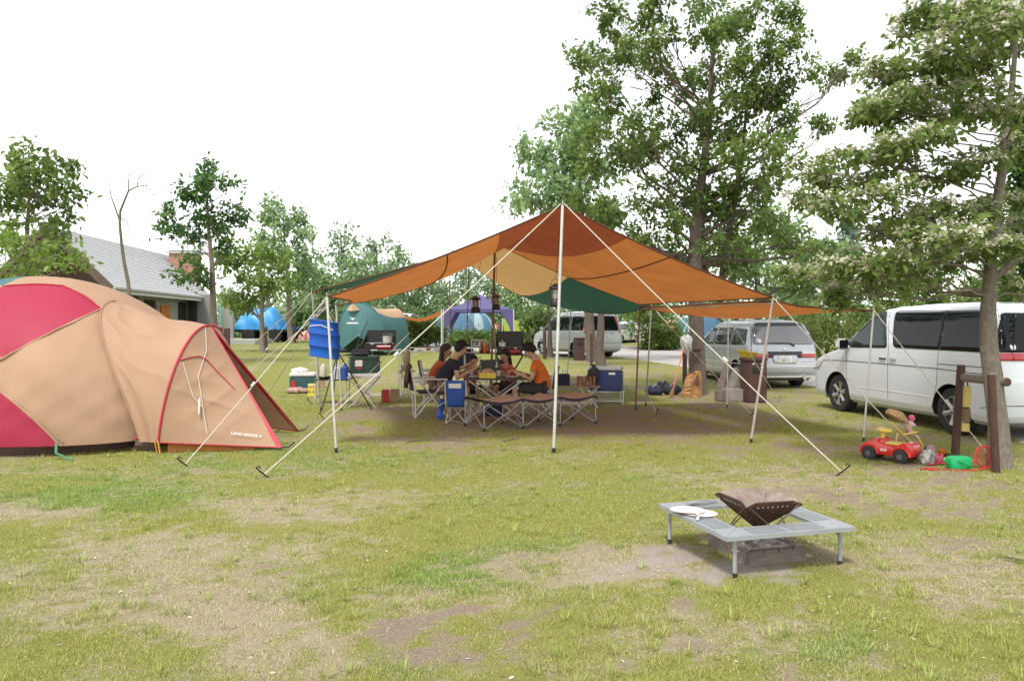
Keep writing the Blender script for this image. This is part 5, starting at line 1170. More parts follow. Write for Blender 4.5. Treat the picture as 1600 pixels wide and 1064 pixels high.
for f_ in 'LR':
    sg_ = 1 if f_ == 'L' else -1
    nw.patch('window', [(1.28, 1.05), (.1, 1.07), (.1, 1.64), (.55, 1.64), (.85, 1.46)], M_glassg, f_, .006, .06); nw.patch('window', [(.02, 1.07), (-.95, 1.08), (-.95, 1.66), (.02, 1.65)], M_glass, f_, .006, .05); nw.patch('window', [(-1.02, 1.08), (-1.95, 1.09), (-1.92, 1.62), (-1.02, 1.66)], M_glass, f_, .006, .06)
    nw.line([(.06, .32), (.06, 1.66)], face=f_, r=.007); nw.line([(-.98, .6), (-.98, 1.66)], face=f_, r=.007); nw.line([(1.9, .62), (-2.1, .62)], M_white, f_, .012, 'side_moulding'); nw.patch('tail_lamp', [(-2.02, 1.0), (-2.2, 1.0), (-2.10, 1.66), (-1.96, 1.64)], M_red, f_, .012, .03, .05)
    MB().box((1.05, sg_ * .98, 1.14), (.14, .2, .18), bev=.05).build('mirror', P_wagon, nw.root)
nw.patch('rear_window', [(-.66, 1.08), (.66, 1.08), (.58, 1.66), (-.58, 1.66)], M_glass, 'B', .008, .07); [nw.patch('tail_lamp', [(s_ * .82, 1.0), (s_ * .70, 1.0), (s_ * .62, 1.68), (s_ * .72, 1.66)], M_red, 'B', .012, .02, .06) for s_ in (-1, 1)]
xp = nw.rx(0, .9) - .02; pl = MB().box((xp, 0, .88), (.012, .34, .17), bev=.004).build('number_plate', M_white, nw.root); text_mb('33-30', .115, frame((xp - .008, 0, .86), (0, -1, 0), (0, 0, 1)), .9).build('plate_number', M_green, pl, smooth=False)
nw.patch('garnish', [(-.40, .97), (.40, .97), (.40, 1.03), (-.40, 1.03)], M_chrome, 'B', .012, .02); nw.line([(.8, .6), (-.8, .6)], face='B', r=.007); mb = MB(); mb.tube([(-.1, .5, 1.87), (-1.5, .5, 1.86)], .02, 6); mb.tube([(-.1, -.5, 1.87), (-1.5, -.5, 1.86)], .02, 6)
[mb.tube([(x_, y_, 1.80), (x_, y_, 1.87)], .018, 6) for x_ in (-.1, -1.5) for y_ in (-.5, .5)]; mb.build('roof_rail', M_black, nw.root); MB().box((0, 0, .28), (4.0, 1.4, .14)).build('underbody', M_black, nw.root)

def far_car(src, label, px, Y, ang, name='parked_car', mt=None):
    r = copy_tree(src.root); r.name = name; X = (px - 800) * Y / FPX; r.location = (X, Y, zgf(X, Y)); r.rotation_euler = (0, 0, math.radians(ang)); r.scale = (1, 1, .92); tag(r, label, 'car', 'cars parked in the distance')
    if mt:
        for ch in r.children:
            if ch.name.startswith('body'):
                ch.data = ch.data.copy(); ch.data.materials[0] = mt
far_car(sv, 'grey car far across the road, left of the slim dark tree', 985, 62, 15, mt=paint('paint_bluegrey', (.22, .24, .28)))
far_car(nw, 'silver car far across the road, right of the slim dark tree', 1012, 66, 40)
far_car(wv, 'white van far behind the bush beside the green tent', 632, 50, 25, mt=P_white)
far_car(sv, 'white car far behind the silver wagon tail', 966, 58, 60, mt=P_white)
far_car(nw, 'pale car beyond the lime awning, left of the straggly bush', 815, 60, 80)
# ------------------------------------------------------------------ camp furniture and gear
F_navy = mat('fabric_navy', (.022, .026, .06), .85, .2, 8, bump=.3, bs=25); F_blue = mat('fabric_blue', (.02, .085, .33), .8, .15, 6, bump=.3, bs=25)
F_char = mat('fabric_charcoal', (.025, .025, .032), .85, .2, 8, bump=.3, bs=25); F_brown = mat('fabric_brown', (.09, .035, .022), .85, .2, 8, bump=.3, bs=25)
F_cot = mat('fabric_cot_taupe', (.42, .30, .23), .85, .12, 8, bump=.3, bs=25); F_cotp = mat('fabric_cot_purple', (.06, .035, .06), .85, .2, 8)
M_yellow = mat('yellow_plastic', (.68, .52, .04), .45, .08); M_redp = mat('red_plastic', (.55, .03, .03), .35, .1); M_greenb = mat('cooler_green', (.012, .05, .035), .4, .1, coat=.3); M_blueb = mat('cooler_navy', (.015, .03, .12), .45, .12)
M_grey = mat('grey_plastic', (.38, .38, .37), .5, .1); M_card = mat('cardboard', (.42, .28, .17), .85, .12); M_steel = mat('steel', (.5, .5, .5), .25, .15, metal=.9); M_binb = mat('bin_brown', (.085, .04, .032), .7, .2, 5, bump=.2)
M_woodw = mat('warm_wood', (.30, .13, .05), .6, .3, 8, stretch=(1, 5, 5)); M_tray = mat('tray_dark', (.04, .035, .03), .5, .2); M_food = mat('food_brown', (.32, .16, .07), .7, .4, 30, bump=.8, bs=60); M_paper = mat('paper_white', (.75, .73, .70), .7, .05); M_concrete = mat('concrete', (.30, .27, .24), .9, .2, 10, bump=.4)
M_bottle = mat('bottle_amber', (.22, .05, .01), .12, .2, coat=.5); M_orangep = mat('orange_plastic', (.75, .17, .02), .4, .1); M_pink = mat('pink_plastic', (.75, .13, .25), .45, .1); M_greenp = mat('green_plastic', (.01, .42, .14), .4, .1)

def wpt(x, y, z): return Vector((x, y, z))
# camp bed
cA = Vector((-.41, 11.48, 0)); cu = Vector((1.73, .87, 0)).normalized(); cv = Vector((-.45, .89, 0)).normalized(); cv = Vector((-cu.y, cu.x, 0))
bed = thing('camp_bed', 'long folding camp bed with taupe and purple fabric, empty, in front of the table', 'camp bed', cA)
Lb, Wb, Hb = 1.94, .70, .45
def cp_(u, v, z): return cA + cu * u + cv * v + Vector((0, 0, z))
rows = []
for i in range(37):
    u = Lb * i / 36; ph = abs(math.sin(math.pi * 3 * i / 36)); row = []
    for j in range(13):
        v = Wb * j / 12; e = abs(2 * j / 12 - 1); inset = .045 * ph * (1 if e > .9 else 0)
        row.append(cp_(u, v + (inset if j == 0 else -inset if j == 12 else 0), Hb - .03 * ph * (.5 + .5 * e ** 4) + .02 * (1 - ph)))
    rows.append(row)
MB().grid(rows).build('canvas', F_cot, bed, world=True, sharp=80)
for jj, s in ((0, -1), (12, 1)):
    r2 = [[r[jj], r[jj] + Vector((0, 0, -.03 - .02 * abs(math.sin(math.pi * 3 * i / 36)))) + cv * s * -.01] for i, r in enumerate(rows)]
    MB().grid(r2).build('side_band', F_cotp, bed, world=True, sharp=80)
MB().grid([[p + Vector((0, 0, -.012)) for p in r] for r in rows]).build('underside', F_cotp, bed, world=True, sharp=80)
legs = MB(); hubs = MB(); nu4 = [0, Lb / 3, 2 * Lb / 3, Lb]
for v in (0, Wb):
    for k, u in enumerate(nu4):
        legs.tube([cp_(u, v, .03), cp_(u, v, Hb)], .009, 6)
        for z in (.03, Hb - .01): hubs.tube([cp_(u, v, z - .028), cp_(u, v, z + .028)], .024, 8)
    for k in range(3):
        legs.tube([cp_(nu4[k], v, .03), cp_(nu4[k + 1], v, Hb - .02)], .008, 6); legs.tube([cp_(nu4[k], v, Hb - .02), cp_(nu4[k + 1], v, .03)], .008, 6)
for u in nu4:
    legs.tube([cp_(u, 0, .03), cp_(u, Wb, Hb - .02)], .008, 6); legs.tube([cp_(u, 0, Hb - .02), cp_(u, Wb, .03)], .008, 6)
legs.build('frame', mat('cot_tube', (.42, .42, .43), .4, .1, metal=.4), bed, world=True); hubs.m = [0] * len(hubs.f)
for v in (0, Wb):
    for u in nu4:
        h_ = MB(); [h_.tube([cp_(u, v, z - .028), cp_(u, v, z + .028)], .024, 8) for z in (.03,)]; h_.build('foot', M_black, bed, world=True)
        h_ = MB(); h_.tube([cp_(u, v, Hb - .045), cp_(u, v, Hb + .006)], .024, 8); h_.build('hub', M_black, bed, world=True)

def director_chair(label, px, py, ang, mback, mseat, W=.52, H=.84, seat=.43, group='folding armchairs at the table'):
    b = G(px, py); t = thing('camp_chair', label, 'chair', b, ang, group); w = W / 2      # faces local +x
    mb = MB(); d0, d1 = -.22, .24
    for s in (-1, 1):
        y = s * w
        mb.tube([(d1 + .04, y, 0), (d0 + .02, y, seat + .2)], .011, 6); mb.tube([(d0 - .06, y, 0), (d1, y, seat + .2)], .011, 6)
        mb.tube([(d0 - .05, y, .01), (d0 - .06, y, .45), (d0 - .13, y, H)], .012, 6); mb.tube([(d0 - .08, y, seat + .205), (d0 + .1, y, seat + .225), (d1 + .03, y, seat + .215)], .014, 6)
    mb.tube([(d1 + .04, -w, .012), (d1 + .04, w, .012)], .010, 6); mb.tube([(d0 - .06, -w, .012), (d0 - .06, w, .012)], .010, 6)
    mb.tube([(d1, -w, seat), (d1, w, seat)], .011, 6); mb.tube([(d0, -w, seat - .02), (d0, w, seat - .02)], .011, 6); mb.build('frame', M_pole, t)
    MB().grid([[(lerp(d0, d1, i / 8), lerp(-w, w, j / 8), seat - .035 * math.sin(math.pi * j / 8) * (1 - .3 * i / 8)) for j in range(9)] for i in range(9)]).build('seat', mseat, t, solid=.012)
    MB().grid([[(d0 - .07 - .07 * i / 8 - .05 * math.sin(math.pi * j / 8), lerp(-w, w, j / 8), lerp(seat + .03, H, i / 8)) for j in range(9)] for i in range(9)]).build('backrest', mback, t, solid=.012)
    return t
aL = math.radians(12); chL = director_chair('charcoal folding armchair under the man in navy, left of the table', 672, 650, aL, F_char, F_char)
director_chair('folding armchair with reddish brown back under the woman behind the man in navy', 684, 628, math.radians(5), F_brown, F_char)
chR = director_chair('folding armchair with brown backrest under the man in the orange shirt', 838, 646, math.radians(172), F_brown, F_brown)
director_chair('dark folding armchair under the long haired girl behind the table', 782, 619, math.radians(-70), F_char, F_char, .48, .78, .40)
# blue child chair
kb = G(716, 660); kc = thing('child_chair', 'small blue folding child chair with white label on its backrest', 'chair', kb, math.radians(80))
mb = MB(); w = .17
for s in (-1, 1):
    y = s * w; mb.tube([(-.16, y, 0), (.15, -y, .30)], .009, 6); mb.tube([(-.16, y, 0), (.16, y * .95, .30)], .009, 6); mb.tube([(.17, y, 0), (-.15, y, .30), (-.19, y, .68)], .010, 6); mb.tube([(-.17, y, .42), (.12, y, .42), (.16, y, .0)], .009, 6)
mb.tube([(-.16, -w, 0), (.17, w, .01)], .007, 5); mb.tube([(-.19, -w, .68), (-.19, w, .68)], .010, 6); mb.build('frame', M_pole, kc)
MB().grid([[(-.150 - .04 * i / 8 - .03 * math.sin(math.pi * j / 8), lerp(-w, w, j / 8) * lerp(.8, 1.0, i / 8), lerp(.27, .69, i / 8)) for j in range(9)] for i in range(9)]).build('backrest', F_blue, kc, solid=.012)
MB().grid([[(lerp(-.15, .15, i / 6), lerp(-w, w, j / 6), .30 - .03 * math.sin(math.pi * j / 6)) for j in range(7)] for i in range(7)]).build('seat', F_navy, kc, solid=.01)
MB().grid([[(-.188 - .006 * i - .028 * math.sin(math.pi * (j + 1) / 8), lerp(-w, w, (j + 1.5) / 8) * .95, lerp(.57, .645, i / 2)) for j in range(6)] for i in range(3)]).xf(Matrix.Translation((-.012, 0, 0))).build('label_patch', M_paper, kc)
# blue water bag on the chair arm
wb = P(690, 630, 12.9); bag = thing('water_bottle', 'blue and white bottle pouch hanging beside the child chair', 'bottle', (wb.x, wb.y, .2))
MB().ball((wb.x, wb.y, wb.z - .02), (.055, .05, .11), 10, 12).build('pouch', F_blue, bag, world=True); MB().tube([(wb.x - .02, wb.y, wb.z - .12), (wb.x - .03, wb.y, wb.z - .2), (wb.x + .01, wb.y, wb.z - .26)], [.045, .055, .035], 10).build('pocket', mat('vivid_blue', (.01, .12, .6), .5, .1), bag, world=True)
MB().tube([(wb.x - .06, wb.y - .02, wb.z - .05), (wb.x + .0, wb.y - .055, wb.z - .01), (wb.x + .06, wb.y - .02, wb.z + .02)], .018, 6, flat=.5).build('band', M_paper, bag, world=True); MB().tube([(wb.x, wb.y, wb.z + .08), (wb.x, wb.y, wb.z + .13)], .022, 8).build('cap', M_paper, bag, world=True)

def xtable(name, label, px0, px1, Y, ztop, depth, mtop, th=.025, legs='x', cat='table', mleg=None, rz=0):
    x0, x1 = (px0 - 800) * Y / FPX, (px1 - 800) * Y / FPX; cx = (x0 + x1) / 2; L = (x1 - x0); z0 = zgf(cx, Y); t = thing(name, label, cat, (cx, Y, z0), rz); h = ztop - z0; mleg = mleg or M_pole
    MB().box((0, 0, h - th / 2), (L, depth, th), bev=.006).build('tabletop', mtop, t); mb = MB(); a = L / 2 - .06
    for s in (-1, 1):
        y = s * (depth / 2 - .05)
        if legs == 'x': mb.tube([(-a, y, 0), (a, y, h - th)], .012, 6); mb.tube([(a, y, 0), (-a, y, h - th)], .012, 6)
        else:
            for q_ in (-a, a): mb.tube([(q_, y, 0), (q_, y, h - th)], .012, 6)
    if legs == 'x': mb.tube([(-a, -depth / 2 + .05, .012), (-a, depth / 2 - .05, .012)], .010, 6); mb.tube([(a, -depth / 2 + .05, .012), (a, depth / 2 - .05, .012)], .010, 6)
    else:
        for q_ in (-a, a): mb.tube([(q_, -depth / 2 + .05, h * .3), (q_, depth / 2 - .05, h * .3)], .009, 6)
        mb.tube([(-a, depth / 2 - .05, h * .3), (a, depth / 2 - .05, h * .3)], .009, 6)
    mb.build('leg_frame', mleg, t); return t, h
tabY = 13.45; tz = EYE - (589 - HZ) * tabY / FPX
xtable('camp_table', 'folding dining table laden with food between the seated people', 728, 822, tabY, tz, .9, M_tray)
def T(px, dy=0): return Vector(((px - 800) * (tabY + dy) / FPX, tabY + dy, tz))
def lathe_thing(name, label, cat, p, prof, m, n=18, group=None, extra=None):
    t = thing(name, label, cat, p, 0, group); MB().lathe(prof, n=n).build('body', m, t)
    if extra: extra(t)
    return t
p = T(762, -.25); yt = thing('food_tray', 'yellow rectangular tray heaped with food on the table', 'tray', p)
mb = MB(); mb.box((0, 0, .012), (.27, .2, .02)); [mb.box((sx * .135, 0, .05), (.012, .2, .08)) for sx in (-1, 1)]; [mb.box((0, sy_ * .1, .05), (.27, .012, .08)) for sy_ in (-1, 1)]; mb.build('tray', M_yellow, yt, smooth=False)
MB().ball((0, 0, .07), (.12, .085, .09), 8, 14, warp=lambda d: 1 + .15 * math.sin(9 * d.x + 7 * d.y)).build('food', mat('food_pale', (.5, .33, .2), .8, .3, 30, bump=.8, bs=60), yt)
def plate(label, p, r=.11, food=True):
    t = thing('plate', label, 'plate', p, 0, 'plates on the dining table'); MB().lathe([(.01, .004), (r * .6, .004), (r, .02), (r * 1.0, .026), (r * .6, .012), (.01, .010)], n=24).build('dish', M_paper, t)
    if food: MB().ball((0, 0, .025), (r * .55, r * .5, .03), 6, 12, warp=lambda d: 1 + .25 * math.sin(11 * d.x + 5 * d.y)).build('food', M_food, t)
plate('white plate of food in front of the man in navy', T(742, -.2)); plate('white plate of food by the orange shirted man hands', T(800, -.2)); plate('white plate at the middle of the table, before the girl', T(790, .15)); plate('small empty white plate at the table right edge', T(814, .0), .08, False)
def cup(label, p, m, h=.1, r=.035, g='cups on the dining table'): return lathe_thing('cup', label, 'cup', p, [(r * .8, 0), (r, h), (r * .92, h), (r * .75, .01)], m, 14, g)
cup('silver cup beside the yellow tray, left', T(748, .0), M_steel); cup('white cup near the girl', T(779, .2), M_paper); cup('pale blue cup by the left plate', T(737, .05), mat('cup_blue', (.3, .45, .6), .5)); cup('white cup at the right edge of the table', T(818, -.1), M_paper, .08)
def bottle(label, p, m, h=.24, r=.035, g='bottles on the camp tables'):
    t = lathe_thing('bottle', label, 'bottle', p, [(r * .9, 0), (r, .02), (r, h * .6), (r * .4, h * .78), (r * .36, h * .95)], m, 14, g); MB().lathe([(r * .42, h * .95), (r * .42, h)], n=10).build('cap', M_white, t)
bottle('green bottle standing left of the yellow tray', T(750, .2), mat('bottle_green', (.02, .10, .03), .12, coat=.5)); bottle('clear bottle between the girl and the tray', T(776, .3), mat('bottle_clear', (.5, .52, .5), .1, coat=.6))
p = T(765, .32); tg = thing('table_grill', 'black tabletop grill behind the yellow tray', 'grill', p); MB().box((0, 0, .10), (.36, .24, .10), bev=.015).build('body', M_blackmetal, tg); MB().box((0, .11, .20), (.36, .015, .14), bev=.005).build('lid', M_blackmetal, tg); mb = MB(); [mb.box((sx * .15, sy_ * .09, .025), (.02, .02, .05)) for sx in (-1, 1) for sy_ in (-1, 1)]; mb.tube([(-.16, 0, .152), (.16, 0, .152)], .004, 5); 
for sx in (-1, 1):
    for sy_ in (-1, 1): MB().box((sx * .15, sy_ * .09, .026), (.02, .02, .052)).build('leg', M_blackmetal, tg)

# cooler boxes
def cooler(label, px, Y, zb, wpx, hpx, d, mb_, ml, rz=0, lab=None, lm=None, name='cooler_box', band=None):
    k = Y / FPX; X = (px - 800) * k; w, h = wpx * k, hpx * k; t = thing(name, label, 'cooler', (X, Y, zb), rz)
    MB().box((0, 0, h * .42), (w, d, h * .84), bev=.02).build('body', mb_, t); MB().box((0, 0, h * .92), (w * 1.02, d * 1.03, h * .16), bev=.018).build('lid', ml, t)
    if band: MB().box((0, 0, h * .10), (w * 1.012, d * 1.012, h * .2), bev=.012).build('base_band', band, t)
    for s in (-1, 1): MB().tube([(s * w * .51, -d * .2, h * .70), (s * (w * .5 + .035), -d * .2, h * .66), (s * (w * .5 + .035), d * .2, h * .66), (s * w * .51, d * .2, h * .70)], .011, 6).build('handle', M_grey, t)
    if lab: MB().box((lab[0] * w, -d / 2 - .003, lab[1] * h), (lab[2] * w, .008, lab[3] * h), bev=.002).build('label_patch', lm or M_paper, t)
    return t, w, h
def stand(label, px, Y, wpx, top, d, legs='box', name='cooler_stand', m=None):
    k = Y / FPX; X = (px - 800) * k; z0 = zgf(X, Y); w = wpx * k / 2; t = thing(name, label, 'stand', (X, Y, z0)); h = top - z0; mb = MB(); y = d / 2
    mb.tube([(-w, -y, h - .012), (w, -y, h - .012), (w, y, h - .012), (-w, y, h - .012), (-w, -y, h - .012)], .012, 6)
    if legs == 'box':
        for sx in (-1, 1):
            for sy_ in (-1, 1): mb.tube([(sx * w * .95, sy_ * y, h - .01), (sx * w * .95, sy_ * y, 0)], .011, 6)
            mb.tube([(sx * w * .95, -y, .06), (sx * w * .95, y, .06)], .010, 6)
        mb.tube([(-w * .95, -y, .07), (w * .95, -y, .07)], .010, 6); mb.tube([(-w * .95, y, .07), (w * .95, y, .07)], .010, 6)
    else:
        for sy_ in (-1, 1): mb.tube([(-w, sy_ * y, h - .01), (w * .9, sy_ * y, 0)], .012, 6); mb.tube([(w, sy_ * y, h - .01), (-w * .9, sy_ * y, 0)], .012, 6)
        mb.tube([(w * .9, -y, .01), (w * .9, y, .01)], .010, 6); mb.tube([(-w * .9, -y, .01), (-w * .9, y, .01)], .010, 6)
    mb.build('frame', m or M_pole, t)
Yc = 15.5; zt_ = EYE - (610 - HZ) * Yc / FPX
stand('silver tubular stand under the navy cooler', 947, Yc, 52, zt_, .38); cooler('navy blue cooler box with grey lid on a tubular stand', 947, Yc, zt_, 50, 38, .40, M_blueb, M_grey, math.radians(-14), (.22, .72, .2, .08))
Yg = 15.0; zt_ = EYE - (588 - HZ) * Yg / FPX
stand('folding crossed-leg stand under the green cooler', 569, Yg, 46, zt_, .36, 'x'); gc, w_, h_ = cooler('dark green cooler box with white base band on a folding stand', 569, Yg, zt_, 46, 32, .36, M_greenb, M_greenb, math.radians(18), (-.22, .66, .24, .3), None, band=M_paper)
MB().box((-.12, -.19, h_ * .42), (.09, .008, .035), bev=.002).build('red_badge', M_redp, gc)
gp = Vector(gc.location) + Vector((-.06, 0, h_)); kt = thing('griddle_bag', 'black lumpy cookware bag lying on the green cooler', 'bag', gp)
MB().ball((0, 0, .06), (.20, .15, .085), 10, 18, warp=lambda d: 1 + .12 * math.sin(7 * d.x + 5 * d.y) + .08 * math.sin(13 * d.z)).build('bag', F_char, kt); MB().tube([(-.12, 0, .10), (-.06, -.03, .19), (.06, -.03, .18), (.12, 0, .10)], .01, 6).build('handle', M_black, kt)
# black tripod stand by the net
tq = G(548, 640); tri = thing('tripod', 'black tripod stand with spread legs left of the green cooler', 'tripod', tq); ap = P(528, 548, tq.y)
MB().box(ap, (.30, .25, .04), bev=.01).build('top_plate', M_blackmetal, tri, world=True)
for fx_, fy_ in ((502, 643), (581, 640), (520, 626)): f_ = G(fx_, fy_); MB().tube([ap + Vector((0, 0, -.02)), f_], .012, 6).build('leg', M_blackmetal, tri, world=True)
# two-burner stoves
def stove(label, px, Y, zb, wpx, lid_h, group='camp stoves', red=True):
    k = Y / FPX; X = (px - 800) * k; w = wpx * k; t = thing('camp_stove', label, 'stove', (X, Y, zb), 0, group)
    MB().box((0, 0, .055), (w, .34, .11), bev=.008).build('body', M_blackmetal, t); MB().box((0, .19, .11 + lid_h / 2), (w, .02, lid_h), bev=.006).build('lid', M_blackmetal, t)
    for s in (-1, 1):
        mb = MB(); a = .16 * s; mb.add([(s * w / 2, .19, .12), (s * w / 2, .19, .11 + lid_h * .8), (s * w * .56, -.12, .12), (s * w / 2 + .006 * s, .19, .12), (s * w / 2 + .006 * s, .19, .11 + lid_h * .8), (s * w * .56 + .006 * s, -.12, .12)], [(0, 1, 2), (3, 5, 4), (0, 3, 4, 1), (1, 4, 5, 2), (0, 2, 5, 3)]); mb.build('wind_guard', M_blackmetal, t, smooth=False)
        MB().lathe([(.075, .112), (.07, .125), (.045, .125), (.04, .13), (.01, .13)], (s * w * .24, .0, 0), 18).build('burner', M_steel, t)
    mb = MB(); [mb.tube([(-w * .46, y, .137), (w * .46, y, .137)], .004, 5) for y in (-.13, -.045, .045, .13)]; [mb.tube([(x, -.13, .137), (x, .13, .137)], .004, 5) for x in (-w * .46, 0, w * .46)]; mb.build('grate', M_steel, t)
    if red: MB().tube([(-w * .05, -.20, .05), (w * .42, -.20, .05)], .05, 12).build('fuel_tank', mat('tank_red', (.30, .02, .025), .35, .1, coat=.4), t)
    return t
Y1 = 16.6; zb = EYE - (546 - HZ) * Y1 / FPX; stove('open camp stove with tall black lid in front of the green tent', 594, Y1, zb, 46, .30)
stand('folding stand carrying the left camp stove', 602, Y1, 48, zb, .36, 'box', 'stove_stand', M_pole)
pp = Vector(((606 - 800) * Y1 / FPX, Y1 - .03, zb + .14)); pt = lathe_thing('cooking_pot', 'small silver pot on the left camp stove', 'pot', pp, [(.085, 0), (.10, .01), (.105, .15), (.112, .155), (.10, .155), (.095, .02), (.01, .015)], mat('enamel', (.55, .52, .46), .35, .1)); MB().tube([(-.1, 0, .13), (-.13, -.02, .18), (0, -.03, .20), (.13, -.02, .18), (.1, 0, .13)], .004, 5).build('handle', M_steel, pt)
Y2 = 16.2; zb = EYE - (553 - HZ) * Y2 / FPX; stove('open camp stove with big black lid behind the girl and the orange shirted man', 796, Y2, zb, 40, .36); stand('dark stand carrying the stove behind the girl', 796, Y2, 44, zb, .36, 'x', 'stove_stand', M_blackmetal)
pp = Vector(((785 - 800) * Y2 / FPX, Y2 - .02, zb + .14)); pt = lathe_thing('kettle', 'steel kettle on the stove behind the girl', 'kettle', pp, [(.07, 0), (.085, .02), (.085, .09), (.05, .125), (.012, .135), (.012, .155), (.004, .16)], M_steel); MB().tube([(-.07, 0, .09), (-.05, 0, .2), (.05, 0, .2), (.07, 0, .09)], .006, 6).build('handle', M_black, pt)
# long kitchen table with things on it
Yk = 16.9; zk = EYE - (548 - HZ) * Yk / FPX; kt_, hk = xtable('kitchen_table', 'narrow white kitchen table behind the woman, cluttered with small dishes', 634, 718, Yk, zk, .5, M_white, .02, 'straight')
for i, (px, m, r, h, lb) in enumerate([(643, M_tray, .07, .05, 'dark bowl at the left end of the kitchen table'), (655, M_paper, .09, .03, 'white dish on the kitchen table next to the dark bowl'), (669, M_card, .07, .06, 'brown bowl on the kitchen table'), (684, M_paper, .1, .045, 'wide white bowl on the kitchen table'), (700, M_steel, .06, .08, 'steel bowl at the right end of the kitchen table')]):
    lathe_thing('bowl', lb, 'bowl', ((px - 800) * Yk / FPX, Yk + .04 * (-1) ** i, zk), [(r * .5, 0), (r, h), (r * .93, h), (r * .45, .008)], m, 16, 'bowls on the kitchen table')
Yn = 17.2; zn = EYE - (551 - HZ) * Yn / FPX; xtable('side_table', 'dark side table with bottles behind the table, right of the navy chair', 722, 780, Yn, zn, .45, M_tray, .02, 'straight')
for i, (px, m, h, lb) in enumerate([(752, M_bottle, .26, 'amber bottle leftmost on the dark side table'), (758, M_orangep, .24, 'orange bottle in the middle of the dark side table'), (763, M_bottle, .22, 'amber bottle rightmost on the dark side table')]): bottle(lb, ((px - 800) * Yn / FPX, Yn - .05, zn), m, h, .045)
rk = thing('dish_rack', 'white wire dish rack on the dark side table', 'rack', ((745 - 800) * Yn / FPX, Yn + .1, zn)); mb = MB()
for z in (.02, .14, .27): mb.tube([(-.12, -.08, z), (.22, -.08, z), (.22, .08, z), (-.12, .08, z), (-.12, -.08, z)], .007, 5)
for x in (-.12, -.03, .06, .14, .22): mb.tube([(x, -.08, .02), (x, -.08, .27)], .006, 5)
for x in (-.12, .22): mb.tube([(x, .08, .02), (x, .08, .27)], .006, 5)
mb.build('wire_frame', M_white, rk); 
nb = G(736, 596); nc_ = thing('folding_chair', 'navy folding chair seen from behind, beyond the man in navy', 'chair', (nb.x, 18.2, 0), math.radians(85))
MB().grid([[(-.2 - .06 * i / 6 - .03 * math.sin(math.pi * j / 6), lerp(-.22, .22, j / 6) * (1 if i < 5 else .88), lerp(.55, 1.02, i / 6)) for j in range(7)] for i in range(7)]).build('backrest', F_navy, nc_, solid=.03); MB().box((.02, 0, .45), (.42, .44, .04), bev=.01).build('seat', F_navy, nc_)
for s in (-1, 1): MB().tube([(.22, s * .2, 0), (-.16, s * .2, .5), (-.26, s * .2, 1.0)], .012, 6).build('leg', M_pole, nc_); MB().tube([(-.22, s * .2, 0), (.2, s * .2, .45)], .012, 6).build('leg', M_pole, nc_)
# low table, jugs and left pile
Yl = 15.6; zl = EYE - (592 - HZ) * Yl / FPX; xtable('low_table', 'low black table behind the blue net with pans and jugs', 490, 548, Yl, zl, .4, M_tray, .02, 'straight')
def jug(label, px, m, h, r=.06): t = lathe_thing('jug', label, 'jug', ((px - 800) * Yl / FPX, Yl - .05, zl), [(r, 0), (r, h * .75), (r * .5, h * .88), (r * .35, h)], m, 14, 'jugs on the low table'); MB().lathe([(r * .4, h), (r * .4, h + .03)], n=10).build('cap', M_white, t)
jug('bright blue jug on the low table', 540, F_blue, .30, .085); jug('clear water jug on the low table', 528, mat('jug_clear', (.5, .55, .6), .2, coat=.4), .28, .075)
lathe_thing('frying_pan', 'black frying pan on the low table', 'pan', ((507 - 800) * Yl / FPX, Yl, zl), [(.1, 0), (.14, .05), (.132, .05), (.095, .008)], M_blackmetal, 18, None, lambda t: MB().tube([(.13, 0, .045), (.36, -.05, .07)], [.014, .012], 6).build('handle', M_black, t))
lathe_thing('cream_jar', 'cream cylindrical jar on the low table behind the dark pole', 'jar', ((503 - 800) * Yl / FPX, Yl + .12, zl), [(.06, 0), (.065, .02), (.06, .24), (.04, .27), (.03, .3)], mat('cream', (.6, .55, .42), .6))
b = G(483, 614); rc, w_, h_ = cooler('teal cooler box with white lid and red corner behind the yellow carton', 474, b.y + .35, 0, 38, 32, .4, mat('cooler_teal', (.03, .10, .10), .45), M_paper, math.radians(6)); MB().box((-.18, -.205, .15), (.10, .04, .28), bev=.01).build('red_panel', M_redp, rc)
tw = Vector(rc.location) + Vector((-.08, 0, h_)); t = thing('towel', 'crumpled white cloth on the teal and white cooler', 'cloth', tw); MB().ball((0, 0, .035), (.17, .13, .075), 9, 18, warp=lambda d: 1 + .3 * math.sin(8 * d.x + 4 * d.y) * math.sin(6 * d.y)).build('cloth', M_paper, t)
yc = G(489, 619); t = thing('yellow_carton', 'upright yellow printed carton beside the dark pole', 'box', yc, math.radians(-8)); MB().box((0, 0, .135), (.19, .12, .27), bev=.005).build('carton', mat('carton_yellow', (.72, .60, .06), .5, .06), t)
MB().box((0, -.0625, .245), (.185, .004, .03)).build('printed_band', mat('print_pale', (.7, .68, .4), .6), t); MB().box((-.02, -.0625, .205), (.13, .004, .014)).build('printed_stripe', mat('print_orange', (.55, .25, .05), .6), t)
for x_ in (-.05, .04): MB().box((x_, -.0625, .10), (.042, .004, .028)).build('printed_mark', M_black, t)
fb = G(463, 614); t = thing('bundle', 'brown patterned cloth bundle on the grass left of the yellow carton', 'bag', fb); MB().ball((0, 0, .055), (.26, .14, .075), 10, 20, warp=lambda d: 1 + .15 * math.sin(9 * d.x) + .1 * math.sin(12 * d.y + 3 * d.x)).build('cloth', mat('patterned_brown', (.22, .07, .05), .8, .6, 18, col2=(.55, .42, .35)), t)
cb = G(503, 605); t = thing('card_box', 'small brown cardboard box right of the yellow carton', 'box', cb, .1); MB().box((0, 0, .11), (.12, .12, .22), bev=.004).build('box', M_card, t); MB().box((0, 0, .222), (.03, .121, .004)).build('tape', M_paper, t)
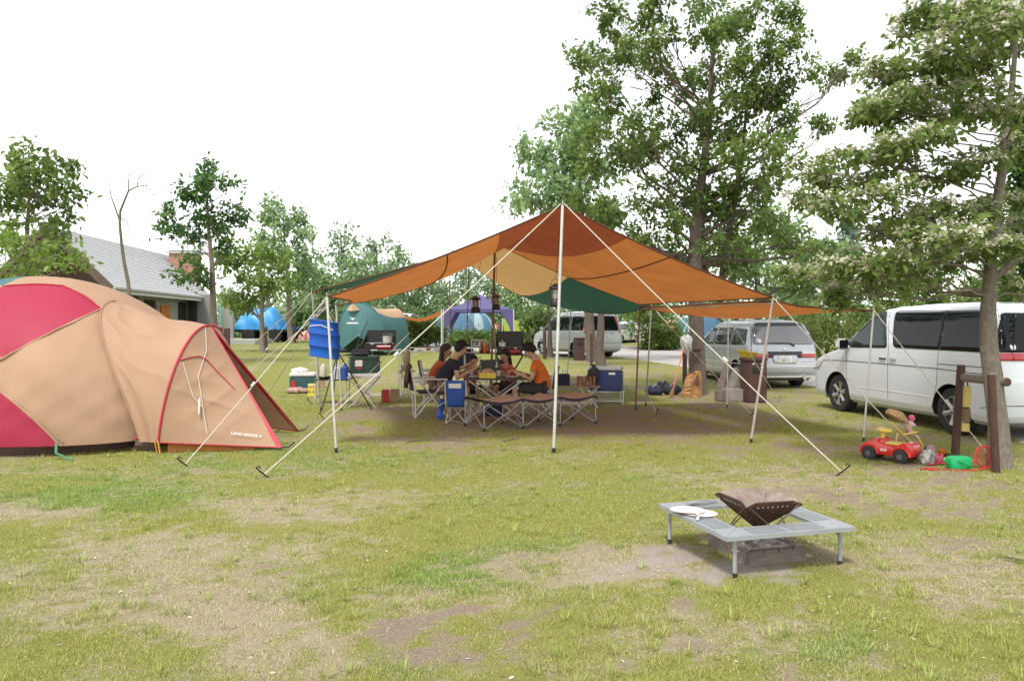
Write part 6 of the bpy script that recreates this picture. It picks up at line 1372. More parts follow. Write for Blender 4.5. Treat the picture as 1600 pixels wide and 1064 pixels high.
cb = Vector(((610 - 800) * 15.9 / FPX, 15.9, 0)); t = thing('picnic_box', 'red and cream box on the ground right of the green cooler stand', 'box', cb, .2); MB().box((-.1, 0, .13), (.16, .2, .26), bev=.01).build('box', M_redp, t); MB().box((.09, 0, .13), (.18, .2, .26), bev=.01).build('crate', M_card, t)
cb = Vector(((470 - 800) * 16.2 / FPX, 16.2, .42)); 
# stool with lamp-shaped cushion
Ys = 16.6; zs = EYE - (579 - HZ) * Ys / FPX; xtable('stool', 'small folding stool with crossed legs below the kitchen table', 622, 648, Ys, zs, .32, M_card, .02, 'x', 'stool'); lp = Vector(((635 - 800) * Ys / FPX, Ys, zs)); t = thing('rice_bag', 'tall pale beige bag standing on a small carton on the stool', 'bag', lp)
MB().ball((0, 0, .27), (.085, .08, .20), 12, 16, warp=lambda d: 1 + .06 * math.sin(6 * d.z + 5 * d.x)).build('bag', mat('bag_beige', (.48, .38, .24), .75, .12, 6, trans=.2), t); MB().box((0, 0, .06), (.22, .18, .12), bev=.004).build('carton', M_concrete, t)
# hanging blue net
Yh = 10.15; net = thing('drying_net', 'three-tier bright blue hanging drying net behind the left front pole', 'net', P(507, 500, Yh)); M_net = mat('net_blue', (.005, .13, .62), .55, .15, 4, trans=.3)
tiers = [(506, 502, 22), (507, 522, 23.5), (508, 541, 24), (507, 557, 22.5)]
ctr = [P(x, y, Yh) for x, y, r in tiers]; tilt = Matrix.Rotation(math.radians(9), 3, 'Y')
def ring(i, s=1.0): r = tiers[i][2] * Yh / FPX * s; q = [(math.copysign(abs(math.cos(a)) ** .7, math.cos(a)), math.copysign(abs(math.sin(a)) ** .7, math.sin(a))) for a in [math.pi * (1.25 + k / 8) for k in range(17)]]; return [ctr[i] + tilt @ Vector((r * x, r * y * .95, 0)) for x, y in q]
rows = []
for i in range(3):
    for k in range(6):
        t = k / 6; a, b = ring(i), ring(i + 1); pinch = 1 - .05 * math.sin(math.pi * t); rows.append([(x.lerp(y, t) - ctr[i].lerp(ctr[i + 1], t)) * pinch + ctr[i].lerp(ctr[i + 1], t) for x, y in zip(a, b)])
rows.append(ring(3)); MB().grid(rows).build('mesh_wall', M_net, net, world=True, sharp=80)
for i in range(4): MB().add(ring(i)[:-1], [tuple(range(16))]).build('shelf', M_net, net, world=True); MB().tube(ring(i), .009, 6).build('hoop', mat('net_trim', (.01, .07, .36), .5), net, world=True)
mb = MB(); [mb.tube([ring(0)[k], P(509, 478, Yh), P(511, 470, 9.9)], .004, 5) for k in (0, 4, 8, 12)]; mb.build('hanging_cord', M_rope, net, world=True)
MB().tube([ring(0)[0] + (ring(1)[0] - ring(0)[0]) * .5 + Vector((0, -.01, 0)), ring(0)[2] + (ring(1)[2] - ring(0)[2]) * .3 + Vector((0, -.012, 0)), ring(0)[4] + (ring(1)[4] - ring(0)[4]) * .55 + Vector((0, -.01, 0))], .006, 5).build('zip', M_paper, net, world=True)
# lanterns
def lantern(label, p, h, mtop, r=.07, cordtop=None):
    t = thing('lantern', label, 'lantern', p, 0, 'camping lanterns hanging under the tarp'); s = h
    MB().lathe([(r * .9, 0), (r, s * .05), (r, s * .22), (r * .8, s * .30), (r * .55, s * .32)], n=18).build('fuel_base', M_blackmetal, t)
    MB().lathe([(r * .55, s * .32), (r * .62, s * .34), (r * .62, s * .68), (r * .55, s * .7)], n=18).build('globe', mat('lantern_glass', (.55, .5, .42), .08, .1, trans=.4), t)
    MB().lathe([(r * .6, s * .70), (r * 1.15, s * .74), (r * 1.1, s * .79), (r * .6, s * .86), (r * .3, s * .93), (.01, s * .94)], n=18).build('hood', mtop, t)
    mb = MB(); mb.tube([(-r, 0, s * .3), (-r * 1.1, 0, s * .7), (-r * .5, 0, s * 1.08), (0, 0, s * 1.12), (r * .5, 0, s * 1.08), (r * 1.1, 0, s * .7), (r, 0, s * .3)], .004, 5); [mb.tube([(r * .66 * math.cos(a), r * .66 * math.sin(a), s * .3), (r * .66 * math.cos(a), r * .66 * math.sin(a), s * .72)], .004, 4) for a in (.8, 2.3, 3.9, 5.5)]; mb.build('bail', M_blackmetal, t)
    if cordtop: MB().tube([Vector((0, 0, s * 1.11)), Vector(cordtop) - Vector(p)], .004, 5).build('hook_cord', M_black, t)
lantern('black lantern hanging by the silver front peak pole', P(868, 480, 9.95), .32, M_blackmetal, .075, A_ + Vector((0, .3, -.05)))
lantern('dark lantern hanging left of the brown main pole', P(743, 489, 13.7), .32, M_blackmetal, .085, P(752, 402, 13.9)); lantern('reddish hooded lantern hanging right beside the brown main pole', P(775, 484, 13.9), .30, mat('lantern_red', (.14, .03, .02), .4), .075, P(776, 402, 13.95))
# wood rack, bag
Yw = 14.9; zw = EYE - (603 - HZ) * Yw / FPX; xtable('wood_rack_table', 'low folding table holding wooden pieces left of the navy cooler', 899, 938, Yw, zw, .34, M_card, .02, 'x'); t = thing('firewood', 'row of reddish wooden blocks on the low folding table', 'wood', ((915 - 800) * Yw / FPX, Yw, zw))
for i in range(5): MB().box((-.14 + .075 * i, .02 * (-1) ** i, .095), (.055, .1, .19 - .02 * (i % 2)), ry=.08 * (-1) ** i, bev=.006).build('block', M_woodw, t)
t = thing('stuff_sack', 'dark rounded sack squeezed between the firewood and navy cooler', 'bag', ((929 - 800) * Yw / FPX, Yw + .2, zw)); MB().ball((0, 0, .17), (.13, .12, .19), 10, 16, warp=lambda d: 1 + .08 * math.sin(8 * d.z + 4 * d.x)).build('sack', F_char, t); MB().tube([(0, 0, .34), (.01, 0, .40)], [.035, .05], 8).build('neck', F_char, t)
bb = G(880, 602); t = thing('tote_bag', 'dark navy tote bag on the grass behind the silver pole', 'bag', bb, .1); MB().grid([[(lerp(-.15, .15, j / 8) * (1.05 - .1 * i / 6), -.09 - .02 * math.sin(math.pi * j / 8), .29 * i / 6) for j in range(9)] for i in range(7)]).grid([[(lerp(-.15, .15, j / 8) * (1.05 - .1 * i / 6), .09, .29 * i / 6) for j in range(9)] for i in range(7)]).box((-.15, 0, .14), (.012, .17, .28)).box((.15, 0, .14), (.012, .17, .28)).build('bag', F_navy, t); MB().tube([(-.06, -.1, .28), (-.03, -.1, .38), (.03, -.1, .38), (.06, -.1, .28)], .008, 6).build('handle', M_grey, t)
# support stakes for the tall tree and its clutter
stakepost('dark stake standing left of the thick trunk, broom leaning on it', 1070, 545, 612, .055); stakepost('second dark stake in front of the thick trunk, behind the paper sack', 1081, 548, 614, .04)
q0, q1 = P(1066, 546, 17.2), P(1094, 546, 17.2); t = thing('crossbar', 'dark horizontal bar tied across the thick trunk stakes', 'bar', q0); MB().tube([q0, q1], .05, 10).build('bar', M_woodbrown, t, world=True); MB().tube([q0.lerp(q1, .15), q0.lerp(q1, .2)], .058, 10).build('binding', M_black, t, world=True)
sb = G(1080, 620); t = thing('paper_sack', 'crumpled brown paper sack against the thick trunk', 'bag', sb, .15); hw_ = .19; rows = []
for i in range(13):
    z = .52 * i / 12; k = 1 - .25 * (i / 12) ** 2; rows.append([(hw_ * k * x * (1.1 if i < 3 else 1) + .06 * (i / 12), .13 * k * y + .014 * math.sin(9 * i + 5 * x + 3 * y), z + .05 * x * (i / 12) + .02 * math.sin(6 * x + i)) for x, y in [(-1, -.6), (-.5, -1), (0, -.85), (.5, -1), (1, -.6), (1, .6), (.5, 1), (0, .9), (-.5, 1), (-1, .6), (-1, -.6)]])
MB().grid(rows).build('sack', mat('kraft_paper', (.42, .22, .08), .75, .2, 5, bump=.8, bs=9), t, sharp=25); MB().grid([[(.0 + .02 * i, -.145, .30 + .05 * i), (.14 - .01 * i, -.15, .26 + .06 * i)] for i in range(5)]).build('fold_shade', mat('kraft_shaded', (.16, .05, .03), .8), t)  # flat strip on the sack front, crease shade put into its darker colour
b0_ = G(1048, 622); b1_ = P(1068, 545, 17.0); t = thing('broom', 'orange handled broom leaning on the stake by the trunk', 'broom', b0_); MB().tube([b0_.lerp(b1_, .2), b1_], .013, 8).build('handle', M_orangep, t, world=True); mb = MB(); [mb.tube([b0_.lerp(b1_, .22), b0_ + Vector((.10 * math.cos(k * 2.4) * (k % 5) / 5, .05 * math.sin(k * 2.4), 0))], [.012, .006], 4) for k in range(14)]; mb.build('bristles', M_woodw, t, world=True)
for lb, px, py, r_, m in [('dark soft bag lying leftmost beside the broom', 1022, 617, (.22, .14, .12), F_navy), ('black bag lying behind the broom foot', 1050, 616, (.2, .14, .14), F_char), ('black and white bag lying at the stake foot', 1036, 613, (.16, .12, .15), F_char)]:
    b = G(px, py); t = thing('duffel_bag', lb, 'bag', b, .2, 'bags on the ground by the thick trunk'); MB().ball((0, 0, r_[2] * .75), r_, 10, 18, warp=lambda d, px=px: 1 + .1 * math.sin(7 * d.x + px) + .07 * math.sin(11 * d.y)).build('bag', m, t); MB().tube([(-r_[0] * .4, -r_[1] * .5, r_[2] * 1.3), (0, -r_[1] * .7, r_[2] * 2.0), (r_[0] * .4, -r_[1] * .5, r_[2] * 1.3)], .012, 6).build('strap', M_grey, t)
wb = P(1072, 533, 17.1); t = thing('plastic_bag', 'white plastic bag hanging from the crossbar at the thick trunk', 'bag', wb - Vector((0, 0, .3))); MB().ball(wb, (.13, .12, .27), 16, 24, warp=lambda d: (1 - .55 * max(0, d.z)) * (1 + .13 * math.sin(7 * d.x + 6 * d.z) + .12 * math.sin(9 * d.y + 4 * d.z))).build('bag', mat('plastic_film', (.72, .72, .70), .35, .06, trans=.35), t, world=True); MB().tube([wb + Vector((-.05, 0, .2)), wb + Vector((.03, .02, .40)), wb + Vector((.06, 0, .2))], .012, 6).build('handle', M_paper, t, world=True)
# brown bins
def bin_(label, px, py, wpx, hpx, rz=0, lidm=None):
    b = G(px, py); k = b.y / FPX; w, h = wpx * k, hpx * k; t = thing('bin_post', label, 'bin', b, rz, 'brown bins along the road'); MB().box((0, 0, h * .46), (w, w * .9, h * .92), bev=.02).build('body', M_binb, t); MB().box((0, 0, h * .95), (w * 1.1, w, h * .07), bev=.02).build('lid', lidm or M_binb, t); MB().box((0, -w * .46, h * .72), (w * .5, .02, h * .12), bev=.005).build('slot', M_black, t); return t, w, h
bt_, w_, h_ = bin_('largest brown bin in front of the silver minivan', 1177, 628, 32, 70, .15)
[MB().box((x, -w_ * .46, h_ * .86), (.035, .02, .03)).build('tag', M_paper, bt_) for x in (-.09, .09)]
yq = Vector(bt_.location) + Vector((-.12, .05, h_ * .985)); t = thing('yellow_basin', 'yellow plastic basin tipped on the largest bin', 'basin', yq); MB().lathe([(.13, 0), (.2, .12), (.215, .125), (.19, .12), (.12, .01)], n=24).xf(Matrix.Rotation(math.radians(8), 4, 'Y')).build('bowl', M_yellow, t); MB().lathe([(.2, .118), (.225, .122), (.225, .132), (.2, .13)], n=24).xf(Matrix.Rotation(math.radians(8), 4, 'Y')).build('rim', M_yellow, t)
bin_('brown bin in front of the silver wagon side', 905, 563, 16, 36); bin_('small brown bin right of the silver wagon', 975, 535, 8, 18)
cq = G(1150, 627); t = thing('concrete_block', 'pale concrete block at the foot of the largest bin', 'block', cq, .1); MB().box((0, 0, .13), (.56, .3, .26), bev=.02).build('block', M_concrete, t); MB().box((-.34, .05, .12), (.12, .26, .22), bev=.02).build('end_piece', M_wood, t)
t = thing('wooden_boards', 'weathered boards propped in a V against the largest bin', 'boards', (cq.x, cq.y, .25)); mb = MB().box((-.2, .14, .28), (.14, .05, .62), ry=.35, bev=.01); mb.build('board', M_wood, t); MB().box((.2, .16, .26), (.16, .05, .60), ry=.42, bev=.01).build('board', M_wood, t); MB().box((.02, .2, .2), (.42, .04, .46), bev=.01).build('panel', M_concrete, t)
# supports of the dogwood
def spost(label, pts, Y, r): 
    p = [P(x, y, Y) for x, y in pts]; p[0].z = 0; t = thing('tree_stake', label, 'stake', p[0], 0, 'stakes supporting the dogwood'); MB().tube([p[0] - Vector((0, 0, .05))] + p[1:], r, 12).build('post', M_woodbrown, t, world=True); e = p[-1]; MB().tube([e, e + Vector((0, 0, .008))], [r * .97, r * .9], 12).build('cut_end', M_wood, t, world=True)
spost('dark brown stake standing left of the dogwood trunk', [(1492, 708), (1497, 640), (1502, 571)], 9.4, .047); spost('reddish stake standing right in front of the dogwood trunk', [(1557, 739), (1552, 660), (1549, 585)], 8.35, .041)
a_, b_ = P(1506, 590, 9.3), P(1574, 597, 8.55); t = thing('crossbar', 'grey round log tied across the dogwood stakes', 'bar', a_); MB().tube([a_, b_], .048, 12).build('log', M_wood, t, world=True); d_ = (b_ - a_).normalized(); MB().tube([b_, b_ + d_ * .006], [.046, .04], 12).build('cut_end', M_woodbrown, t, world=True); MB().tube([a_.lerp(b_, .64), a_.lerp(b_, .70)], .055, 12).build('binding', M_rope, t, world=True)
pq = P(1511, 640, 9.25); t = thing('folding_saw', 'long yellow and brown padded strap hanging on the dark stake', 'strap', pq); h2 = .27
MB().box((0, 0, .155), (.085, .035, .25), ry=.05, bev=.006).build('upper_pad', mat('pad_yellow', (.55, .42, .13), .8, .1), t); MB().box((-.008, 0, -.07), (.085, .035, .17), ry=.05, bev=.006).build('middle_pad', mat('pad_brown', (.16, .10, .05), .8, .1), t); MB().box((-.018, 0, -.21), (.085, .035, .10), ry=.05, bev=.006).build('lower_pad', mat('pad_yellow', (.55, .42, .13), .8, .1), t); MB().tube([(.01, 0, .28), (.0, .01, .36), (-.03, .04, .40)], .01, 6).build('loop', M_black, t)
t['label'] = 'long yellow and brown padded strap hanging on the dark stake'; t.name = 'padded_strap'

t = lathe_thing('bucket', 'grey metal bucket on the ground beyond the left chair', 'bucket', G(660, 600), [(.11, 0), (.14, .26), (.148, .265), (.132, .25), (.10, .012)], M_grey); MB().tube([(-.14, 0, .25), (-.08, -.02, .34), (.08, -.02, .34), (.14, 0, .25)], .005, 6).build('handle', M_steel, t)
jk = chL.location; t = thing('jacket', 'dark reddish jacket draped over the charcoal chair backrest', 'jacket', (jk.x, jk.y, .45), aL); rows = []
for i in range(15):
    u = i / 14; row = []
    for j in range(11):
        v = j / 10; x = -.36 + (.10 * abs(u - .42)) * (1 if u > .42 else -1) - .02 * math.sin(9 * v + 3 * u); z = .45 - abs(u - .42) * .72 + .015 * math.sin(7 * v); row.append((x, lerp(-.25, .27, v) * (1 + .06 * math.sin(5 * u)), z))
    rows.append(row)
MB().grid(rows).build('cloth', F_brown, t, solid=.015); MB().tube([(-.34, .26, .40), (-.38, .29, .2), (-.40, .27, .02)], [.05, .045, .04], 8).build('sleeve', F_brown, t)
t = thing('cooler_bag', 'blue soft cooler bag under the dining table', 'bag', (T(770).x, tabY + .1, 0)); MB().box((0, 0, .13), (.34, .24, .26), bev=.04).build('bag', F_navy, t); MB().tube([(-.1, -.05, .26), (0, -.06, .36), (.1, -.05, .26)], .012, 6).build('handle', M_black, t)
# ------------------------------------------------------------------ people
def skin(name, V, E, R, m, parent=None, sub=2):
    me = bpy.data.meshes.new(name); me.from_pydata([tuple(v) for v in V], E, []); o = bpy.data.objects.new(name, me); C.objects.link(o)
    sk = o.modifiers.new('s', 'SKIN'); sk.use_smooth_shade = True; sk.branch_smoothing = .3
    for i, d in enumerate(me.skin_vertices[0].data):
        r = R[i]; d.radius = r if hasattr(r, '__len__') else (r, r); d.use_root = (i == 0); d.use_loose = False
    sb = o.modifiers.new('d', 'SUBSURF'); sb.levels = sub; sb.render_levels = sub
    dg = bpy.context.evaluated_depsgraph_get(); dg.update(); me2 = bpy.data.meshes.new_from_object(o.evaluated_get(dg)); bpy.data.objects.remove(o)
    me2.name = name; me2.materials.clear(); me2.materials.append(m); me2.polygons.foreach_set('use_smooth', [True] * len(me2.polygons))
    o = bpy.data.objects.new(name, me2); C.objects.link(o)
    if parent is not None: o.parent = parent
    return o
def person(label, X, Y, ang, hz, neck, head, hands, elbows, knees, shirt, shorts, hairm, s=1.0, long_hair=False, tilt=.5, sleeve=.55, skinm=None, twist=0):
    """local frame: +x forward, y left, z up from the ground"""
    V = []; E = []; R = []
    def add(p, r, par=None):
        V.append(Vector(p)); R.append(r)
        if par is not None: E.append((par, len(V) - 1))
        return len(V) - 1
    hip = Vector((0, 0, hz)); nk = Vector(neck); hd = Vector(head); fw = Vector((math.cos(tilt), 0, -math.sin(tilt))); up = Vector((math.sin(tilt), 0, math.cos(tilt)))
    ch = hip.lerp(nk, .68); ch.x -= .02; w_ = hip.lerp(nk, .35); w_.x -= .045
    p0 = add(hip, .105 * s); a = add(w_, .098 * s, p0); c = add(ch, .105 * s, a); n0 = add(nk, .064 * s, c); n1 = add(nk.lerp(hd, .45), .058 * s, n0)
    h0 = add(hd - up * .05 * s + fw * .014, .072 * s, n1); h1 = add(hd + up * .01, .088 * s, h0); h2 = add(hd + up * .075 * s - fw * .01, .062 * s, h1)
    nose = add(hd + fw * .098 * s - up * .02 * s, .013 * s, h1); add(hd + fw * .112 * s - up * .032 * s, .010 * s, nose)
    sh = []; arms = []
    for k, sg_ in enumerate((1, -1)):
        S_ = nk + Vector((.0, sg_ * .165 * s, -.06 * s)); el = Vector(elbows[k]); wr = Vector(hands[k]); d = (wr - el).normalized()
        i1 = add(S_, .052 * s, c); i2 = add(el, .036 * s, i1); i3 = add(wr, .025 * s, i2); pm = add(wr + d * .06 * s, .027 * s, i3)
        side = d.cross(Vector((0, 0, 1))).normalized(); dn = side.cross(d).normalized() * -1
        if dn.z > 0: dn = -dn
        for q in range(4):
            o_ = (q - 1.5) * .017 * s; L = (.075, .085, .08, .062)[q] * s
            k1 = add(wr + d * .088 * s + side * o_, .0088 * s, pm); k2 = add(wr + d * (.088 * s + L * .5) + side * o_ * 1.15 + dn * .012, .008 * s, k1); add(wr + d * (.085 * s + L * .82) + side * o_ * 1.1 + dn * .04 * s, .0072 * s, k2)
        t1 = add(wr + d * .045 * s + side * .034 * s * sg_ + dn * .012, .0095 * s, pm); add(wr + d * .085 * s + side * .045 * s * sg_ + dn * .03 * s, .008 * s, t1)
        sh.append(S_); arms.append((S_, el))
    for k, sg_ in enumerate((1, -1)):
        kn = Vector(knees[k]); i1 = add((.03, sg_ * .09 * s, hz - .01), .075 * s, p0); i2 = add(kn, .052 * s, i1); an = Vector((kn.x - .02, kn.y, .075)); i3 = add(an.lerp(kn, .6) - Vector((.02, 0, 0)), .05 * s, i2); i4 = add(an, .034 * s, i3)
        i5 = add(an + Vector((.07, 0, -.035)), .034 * s, i4); add(an + Vector((.17, 0, -.045)), .026 * s, i5)
    body = skin('person', V, E, R, skinm or M_skin); body.location = (X, Y, zgf(X, Y)); body.rotation_euler = (0, 0, ang); tag(body, label, 'person')
    # shirt
    V = []; E = []; R = []; p0 = add(hip + Vector((-.02, 0, -.05)), .145 * s); a = add(w_, .150 * s, p0); c = add(ch, .158 * s, a); n0 = add(nk - Vector((.01, 0, .015)), .082 * s, c)
    for S_, el in arms: i1 = add(S_ + Vector((0, 0, -.005)), .068 * s, c); add(S_.lerp(el, sleeve * .6), .062 * s, i1); add(S_.lerp(el, sleeve), .060 * s, len(V) - 1)
    skin('shirt', V, E, R, shirt, body)
    V = []; E = []; R = []; p0 = add(hip + Vector((0, 0, -.01)), .118 * s)
    for k, sg_ in enumerate((1, -1)):
        kn = Vector(knees[k]); h_ = Vector((.03, sg_ * .09 * s, hz - .01)); i1 = add(h_, .092 * s, p0); i2 = add(h_.lerp(kn, .55), .082 * s, i1); add(h_.lerp(kn, .9), .078 * s, i2)
    skin('shorts', V, E, R, shorts, body)
    # hair: a cap that leaves the face free
    bk = -fw; sd_ = Vector((0, 1, 0)); ctr_ = hd + up * .03 * s + bk * .014 * s; rows = []; rn = random.Random(int(X * 100))
    for i in range(13):
        ph = (math.pi * .80) * i / 12; row = []
        for j in range(25):
            th = 2 * math.pi * j / 24; lim = lerp(1.0, .47, min(1, max(0, (math.cos(th) + .35) / .95)))
            p = ph * lim; r = .107 * s * (1 + .05 * rn.uniform(-1, 1) + .02 * math.sin(7 * th))
            row.append(ctr_ + up * (r * 1.02 * math.cos(p)) + (fw * math.cos(th) + sd_ * math.sin(th)) * (r * math.sin(p)))
        row[-1] = row[0]; rows.append(row)
    mb = MB().grid(rows)
    if long_hair:
        lo = []
        for i in range(12):
            t = i / 11; c0 = hd + bk * lerp(.05, .10, t) + Vector((-.02 * t, 0, lerp(.05, -.36, t) * s)); wd = lerp(.095, .075 + .02 * math.sin(3 * t), t) * s
            lo.append([c0 + sd_ * wd * math.sin(a_) * (1 + .04 * math.sin(9 * a_ + i)) + Vector((.055 * s * math.cos(a_), 0, 0)) for a_ in [2 * math.pi * k / 16 for k in range(17)]])
        mb.grid(lo)
    o = mb.build('hair', hairm, body, sharp=80)
    for sg_ in (1, -1):
        MB().ball(hd + sd_ * .088 * s * sg_ - fw * .005 - up * .012, (.018 * s, .012 * s, .032 * s), 8, 10).build('ear', skinm or M_skin, body)
        MB().ball(hd + fw * .083 * s + sd_ * .033 * s * sg_ + up * .004 * s, .010 * s, 6, 8).build('eye', M_black, body)
    MB().ball(hd + fw * .078 * s - up * .062 * s, (.012 * s, .024 * s, .006 * s), 6, 10).build('mouth', mat('lips', (.28, .09, .075), .5), body)
    return body
F_shirtn = mat('shirt_navy', (.018, .018, .034), .9, .2, 10, bump=.5, bs=14); F_shirto = mat('shirt_orange', (.68, .16, .02), .85, .1, 8, bump=.5, bs=12); F_shorts = mat('shorts_dark', (.035, .033, .032), .9, .2, 10, bump=.4, bs=14)
F_pinkt = mat('top_pink', (.55, .12, .12), .85, .15, 10, bump=.4, bs=14); F_rust = mat('top_rust', (.42, .085, .03), .85, .2, 10, bump=.4, bs=14); F_khaki = mat('shorts_khaki', (.30, .22, .15), .9, .15, 10)
X0 = (690 - 800) / FPX * 13.55
person('man in a dark navy t-shirt leaning over the table from the left, eating', X0, 13.55, math.radians(8), .50, (.225, 0, .985), (.345, 0, 1.15), [(.50, .14, .80), (.54, -.10, .80)], [(.27, .24, .66), (.26, -.25, .66)], [(.44, .12, .50), (.44, -.12, .49)], F_shirtn, F_khaki, M_hairb, 1.16, tilt=.30)
X1 = (679 - 800) / FPX * 14.35
person('woman with brown hair and rust red top, half hidden behind the man in navy', X1, 14.35, math.radians(-4), .48, (.15, 0, .93), (.215, 0, 1.08), [(.60, .12, .83), (.66, -.12, .86)], [(.33, .22, .70), (.36, -.22, .70)], [(.42, .11, .48), (.42, -.11, .48)], F_rust, F_khaki, M_hairr, 1.08, long_hair=True, tilt=.2)
X2 = (846 - 800) / FPX * 13.4
person('man in a bright orange t-shirt with bowed head on the right of the table', X2, 13.4, math.radians(176), .49, (.10, 0, .985), (.205, 0, 1.115), [(.38, .10, .74), (.40, -.08, .755)], [(.16, .25, .64), (.17, -.25, .66)], [(.46, .12, .50), (.46, -.12, .50)], F_shirto, F_shorts, M_hairb, 1.18, tilt=.75)
X3 = (795 - 800) / FPX * 14.35
person('girl with long dark hair and pink top behind the table', X3, 14.35, math.radians(215), .44, (.04, 0, .86), (.09, 0, 1.0), [(.34, .10, .77), (.36, -.08, .76)], [(.18, .2, .66), (.18, -.2, .66)], [(.36, .09, .45), (.36, -.09, .45)], F_pinkt, F_shorts, M_hairb, .98, long_hair=True, tilt=.35)
X4 = (735 - 800) / FPX * 14.25
person('child in a red patterned top seated at the far side of the table, hands raised', X4, 14.25, math.radians(-48), .42, (.03, 0, .79), (.07, 0, .925), [(.22, .10, .86), (.24, -.06, .90)], [(.16, .18, .68), (.18, -.16, .70)], [(.32, .08, .43), (.32, -.08, .43)], mat('top_red', (.60, .075, .03), .85, .5, 40, col2=(.75, .3, .12)), F_shorts, M_hairb, .80, tilt=.3)
cs = Vector((X4 - .05, 14.3, 0)); st = thing('stool', 'plain low stool under the child at the far side of the table', 'stool', cs); MB().box((0, 0, .33), (.3, .3, .03), bev=.008).build('seat', F_char, st); [MB().tube([(x, y, 0), (x * .9, y * .9, .32)], .012, 6).build('leg', M_pole, st) for x in (-.13, .13) for y in (-.13, .13)]

# ------------------------------------------------------------------ fire pit with its square metal table
M_ftab = mat('table_greymetal', (.40, .42, .44), .45, .1, 5, metal=.3, bump=.05); M_mesh_ = mat('table_mesh', (.33, .35, .37), .55, .15, 160, metal=.3, bump=.7, bs=220)
fc = Vector((1.66, 5.43, 0)); fa_ = math.atan2(.256, .92); ft = thing('hearth_table', 'square ring shaped grey metal table around the fire pit', 'table', fc, fa_)
ho, hi, zt_ = .475, .285, .272
mb = MB()
for k in range(4):
    Rk = Matrix.Rotation(k * math.pi / 2, 3, 'Z'); g_ = .0015
    v = [Rk @ Vector(p) for p in [(-ho + g_, -ho, zt_), (ho - g_, -ho, zt_), (hi - g_, -hi, zt_), (-hi + g_, -hi, zt_), (-ho + g_, -ho, zt_ - .028), (ho - g_, -ho, zt_ - .028), (hi - g_, -hi, zt_ - .022), (-hi + g_, -hi, zt_ - .022)]]
    m_ = MB().add(v, [(0, 1, 2, 3), (0, 1, 5, 4), (2, 3, 7, 6), (1, 2, 6, 5), (0, 3, 7, 4)]); m_.build('tabletop', M_ftab, ft, smooth=False)
    for a_, b_ in ((-.27, -.02), (.02, .27)):
        q = [Rk @ Vector((x, y, zt_ + .0015)) for x, y in ((a_, -ho + .03), (b_, -ho + .03), (b_, -hi - .03), (a_, -hi - .03))]; MB().add(q, [(0, 1, 2, 3)]).build('mesh_panel', M_mesh_, ft, smooth=False)
    lg = MB(); c_ = Rk @ Vector((-ho + .09, -ho + .05, 0)); lg.tube([c_ + Vector((0, 0, .012)), c_ + Vector((0, 0, zt_ - .025))], .0135, 10); e_ = Rk @ Vector((-ho + .2, -ho + .05, zt_ - .025)); lg.tube([c_ + Vector((0, 0, .19)), e_], .006, 6); lg.tube([c_ + Rk @ Vector((-.012, .02, .17)), c_ + Rk @ Vector((.012, -.02, .17))], .008, 6)
    l_ = lg.build('leg', M_ftab, ft); MB().tube([c_, c_ + Vector((0, 0, .03))], .0155, 10).build('rubber_foot', M_black, l_)
pf = thing('wood_platform', 'low weathered wooden platform under the fire pit', 'platform', (1.70, 5.46, -.012), math.radians(15))
for i in range(4): MB().box((-.165 + .11 * i, 0, .102), (.104, .56, .018), bev=.003).build('plank', M_wood, pf)
MB().box((0, -.262, .047), (.43, .03, .09), bev=.003).build('front_board', M_wood, pf); MB().box((0, .262, .047), (.43, .03, .09), bev=.003).build('back_board', M_wood, pf); [MB().box((s_ * .2, 0, .047), (.03, .49, .09), bev=.003).build('side_board', M_wood, pf) for s_ in (-1, 1)]
mb = MB(); rn = random.Random(5); 
ash = MB(); ash.ball((0, 0, 0), (.13, .17, .02), 8, 20, warp=lambda d: 1 + .3 * math.sin(5 * d.x + 9 * d.y)); ash.xf(Matrix.Translation((.02, -.02, .112))).build('ash_heap', mat('ash', (.35, .31, .28), .95, .4, 20, bump=.6), pf)
fp = thing('fire_pit', 'rusty folding fire pit shaped like an inverted pyramid', 'fire pit', (1.675, 5.33, 0), math.radians(14))
M_rust = mat('rusty_steel', (.12, .05, .028), .55, .5, 7, col2=(.055, .03, .022), metal=.35, bump=.25, bs=40); M_ashin = mat('ash_coated_steel', (.36, .29, .24), .9, .4, 9, col2=(.19, .13, .10), bump=.5, bs=50)
hr, zr, ztip = .208, .425, .195; rim = [Vector((x * hr, y * hr, zr)) for x, y in ((-1, -1), (1, -1), (1, 1), (-1, 1))]; tip = Vector((0, 0, ztip))
